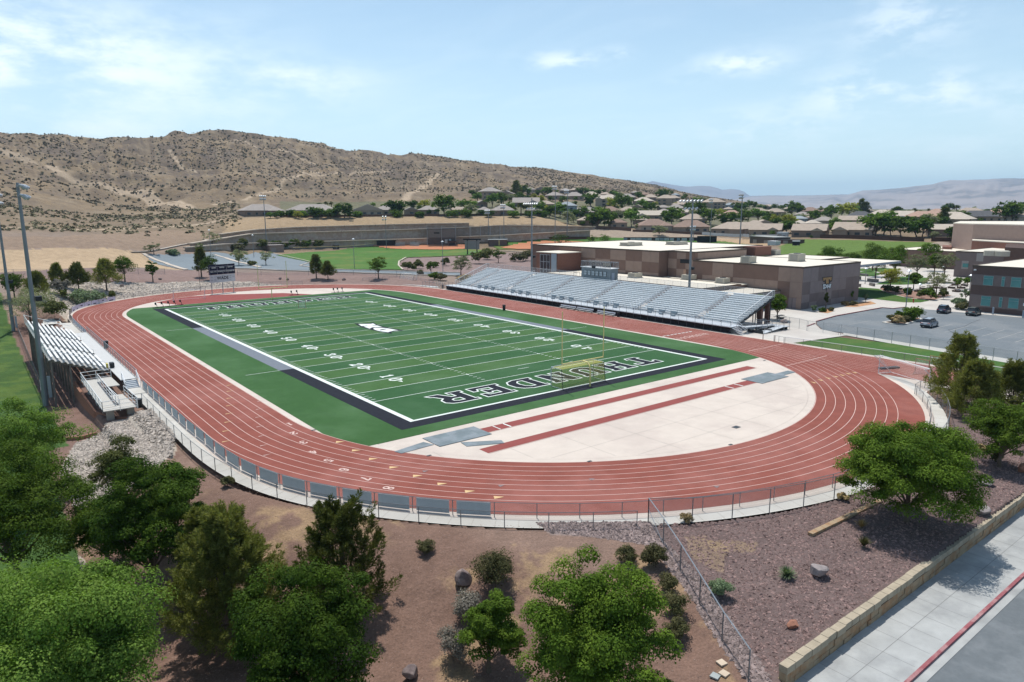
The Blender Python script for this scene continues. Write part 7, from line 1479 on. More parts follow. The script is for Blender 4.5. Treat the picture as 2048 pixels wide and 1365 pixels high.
def trunk_mesh(H_, z0, Cc, r0, seed, nb=9, lean=(0, 0), multi=1, thr=.55):
    rg = np.random.default_rng(seed+99); b = MB(); fork = z0*.8+.12*(H_-z0)
    for m in range(multi):
        o = np.array([rg.uniform(-.25, .25)*(multi > 1), rg.uniform(-.25, .25)*(multi > 1), 0]); top = np.array([lean[0]*H_*.6+o[0]*3, lean[1]*H_*.6+o[1]*3, z0+(H_-z0)*.62]); P = [o*.3+np.array([0, 0, -.3]), o+np.array([rg.uniform(-.05, .05), rg.uniform(-.05, .05), fork*.5]), np.array([o[0]*1.6+lean[0]*fork, o[1]*1.6+lean[1]*fork, fork]), top]
        b.tube(P, [r0*1.25/multi**.5, r0/multi**.5, r0*.8/multi**.5, r0*.25], 7)
        f = P[2]
        for i in rg.choice(len(Cc), min(nb, len(Cc)), replace=False):
            c_ = Cc[i]; mid = (f+c_)/2+np.array([0, 0, .05*H_])*rg.uniform(-.3, .6); b.tube([f, mid, f+(c_-f)*.92], [r0*.42/multi**.5, r0*.26, r0*.07], 5)
    return b
LEAF = {
 'dark': leafmat('leaf_dark_green', (.034, .072, .008), (.072, .122, .013), .22), 'mid': leafmat('leaf_mid_green', (.054, .100, .011), (.108, .168, .020), .26), 'bright': leafmat('leaf_bright_green', (.085, .160, .024), (.155, .235, .045), .32),
 'yellow': leafmat('leaf_yellow_green', (.22, .24, .035), (.32, .31, .05), .35), 'olive': leafmat('leaf_olive', (.075, .09, .027), (.12, .13, .04), .2), 'sage': leafmat('leaf_sage', (.17, .19, .10), (.25, .26, .15), .25), 'pine': leafmat('needle_olive', (.13, .145, .036), (.20, .205, .06), .3),
 'pinedark': leafmat('needle_dark', (.08, .098, .025), (.135, .145, .04), .25), 'grey': leafmat('twig_grey', (.16, .145, .12), (.22, .20, .165), .1), 'shrub': leafmat('leaf_shrub_brown', (.075, .078, .032), (.12, .11, .05), .15), 'blue': leafmat('leaf_blue_green', (.12, .17, .09), (.18, .23, .13), .2), 'dry': leafmat('dry_straw', (.33, .25, .12), (.27, .19, .10), .15)}
def plant(kind, mt, x, y, z, H_, W_, lb, cat='tree', name=None, nc=60, nl=60, leaf=.12, seed=1, z0=None, r0=None, group=None, lean=(0, 0), rot=0., multi=1, taper=.9, **kw):
    nm = name or {'broad': 'broadleaf_tree', 'pine': 'pine_tree', 'shrub': 'shrub'}[kind]; z0 = (H_*.22 if kind != 'shrub' else 0.02) if z0 is None else z0
    t = empty(nm, (x, y, z), lb, cat, group)
    if kind == 'pine': V, Fq, Cc, rl = crown_pine(H_, W_, z0, nc, nl, leaf, seed, lean, taper)
    else: V, Fq, Cc, rl = crown_broad(H_, W_, z0, nc, nl, leaf, seed, **kw)
    o3 = np.array([x, y, z]); c = mesh_obj('crown' if cat == 'tree' else 'foliage', V+o3, Fq, LEAF[mt], t)
    tb = trunk_mesh(H_, z0, Cc, r0 or H_*.022+.03, seed, lean=lean, multi=multi, nb=10 if cat == 'tree' else 6); tb.v = [tuple(np.array(v)+o3) for v in tb.v]; tb.build('trunk' if cat == 'tree' else 'stem', BARK, t)
    t.rotation_euler = (0, 0, rot); return t
def onray(px, py, r_):
    """ground point under the crown that shows at this bearing, r_ metres away"""
    d = ray(px, py); h = math.hypot(d[0], d[1]); x, y = CX+d[0]/h*r_, CY+d[1]/h*r_; return x, y, hz(x, y)
def big(kind, mt, px, pyb, pyt, wpx, lb, r_=None, **kw):
    """a tree whose foot shows at (px,pyb), top at pyt, crown wpx wide"""
    if r_ is None: x, y, z = GT(px, pyb)
    else: x, y, z = onray(px, 1200, r_)
    ztop = zt(x, y, pyt); H_ = ztop-z; r = np.linalg.norm(np.array([x, y, (z+ztop)/2])-CP); W_ = wpx*r/FPX; return plant(kind, mt, x, y, z, H_, W_, lb, **kw)
# foreground and near trees
big('broad', 'bright', 140, 1480, 1135, 400, 'light green leafy tree filling the lower left corner', nc=210, nl=560, leaf=.08, seed=5, z0=.8, lump=.55, rc=.165, nlobe=26)
big('broad', 'mid', 40, 1190, 905, 270, 'tall dark green tree at the left edge over the shaded lawn', nc=170, nl=400, leaf=.085, seed=8, lump=.45, rc=.16, z0=1.2, nlobe=22)
big('broad', 'bright', 62, 1010, 808, 185, 'green tree with light top leaves at the left edge below the floodlight pole', nc=120, nl=340, leaf=.09, seed=12, rc=.18, z0=1.0, nlobe=16)
big('broad', 'dark', 300, 1195, 925, 215, 'round dark green tree left of the pines on the red slope', nc=150, nl=400, leaf=.08, seed=21, rc=.16, z0=.8, multi=2, lump=.45, nlobe=20)
big('broad', 'mid', 215, 1135, 985, 110, 'lower green tree at the left foot of the round dark tree', nc=140, nl=140, leaf=.095, seed=22, rc=.2, z0=.4, multi=2, nlobe=12)
big('broad', 'olive', 240, 1030, 872, 110, 'olive grey tree rising behind the round dark tree by the rock slope', nc=130, nl=120, leaf=.085, seed=23, rc=.2, z0=.6, nlobe=12, lump=.6)
big('broad', 'dark', 352, 1110, 915, 120, 'dark green tree behind the right side of the round dark tree', nc=160, nl=150, leaf=.095, seed=24, rc=.2, z0=.8, nlobe=12)
big('pine', 'pine', 470, 1290, 1045, 185, 'broad olive green pine on the red slope, left of the spiky topped pine', nc=620, nl=110, leaf=.17, seed=31, z0=.3)
big('pine', 'pine', 420, 1225, 1035, 110, 'slim olive pine rising behind the broad olive pine', nc=360, nl=100, leaf=.17, seed=36, z0=.3)
big('pine', 'pinedark', 688, 1235, 1022, 175, 'dark spiky topped pine above the round dark tree at the bottom', nc=330, nl=120, leaf=.17, seed=33, z0=.3, taper=.75)
big('broad', 'dark', 612, 1460, 1150, 290, 'large round dark green tree at the bottom centre left', nc=190, nl=560, leaf=.075, seed=41, rc=.17, z0=1.0, lump=.55, nlobe=26)
big('broad', 'mid', 978, 1345, 1180, 125, 'small green tree beside the grey dead shrub at the bottom centre', nc=140, nl=260, leaf=.075, seed=43, rc=.2, z0=.15, lump=.6, nlobe=10)
big('broad', 'mid', 1190, 1455, 1118, 300, 'large mid green tree at the bottom centre right', nc=190, nl=600, leaf=.075, seed=47, rc=.165, z0=.8, lump=.65, droop=.2, nlobe=28)
big('broad', 'mid', 1812, 1046, 856, 240, 'wide round green tree casting shade on the gravel by the block wall', nc=300, nl=430, leaf=.085, seed=51, rc=.16, z0=.35, lump=.30, nlobe=24)
big('broad', 'mid', 1998, 935, 805, 125, 'green tree at the right edge above the block wall', nc=190, nl=180, leaf=.09, seed=53, rc=.19, z0=.4, nlobe=14, lump=.5)
big('broad', 'bright', 2065, 900, 790, 70, 'light green tree cut by the right edge of the view', nc=70, nl=80, leaf=.15, seed=54, rc=.18, z0=.8)
big('pine', 'pine', 1912, 806, 682, 82, 'tall olive pine beside the end of the sprint chute', nc=420, nl=45, leaf=.25, seed=61, z0=.3)
big('pine', 'pine', 1945, 835, 735, 86, 'rounder brownish pine in the middle of the three right pines', nc=420, nl=45, leaf=.25, seed=62, z0=.2)
big('pine', 'pine', 2022, 822, 735, 72, 'brownish pine nearest the right edge', nc=360, nl=45, leaf=.25, seed=63, z0=.2)
# trees round the far bend and drives
BT = [('pine', 'pine', 117, 575, 531, 22, 'small pine at the left end of the row behind the far left bend'), ('pine', 'pinedark', 158, 581, 532, 32, 'second small pine from the left behind the far left bend'), ('pine', 'pine', 214, 583, 525, 42, 'larger pine right of two small pines behind the far left bend'),
      ('broad', 'mid', 250, 565, 511, 42, 'round green tree behind the far left bend'), ('broad', 'mid', 306, 565, 522, 22, 'small green tree standing alone on the pale rocks'), ('broad', 'mid', 30, 600, 545, 46, 'dark green tree by the far left edge behind the floodlight pole'), ('pine', 'pine', 78, 600, 551, 36, 'pointed green pine beside the sage tree on the left'),
      ('broad', 'sage', 62, 648, 583, 105, 'wide sage green tree beside the small stand'), ('broad', 'grey', 124, 592, 558, 36, 'bare grey leafed tree below the small pines'), ('pine', 'pinedark', 403, 555, 500, 26, 'dark upright tree behind the left end of the scoreboard'), ('broad', 'dark', 424, 560, 513, 40, 'round dark green tree directly behind the scoreboard'),
      ('broad', 'sage', 478, 532, 501, 38, 'pale green tree in the far lot island, left of the two'), ('broad', 'sage', 532, 531, 502, 36, 'pale green tree in the far lot island, right of the two'), ('broad', 'sage', 308, 511, 485, 32, 'sage tree at the far left corner of the far parking lot'), ('broad', 'sage', 425, 492, 470, 40, 'wide sage bush by the left end of the terraced walls'), ('broad', 'sage', 402, 507, 487, 22, 'small sage tree on the far kerb of the parking lot'),
      ('pine', 'pinedark', 633, 558, 514, 27, 'dark olive tree on the gravel bank, left of the close pair'), ('pine', 'pinedark', 656, 560, 527, 25, 'dark olive tree on the gravel bank, right of the close pair'), ('broad', 'mid', 757, 558, 513, 38, 'round green tree on the gravel bank above the far track'),
      ('broad', 'mid', 862, 549, 524, 28, 'small green tree by the drive left of the grandstand'), ('broad', 'sage', 922, 552, 514, 50, 'pale sage tree just left of the grandstand'), ('broad', 'mid', 997, 526, 501, 27, 'green tree above the far end of the grandstand'), ('broad', 'dark', 1122, 496, 469, 38, 'dark green tree behind the brick tower'),
      ('broad', 'mid', 1185, 494, 471, 27, 'green tree behind the high gymnasium roof, left of the pair'), ('broad', 'bright', 1210, 494, 469, 28, 'light green tree behind the high gymnasium roof, right of the pair'), ('broad', 'mid', 1521, 638, 588, 40, 'shade tree at the near end of the grandstand, left of the two'), ('broad', 'mid', 1554, 641, 590, 40, 'shade tree at the near end of the grandstand, right of the two'),
      ('broad', 'dark', 1658, 545, 490, 48, 'dark green tree behind the low gymnasium roof'), ('broad', 'dark', 1703, 552, 506, 40, 'dark green tree at the far right corner of the gymnasium'), ('broad', 'mid', 1745, 540, 487, 52, 'large green tree behind the plaza, left of the centre'), ('broad', 'dark', 1751, 556, 507, 46, 'round dark green tree in front of the large plaza tree'), ('broad', 'mid', 1790, 545, 489, 46, 'green tree behind the plaza next to the large one'), ('broad', 'mid', 1788, 551, 505, 34, 'smaller green tree over the pale wall on the plaza'),
      ('broad', 'sage', 1833, 556, 508, 42, 'sage tree in front of the school wing'), ('broad', 'mid', 1868, 552, 505, 36, 'green tree in front of the school wing between two sage trees'), ('broad', 'sage', 1888, 556, 506, 38, 'sage tree closest to the checkered school wing'), ('broad', 'mid', 1855, 522, 488, 40, 'green tree behind the school wing roof'), ('broad', 'yellow', 1780, 578, 538, 44, 'yellow green tree at the left tip of the mulch bed'),
      ('broad', 'mid', 1827, 577, 545, 28, 'small green tree on the plaza beyond the picnic tables'), ('broad', 'sage', 1872, 590, 547, 52, 'wide olive tree shading the picnic tables'), ('broad', 'bright', 1915, 575, 556, 20, 'little light green tree among the right picnic tables'), ('broad', 'bright', 1934, 573, 555, 18, 'little light green tree beside the classroom corner'), ('broad', 'blue', 1931, 602, 578, 22, 'feathery green tree at the corner of the classroom building'),
      ('broad', 'olive', 1651, 618, 583, 7, 'slim young tree in front of the gymnasium wall'), ('broad', 'mid', 1702, 603, 581, 11, 'thin young tree at the far edge of the gymnasium wall'), ('broad', 'blue', 1731, 605, 588, 10, 'tiny young tree in the gravel bed by the lawn'), ('broad', 'mid', 1822, 636, 621, 14, 'small upright plant in the middle of the parking lot island'), ('broad', 'mid', 1796, 640, 622, 14, 'small feathery plant at the left of the parking lot island')]
for i, (k, m_, px, pb, pt_, w_, lb) in enumerate(BT):
    r_px = pb-pt_; nc = 34 if r_px < 30 else (70 if r_px < 48 else 100); leaf = .24 if r_px < 40 else .19
    kw = dict(rc=.24, lump=.45) if k == 'broad' else {}
    if m_ in ('sage', 'grey', 'blue'): kw.update(rc=.17); leaf *= .8
    if k == 'pine': nc *= 4
    big(k, m_, px, pb, pt_, w_, lb, nc=nc, nl=50 if k == 'broad' else 22, leaf=leaf if k == 'broad' else .4, seed=200+i, **kw)
# shrubs
def shrub(px, pyb, hpx, wpx, mt, lb, nc=26, nl=60, leaf=None, seed=0, name='shrub'):
    nl = int(nl*1.6); nc = max(nc, 22)
    x, y, z = GT(px, pyb); r = math.dist((x, y, z), tuple(CP)); H_ = hpx*r/FPX*1.1; W_ = wpx*r/FPX; return plant('shrub', mt, x, y, z-.05, H_, W_, lb, 'shrub', name, nc=nc, nl=nl, leaf=leaf or max(.05, r*.0014), seed=seed, rc=.42, lump=.3, r0=.03, nlobe=9)
SH = [(990, 1178, 62, 82, 'shrub', 'large olive brown shrub beside the pyramid boulder', 60, 90), (851, 1106, 20, 32, 'shrub', 'small dark shrub alone on the dry slope', 20, 60), (1253, 1130, 34, 38, 'shrub', 'brown green shrub left of the pair below the fence corner', 30, 70), (1311, 1135, 42, 46, 'shrub', 'dark shrub beside the rock band below the fence corner', 36, 80),
      (1338, 1188, 34, 38, 'shrub', 'upper shrub of the column of three along the rock band', 30, 70), (1351, 1232, 40, 46, 'shrub', 'middle shrub of the column of three along the rock band', 34, 70), (1350, 1278, 38, 44, 'shrub', 'lowest shrub of the column of three along the rock band', 32, 70), (1442, 1192, 28, 38, 'blue', 'pale green rounded shrub right of the diagonal fence', 26, 80),
      (935, 1240, 40, 60, 'grey', 'grey dry shrub behind the small green tree', 40, 80), (905, 1330, 60, 60, 'grey', 'grey dry shrub at the left foot of the small green tree', 40, 80), (455, 975, 20, 26, 'shrub', 'tiny brown shrub by the footpath on the dry slope', 12, 50),
      (173, 608, 19, 44, 'blue', 'wide grey green bush outside the far left bend', 30, 50), (110, 640, 30, 40, 'olive', 'green bush beside the far end of the small stand', 26, 50), (206, 597, 8, 10, 'blue', 'tiny bush beside the sponsor banners', 8, 40), (224, 594, 8, 12, 'olive', 'tiny dark bush right of the sponsor banners', 8, 40), (128, 596, 12, 14, 'pine', 'low green bush under the bare grey tree', 10, 40),
      (815, 541, 15, 20, 'olive', 'round shrub by the curved kerb of the softball field', 14, 40), (838, 538, 15, 18, 'olive', 'round shrub right of the curved kerb', 14, 40), (828, 541, 9, 10, 'olive', 'small shrub between two round ones by the curved kerb', 8, 30), (893, 532, 14, 16, 'olive', 'dark shrub on the purple gravel left of the sage tree', 12, 40), (870, 536, 10, 14, 'olive', 'low shrub behind the small green tree by the drive', 10, 40),
      (958, 528, 22, 34, 'olive', 'large olive shrub by the field scoreboard', 24, 40), (975, 520, 20, 28, 'olive', 'olive shrub left of the green tree above the stand', 20, 40), (1035, 524, 14, 30, 'shrub', 'low olive shrub behind the far half of the grandstand', 18, 40), (1056, 522, 18, 24, 'shrub', 'olive shrub left of the brick tower', 18, 40), (1072, 520, 14, 18, 'dark', 'dark shrub beside the brick tower', 12, 40),
      (868, 560, 12, 20, 'mid', 'low green shrub by the rail fenced pad', 12, 40), (840, 550, 6, 16, 'shrub', 'low brown shrub left of the rail fenced pad', 8, 30), (885, 562, 12, 22, 'shrub', 'brown green shrub in front of the pale sage tree', 12, 40), (930, 566, 12, 30, 'dry', 'dry straw coloured shrub at the foot of the far stand', 12, 40),
      (505, 532, 7, 15, 'olive', 'low green bush between the two pale lot trees', 10, 30), (346, 510, 6, 20, 'blue', 'low grey green bush behind the far parking lot', 8, 30), (1791, 587, 11, 12, 'olive', 'round shrub in the mulch bed, first from the left', 12, 40), (1814, 593, 13, 13, 'dark', 'round dark shrub in the mulch bed, second from the left', 12, 40), (1842, 597, 14, 14, 'olive', 'shrub in the mulch bed just right of the short lamp post', 12, 40),
      (1861, 599, 16, 24, 'mid', 'large bright shrub in the mulch bed', 18, 40), (1887, 598, 16, 14, 'olive', 'upright shrub at the right end of the mulch bed', 14, 40), (1915, 617, 16, 21, 'blue', 'round grey green bush between the cars and the classroom building', 18, 50), (1926, 620, 9, 20, 'shrub', 'brown low bush beside the round grey green bush', 12, 40), (1775, 583, 8, 20, 'shrub', 'dark low shrub at the left tip of the mulch bed', 10, 30),
      (1783, 646, 12, 16, 'shrub', 'brownish tuft at the left end of the parking lot island', 16, 60), (1798, 649, 13, 18, 'dry', 'straw coloured tuft in the parking lot island', 16, 60), (1811, 645, 10, 18, 'shrub', 'low tan tuft in the middle of the parking lot island', 14, 60), (1826, 641, 19, 36, 'mid', 'large green bush at the right end of the parking lot island', 34, 60), (1628, 624, 12, 9, 'blue', 'small pale shrub by the gymnasium corner', 10, 40),
      (1645, 624, 5, 12, 'dark', 'low dark plant in the orange gravel bed, left', 6, 30), (1662, 622, 5, 10, 'shrub', 'low brown plant in the orange gravel bed, right', 6, 30), (1690, 611, 6, 12, 'dry', 'yellow plant in the farther gravel bed', 6, 30), (1707, 611, 6, 12, 'shrub', 'orange brown plant in the farther gravel bed', 6, 30), (1990, 925, 30, 30, 'shrub', 'low shrub under the tree at the right edge', 16, 50), (1965, 905, 12, 16, 'dry', 'dry tuft on the gravel below the right pines', 8, 40), (1685, 1003, 12, 18, 'dry', 'dry tuft below the fence on the gravel slope', 10, 50), (1372, 1045, 16, 22, 'dry', 'thin dry tuft growing outside the fence', 10, 40),
      (487, 499, 18, 18, 'pinedark', 'small dark tree before the lowest terraced wall, left', 14, 30), (524, 499, 17, 20, 'pinedark', 'small dark tree before the lowest terraced wall, right', 14, 30), (470, 502, 8, 30, 'shrub', 'low brush along the foot of the terraced wall', 12, 30)]
for i, (px, pb, h_, w_, m_, lb, nc, nl) in enumerate(SH): shrub(px, pb, h_, w_, m_, lb, nc, nl, seed=400+i)
for k, px in enumerate(range(548, 645, 12)):
    shrub(px+random.uniform(-3, 3), 497, random.uniform(9, 17), 12, 'pinedark' if k % 3 else 'mid', 'dark bush in the hedge behind the tan shed, %s from the left' % OR[k], 12, 30, seed=500+k)
for k, (px, h_, w_) in enumerate([(560, 9, 20), (583, 11, 22), (606, 9, 20), (633, 13, 24), (668, 14, 26), (716, 8, 18), (794, 9, 24), (838, 7, 20), (905, 9, 26), (932, 10, 28), (978, 8, 24), (1030, 9, 26), (1060, 8, 22), (1085, 10, 26)]):
    shrub(px, 435, h_, w_, ('mid', 'dark', 'bright')[k % 3], 'garden bush on the bench below the houses, %s from the left' % OR[k], 16, 26, seed=600+k)
# spiky plants
def spiky(px, pyb, R_, n, mt, lb, w=.03, up=.3):
    x, y, z = GT(px, pyb); rg = np.random.default_rng(int(px)); t = empty('desert_spoon' if up < .6 else 'grass_tuft', (x, y, z), lb, 'plant'); V = []; Fc = []
    for i in range(n):
        a = rg.random()*6.28; e = rg.uniform(up-.3, 1.45); d = np.array([math.cos(a)*math.cos(e), math.sin(a)*math.cos(e), math.sin(e)]); s = np.array([-math.sin(a), math.cos(a), 0])*w; L_ = R_*rg.uniform(.75, 1.1); b0 = np.array([x, y, z+.15*R_]); m = b0+d*L_*.6; tip = b0+d*L_+np.array([0, 0, -.10*L_]); k = len(V); V += [b0-s, b0+s, m+s*.8, m-s*.8, tip]; Fc += [[k, k+1, k+2, k+3], [k+3, k+2, k+4]]
    mesh_obj('leaves', V, Fc, LEAF[mt], t); MB().tube([(x, y, z-.1), (x, y, z+.2*R_)], [.2*R_, .1*R_], 7).build('stem', BARK, t); return t
spiky(378, 1232, 1.1, 260, 'olive', 'spiky desert spoon plant left of the pines', .022, .1); spiky(1573, 1160, .75, 260, 'blue', 'green spiky tuft left of the grey boulder', .022, .5); spiky(1727, 1098, .75, 200, 'shrub', 'tall grassy tuft below the short terrace wall', .02, .9); spiky(1722, 1060, .7, 120, 'dry', 'dry grass clump against the short terrace wall', .02, .8)
# neighbourhood trees: prototypes in three sizes, copied
def proto(kind, mt, asp, seed, nc=34, nl=26, leaf=.075, z0=.10, **kw):
    k = 'pine' if kind == 'pine' else 'broad'; return plant(k, mt, 0, 0, 0, 1., asp, '', 'tree', {'pine': 'conifer_tree', 'broad': 'garden_tree', 'cypress': 'cypress_tree'}[kind], nc=nc, nl=nl, leaf=leaf, seed=seed, z0=z0, r0=.025, group='trees of the neighbourhood', **kw)
PR = {'b': [proto('broad', 'dark', 1.05, 71, rc=.3), proto('broad', 'mid', .9, 72, rc=.3)], 'g': [proto('broad', 'mid', 1.1, 73, rc=.3), proto('broad', 'bright', .95, 74, rc=.3)], 'l': [proto('broad', 'bright', 1.1, 75, rc=.3)], 'y': [proto('broad', 'yellow', 1.15, 76, rc=.3)], 's': [proto('broad', 'sage', 1.2, 77, rc=.3)],
      'p': [proto('pine', 'pinedark', .5, 78, nc=120, nl=12, leaf=.1)], 'c': [proto('cypress', 'pinedark', .24, 79, z0=.03, rc=.3, nc=20)]}
def palm(mt='olive'):
    t = empty('palm_tree', (0, 0, 0), '', 'tree', 'trees of the neighbourhood'); MB().tube([(0, 0, -.05), (.01, 0, .4), (0, 0, .72)], [.05, .035, .035], 6).build('trunk', BARK, t); rg = np.random.default_rng(5); V = []; Fc = []
    for i in range(46):
        a = rg.random()*6.28; e = rg.uniform(-.5, 1.3); d = np.array([math.cos(a)*math.cos(e), math.sin(a)*math.cos(e), math.sin(e)]); s = np.array([-math.sin(a), math.cos(a), 0])*.05; b0 = np.array([0, 0, .72]); m = b0+d*.2; tip = b0+d*.34+np.array([0, 0, -.08]); k = len(V); V += [b0, m-s, tip, m+s]; Fc += [[k, k+1, k+2, k+3]]
    mesh_obj('crown', V, Fc, LEAF[mt], t); return t
PR['m'] = [palm()]
NT = {
 'above the terraced walls': [(541, 437, 10, 'l'), (553, 437, 9, 'g'), (597, 438, 12, 'y'), (626, 437, 18, 'b'), (641, 438, 16, 'g'), (651, 437, 12, 'b'), (660, 437, 13, 'b'), (640, 416, 8, 'b'), (652, 418, 12, 'm'), (663, 418, 12, 'm'), (676, 437, 22, 'b'), (690, 437, 24, 'b'), (700, 437, 14, 'b'), (747, 415, 8, 'l'), (770, 422, 12, 'g'), (785, 432, 25, 'b'), (799, 432, 25, 'b'), (826, 422, 17, 'b'), (848, 421, 17, 'y'), (858, 431, 10, 'b'), (840, 424, 10, 'g'), (888, 432, 32, 'g'), (898, 416, 20, 'b'), (878, 417, 10, 'b'), (925, 421, 18, 'l'), (943, 420, 16, 'l'), (940, 432, 18, 's'), (962, 432, 10, 'b'), (973, 432, 9, 'b'), (955, 432, 6, 's'), (1021, 427, 18, 'l'), (1030, 432, 14, 'm'), (1042, 432, 22, 'm'), (1053, 432, 20, 'm'), (1078, 432, 22, 'g'), (1088, 428, 14, 'y'), (1100, 436, 20, 'b'), (1110, 434, 12, 'y'), (1120, 436, 24, 'g'), (1136, 448, 19, 's'), (1150, 436, 14, 'b'), (1147, 446, 8, 's'), (1165, 452, 8, 'l'), (1092, 437, 8, 'b')],
 'on the upper hillside': [(945, 396, 12, 'b'), (955, 406, 16, 'g'), (985, 388, 11, 'b'), (991, 388, 9, 'b'), (998, 392, 9, 'l'), (985, 416, 22, 'g'), (1003, 412, 20, 'g'), (1019, 410, 16, 's'), (1033, 396, 25, 'p'), (1045, 395, 20, 'b'), (1056, 388, 10, 'l'), (1040, 401, 12, 'g'), (1058, 390, 7, 'b'), (1076, 394, 11, 'b'), (1090, 392, 14, 'b'), (1101, 391, 13, 'b'), (1068, 399, 9, 'y'), (1082, 406, 12, 'y'), (1057, 403, 10, 'b'), (1102, 404, 10, 'b'), (1122, 413, 12, 'm'), (1132, 404, 8, 'g'), (1160, 392, 13, 'b'), (1172, 389, 10, 'g'), (1181, 416, 24, 'b'), (1186, 394, 12, 'b'), (1198, 392, 10, 'b'), (1225, 396, 12, 'b'), (1231, 396, 11, 'b'), (1240, 397, 9, 's'), (1277, 399, 12, 'b'), (1318, 399, 16, 'b'), (1329, 399, 15, 'g'), (1343, 392, 8, 'b'), (1370, 399, 9, 'b'), (1366, 402, 8, 'b'), (1395, 411, 14, 'l'), (1406, 412, 12, 's'), (1430, 406, 7, 'b'), (1310, 414, 8, 'y'), (1353, 415, 8, 'y'), (1150, 412, 8, 'b'), (1112, 389, 8, 'g'), (1208, 388, 7, 'b')],
 'on the lower hillside': [(1176, 440, 10, 'c'), (1199, 424, 10, 'c'), (1211, 425, 12, 'c'), (1216, 425, 13, 'c'), (1196, 457, 31, 'g'), (1184, 456, 22, 'b'), (1209, 456, 28, 'g'), (1224, 452, 22, 'b'), (1262, 454, 28, 'g'), (1228, 421, 20, 'y'), (1245, 424, 26, 'g'), (1256, 412, 14, 'g'), (1284, 419, 16, 'g'), (1303, 430, 20, 'b'), (1292, 424, 14, 'b'), (1316, 424, 10, 'm'), (1343, 452, 27, 'g'), (1332, 450, 20, 'b'), (1355, 428, 11, 'm'), (1378, 430, 20, 'b'), (1393, 426, 18, 'b'), (1404, 426, 16, 'b'), (1404, 444, 22, 'b'), (1419, 450, 25, 'b'), (1436, 432, 11, 'y'), (1448, 431, 9, 'y'), (1446, 452, 21, 'b'), (1460, 452, 22, 'b'), (1476, 427, 17, 'b'), (1488, 424, 14, 'b'), (1485, 447, 20, 'g'), (1496, 445, 18, 'g'), (1372, 448, 8, 'm'), (1393, 449, 9, 'm'), (1412, 451, 7, 'm'), (1318, 472, 15, 's'), (1290, 446, 12, 's'), (1272, 430, 10, 'g'), (1283, 430, 10, 's'), (1240, 440, 12, 'b'), (1277, 460, 10, 'b'), (1362, 440, 9, 'b'), (1425, 462, 8, 'b')],
 'of the right neighbourhood': [(1508, 419, 12, 'b'), (1498, 418, 12, 'g'), (1520, 421, 9, 'l'), (1516, 445, 20, 'g'), (1536, 444, 17, 'b'), (1550, 422, 10, 'g'), (1564, 422, 9, 'b'), (1583, 433, 21, 'g'), (1597, 433, 19, 'b'), (1551, 452, 17, 'y'), (1571, 453, 18, 'y'), (1582, 453, 16, 'y'), (1573, 468, 20, 'b'), (1583, 467, 18, 'b'), (1569, 441, 10, 's'), (1630, 447, 18, 'g'), (1662, 440, 20, 'g'), (1652, 436, 12, 'g'), (1659, 425, 11, 'b'), (1642, 419, 5, 'b'), (1648, 428, 8, 's'), (1684, 434, 20, 'y'), (1698, 433, 19, 'y'), (1710, 431, 15, 'g'), (1722, 430, 21, 'p'), (1731, 430, 17, 'p'), (1762, 430, 7, 'b'), (1657, 470, 16, 'g'), (1664, 466, 14, 'g'), (1678, 458, 12, 'b'), (1699, 454, 9, 'b'), (1738, 470, 30, 'l'), (1752, 473, 32, 'g'), (1768, 472, 34, 'g'), (1780, 472, 26, 'b'), (1646, 476, 6, 'b'), (1622, 477, 5, 'b'), (1606, 447, 8, 'b'), (1800, 475, 31, 'b'), (1830, 476, 30, 'b'), (1845, 475, 26, 'b'), (1792, 431, 13, 'b'), (1802, 431, 11, 'm'), (1815, 432, 9, 'b'), (1828, 433, 12, 'm'), (1838, 432, 8, 'b'), (1856, 431, 10, 'm'), (1866, 432, 7, 'b'), (1887, 453, 24, 'p'), (1880, 450, 14, 'b'), (1895, 430, 16, 'b'), (1912, 430, 14, 'm'), (1928, 433, 8, 'b'), (1948, 421, 5, 'g'), (1938, 446, 6, 'b'), (1960, 446, 7, 'b'), (1990, 425, 6, 'b'), (2010, 446, 27, 'g'), (2024, 446, 24, 'g'), (2036, 432, 14, 's'), (2044, 430, 17, 'b'), (1903, 485, 22, 'b'), (1774, 437, 9, 'b'), (1820, 446, 9, 'b'), (1870, 446, 8, 'b'), (1544, 474, 10, 'b'), (1507, 477, 6, 'b'), (1715, 470, 10, 'b'), (1868, 478, 10, 's'), (1975, 430, 8, 'b'), (1530, 421, 8, 'b'), (1603, 421, 6, 'b'), (1628, 423, 5, 'g')]}
KN = {'b': 'dark green round', 'g': 'green leafy', 'l': 'light green', 'y': 'yellow green', 's': 'grey green', 'p': 'tall dark conifer', 'c': 'slim dark cypress', 'm': 'palm'}
rgt = random.Random(4)
used = set()
for row, L in NT.items():
    cnt = {}
    for px, py, h_, k in sorted(L):
        x, y, z = GT(px, py); r = math.hypot(x-CX, y-CY); H_ = h_*r/FPX*1.05; p = PR[k][rgt.randrange(len(PR[k]))]
        t = copy_tree(p, loc=(x, y, z-.2), rz=rgt.random()*6.28, sc=(H_*rgt.uniform(1.2, 1.6), H_*rgt.uniform(1.2, 1.6), H_*1.18)); cnt[k] = cnt.get(k, 0)+1
        t['label'] = '%s tree %s, %s of its kind from the left' % (KN[k], row, ordw(cnt[k]-1))
FL = []
for _ in range(400):
    px = rgt.uniform(1000, 2048); lo = np.interp(px, [1000, 1200, 1400, 1500, 2048], [398, 394, 410, 418, 430]); hi = np.interp(px, [1000, 1190, 1300, 1500, 1900, 2048], [425, 448, 456, 462, 464, 450]); py = rgt.uniform(lo, hi)
    if px > 1890 and py > 446: continue
    x, y, z = GT(px, py); FL.append((px, x, y, z))
    if len(FL) >= 78: break
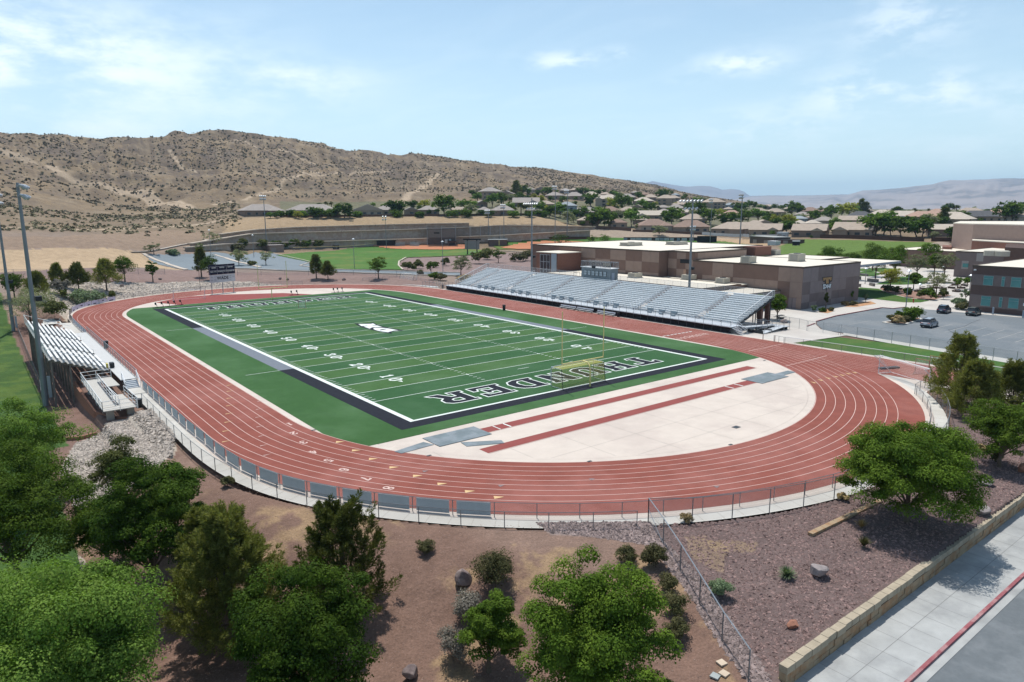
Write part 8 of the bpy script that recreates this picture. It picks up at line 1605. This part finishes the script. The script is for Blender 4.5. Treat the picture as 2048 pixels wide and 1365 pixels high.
for i, (px, x, y, z) in enumerate(sorted(FL)):
    k = 'bgbgbls'[rgt.randrange(7)]; H_ = rgt.uniform(4, 7.5); p = PR[k][rgt.randrange(len(PR[k]))]; t = copy_tree(p, loc=(x, y, z-.2), rz=rgt.random()*6.28, sc=(H_*1.15, H_*1.15, H_)); t['label'] = 'small %s tree half hidden among the houses, %s from the left' % (KN[k], ordw(i))
for k, L in PR.items():
    for p in L:
        for ch in list(p.children): bpy.data.objects.remove(ch)
        bpy.data.objects.remove(p)
# ------------------------------------------------------------------ boulders, loose stones, slabs
def boulder(px, pyb, w, h, mt, lb, seed, pyr=False):
    x, y, z = GT(px, pyb); rg = np.random.default_rng(seed); bm = bmesh.new(); bmesh.ops.create_icosphere(bm, subdivisions=3, radius=1)
    cuts = [(lambda v, n=rg.normal(size=3), d=rg.uniform(.50, .84): (n/np.linalg.norm(n), d))(0) for _ in range(15)]
    V = np.array([tuple(v.co) for v in bm.verts]); Fc = [[q.index for q in f.verts] for f in bm.faces]; bm.free()
    for n, d in cuts: s = V@n; V = V-np.outer(np.maximum(s-d, 0), n)*.96
    if pyr: V[:, :2] *= (1-.38*np.clip(V[:, 2:3]+.2, 0, 1)); 
    nz = (fbm(V[:, 0]*3+seed, V[:, 1]*3+V[:, 2]*2.3, 4)-.5)*.05; V = V*(1+nz[:, None]); V *= np.array([w/2, w/2*rg.uniform(.7, .95), h*.62]); V[:, 2] += h*.36
    o = mesh_obj('boulder', V+np.array([x, y, z]), Fc, mt, None, False, (x, y, z)); setp(o, lb, 'boulder'); return o
boulder(926, 1170, 1.35, 1.15, ROCKM, 'dark pyramid shaped boulder on the slope beside the olive shrub', 3, True)
boulder(1635, 1153, 1.5, .85, mat('grey_rock', (.30, .26, .25), .95, 0, .2, 2, 8, .6, 6), 'large grey boulder on the gravel below the terrace wall', 5); boulder(1585, 1256, .8, .45, ROCKR, 'flat orange red rock on the purple gravel', 6)
boulder(1971, 972, 1.6, .7, MATS['grey_rock'], 'long pinkish boulder under the tree at the right', 7); boulder(1962, 1029, 1.5, .7, MATS['grey_rock'], 'grey boulder close to the far part of the block wall', 8)
boulder(822, 1362, 1.0, .8, ROCKM, 'brown boulder at the bottom edge left of the small tree', 9); boulder(2045, 945, 1.0, .8, ROCKR, 'reddish boulder at the right edge', 10)
for i, (px, py, lb) in enumerate([(560, 560, 'dark rock on the gravel bank left of the dark trees'), (575, 561, 'second dark rock on the gravel bank'), (688, 561, 'pale rock on the gravel bank under the round tree'), (245, 574, 'pale flat rock among the stones by the far left bend'), (320, 560, 'brown rock among the pale stones behind the far bend'), (1568, 646, 'grey boulder on the plaza by the shade trees')]): boulder(px, py, 1.3 if i < 5 else 1.8, .8, ROCKM, lb, 20+i)
for i, (px, py, m_, lb) in enumerate([(1443, 1332, mat('cream_stone', (.55, .45, .34), .9), 'cream square slab at the foot of the slope, upper one'), (1448, 1353, MATS['cream_stone'], 'cream square slab at the foot of the slope, lower one'), (1430, 1360, mat('bluish_stone', (.33, .36, .35), .9), 'blue grey square slab beside the cream slabs')]):
    x, y, z = GT(px, py); c = math.cos(.6+i*.2)*.3; s = math.sin(.6+i*.2)*.3; MB().prism([(x+c, y+s), (x-s, y+c), (x-c, y-s), (x+s, y-c)], z+.02, z+.10).build('stone_slab', m_, label=lb, cat='stone slab')
def scatter(name, P, size, mt, lb, cat, seed=1, nf='rock'):
    """thousands of loose stones merged into one object: P (n,3) points, size (n,)"""
    rg = np.random.default_rng(seed); n = len(P)
    B = np.array([(1, 0, 0), (-1, 0, 0), (0, 1, 0), (0, -1, 0), (0, 0, 1), (0, 0, -1)], float); Fb = np.array([(0, 2, 4), (2, 1, 4), (1, 3, 4), (3, 0, 4), (2, 0, 5), (1, 2, 5), (3, 1, 5), (0, 3, 5)])
    J = B[None]*(.6+.8*rg.random((n, 6, 1))); J = J+rg.normal(size=J.shape)*.22; a = rg.random(n)*6.28; c, s = np.cos(a), np.sin(a)
    X = J[..., 0]*c[:, None]-J[..., 1]*s[:, None]; Y = J[..., 0]*s[:, None]+J[..., 1]*c[:, None]; V = np.stack([X, Y, J[..., 2]*.62], -1)*size[:, None, None]*.5+P[:, None, :]
    Fq = (Fb[None]+np.arange(n)[:, None, None]*6).reshape(-1, 3); o = mesh_obj(name, V.reshape(-1, 3), Fq, mt, loc=tuple(P.mean(0))); return setp(o, lb, cat, kind='stuff')
def inpx(poly, n, seed, world=False):
    P = ringpoly(poly) if not world else np.array(poly, float); rg = np.random.default_rng(seed); lo, hi = P.min(0), P.max(0); out_ = []
    while sum(len(o) for o in out_) < n:
        q = lo+(hi-lo)*rg.random((n*3, 2)); out_.append(q[inpoly(q[:, 0], q[:, 1], P)])
    q = np.concatenate(out_)[:n]; return np.c_[q, H(q[:, 0], q[:, 1])]
ST1 = mat('pale_riprap', (.42, .365, .315), .95, 0, .1, .8, island=True); ST2 = mat('purple_riprap', (.27, .21, .195), .95, 0, .1, .8, island=True); ST3 = mat('lava_gravel', (.225, .15, .135), .95, 0, .1, .8, island=True)
rg_ = np.random.default_rng(5)
P = inpx([(275, 825), (302, 818), (350, 868), (345, 905), (300, 950), (235, 1000), (190, 1030), (150, 1020), (122, 950), (150, 890), (205, 860)], 9000, 1); scatter('rock_mulch', P, .16+.26*rg_.random(len(P))**2, ST1, 'slope of loose pale stones under the small stand ramp', 'stones')
P = inpx([(1070, 1047), (1300, 1047), (1322, 1078), (1420, 1180), (1548, 1372), (1500, 1372), (1420, 1262), (1375, 1190), (1300, 1092), (1180, 1075), (1100, 1068)], 6500, 2); scatter('rock_mulch', P, .13+.22*rg_.random(len(P))**2, ST2, 'band of loose purple stones along the diagonal fence', 'stones')
P = inpx([(1310, 1050), (1545, 1372), (1570, 1322), (2048, 986), (2100, 940), (1990, 800), (1905, 880), (1700, 995), (1500, 1045)], 26000, 3); scatter('gravel', P, .07+.17*rg_.random(len(P))**2, ST3, 'coarse purple lava gravel over the slope right of the diagonal fence', 'gravel')
P = inpx([(60, 563), (380, 563), (500, 564), (620, 572), (560, 574), (380, 590), (215, 602), (150, 630), (118, 620), (100, 610), (55, 600)], 12000, 4); P = P[(capsule(P[:, 0], P[:, 1]) > 47.3)]; scatter('rock_mulch', P, .25+.45*rg_.random(len(P))**2, ST1, 'field of pale stones outside the far bend', 'stones')
P = inpx([(330, 1000), (400, 930), (520, 985), (800, 1050), (1060, 1052), (1300, 1100), (1400, 1250), (1480, 1372), (600, 1400), (300, 1400)], 9000, 6); scatter('pebbles', P, .03+.07*rg_.random(len(P))**3, mat('pebble_red', (.26, .18, .145), .95, 0, .1, .8, island=True), 'scattered pebbles on the dry red slope in the foreground', 'pebbles')
MB().beam((*G(520, 576)[:2], .12), (*G(576, 573.5)[:2], .12), .3, .16).build('pole_vault_bar', YELP, label='long yellow beam lying on the far bend of the track', cat='beam') if False else None
# dry grass tufts and scrub
def scatter_scrub(name, P, size, mt, lb, cat, seed=1, nl=10, up=.5, lf=.45):
    rg = np.random.default_rng(seed); n = len(P); k = np.repeat(np.arange(n), nl); q = rg.normal(size=(n*nl, 3)); q /= np.linalg.norm(q, axis=1, keepdims=True); q[:, 2] = np.abs(q[:, 2]); C = P[k]+q*(size[k]*.5*rg.random(n*nl)**.4)[:, None]*np.array([1, 1, .95])
    V, Fq = leaf_quads(C, q+rg.normal(size=q.shape)*.5+np.array([0, 0, up]), 1., rg, 1.3); V = (V.reshape(-1, 4, 3)-C[:, None])*(size[k]*lf)[:, None, None]+C[:, None]
    o = mesh_obj(name, V.reshape(-1, 3), Fq, mt, loc=tuple(P.mean(0))); return setp(o, lb, cat, kind='stuff')
def hillpts(n, seed, r0, r1, a0, a1, dens=None):
    rg = np.random.default_rng(seed); r = np.sqrt(r0**2+(r1**2-r0**2)*rg.random(n*3)); a = a0+(a1-a0)*rg.random(n*3); x = CX+np.sin(a)*r; y = CY+np.cos(a)*r; z = H(x, y); k = z > 4.8
    if dens is not None: k &= dens(x, y, z, r, a)
    return np.c_[x, y, z][k][:n]
al, ar = float(AZU[0]), float(np.interp(1480, UU, AZU))
dn = lambda x, y, z, r, a: (fbm(x/45., y/45., 3)+.22*np.random.default_rng(1).random(len(x)) > .54)
P = hillpts(1500, 11, 345, 560, al, float(np.interp(480, UU, AZU)), dn); scatter_scrub('desert_scrub', P, .8+1.7*rg_.random(len(P))**1.5, mat('scrub_olive', (.19, .17, .095), .95, 0, .2, .5, island=True), 'olive brown desert scrub dotted over the lower left hillside', 'scrub', 1, 12)
P = hillpts(15000, 12, 480, 1150, al, ar, lambda x, y, z, r, a: (z > 15) & ((z > 34) | (a < AZU[6])) & dn(x, y, z, r, a)); scatter_scrub('desert_scrub', P, 1.0+1.7*rg_.random(len(P))**1.5, mat('scrub_brown', (.175, .148, .098), .95, 0, .2, .5, island=True), 'brown desert scrub covering the hill', 'scrub', 2, 7, .5, .6)
P = hillpts(6000, 13, 480, 1150, al, ar, lambda x, y, z, r, a: (z > 30) & (fbm(x/30.+7, y/30.+9, 4) > .52)); P[:, 2] += .1; scatter('hill_rocks', P, .6+2.0*rg_.random(len(P))**3, mat('hill_rock', (.22, .18, .155), .95, 0, .2, .5, island=True), 'dark rocks strewn over the upper hill', 'rocks', 3)
# lawn grass blades on the near left lawns
# ------------------------------------------------------------------ distant mesas
def mesa(name, skyline, r_, depth, base, col, col2, lb, seed):
    """skyline: (px, py) pairs; built at its own distance as a range with slopes and gullies"""
    px = np.linspace(skyline[0][0], skyline[-1][0], 260); py = np.interp(px, [a for a, b in skyline], [b for a, b in skyline]); V = []; n = 22
    for j in range(n):
        t = j/(n-1); rr = r_-depth*(1-t) if j < n-1 else r_+depth*.8
        for i in range(len(px)):
            d = ray(px[i], py[i]); h = math.hypot(d[0], d[1]); top = CZ+r_*d[2]/h; x, y = CX+d[0]/h*rr, CY+d[1]/h*rr
            prof = t**.7 if j < n-1 else .1; g = (float(fbm(np.array([px[i]/26.+seed]), np.array([t*2.2]), 4)[0])-.5)*.30*t*(1-t)*4 if j < n-1 else 0
            V.append((x, y, base+(top-base)*max(0, prof+g*.9)))
    m = len(px); Fc = [[j*m+i, j*m+i+1, (j+1)*m+i+1, (j+1)*m+i] for j in range(n-1) for i in range(m-1)]
    mt = mat(name+'_rock', col, .95, 0, .10, .0012, 6, 0, 1, col2, c2scale=.0016, c2lo=.48, c2hi=.62, stretch=(1, 1, 5)); o = mesh_obj(name, V, Fc, mt, smooth=True, loc=(V[0][0], V[0][1], base)); return setp(o, lb, 'mountain', kind='structure')
mesa('far_mountain', [(1180, 400), (1240, 378), (1280, 368), (1294, 364.5), (1306, 361.5), (1325, 365), (1349, 368.5), (1370, 372), (1400, 371), (1424, 372), (1437, 376), (1444, 379), (1460, 377.5), (1474, 378.5), (1487, 382), (1499, 391), (1560, 391), (1620, 390), (1700, 388), (1800, 386), (1900, 384)], 14500, 2200, 5, (.30, .25, .23), (.22, .18, .17), 'distant blue mountain beyond the right end of the hill', 3)
mesa('mesa', [(1440, 404), (1500, 392.5), (1540, 390.5), (1600, 391.5), (1660, 390), (1694, 390), (1708, 386), (1726, 380.5), (1760, 378.5), (1800, 375), (1866, 368), (1880, 364), (1897, 360), (1930, 359), (1984, 357), (2048, 356), (2120, 355), (2300, 362), (2500, 380)], 11000, 3600, 5, (.34, .28, .25), (.20, .17, .155), 'broad flat topped mesa on the right horizon', 8)
# ------------------------------------------------------------------ the air
hb = MB().box(CX-16800, CX+16800, CY-16800, CY+16800, -6, 640)
hm_ = bpy.data.materials.new('haze_air'); hm_.use_nodes = True; t = hm_.node_tree; t.nodes.clear(); o = t.nodes.new('ShaderNodeOutputMaterial'); v = t.nodes.new('ShaderNodeVolumePrincipled'); v.inputs['Color'].default_value = (.48, .73, 1, 1); v.inputs['Density'].default_value = 7e-5; v.inputs['Anisotropy'].default_value = .25
t.links.new(v.outputs[0], o.inputs['Volume']); hz_o = hb.build('haze', hm_, loc=(CX, CY, -6), kind='stuff', label='thin blue summer haze over the valley', cat='haze')
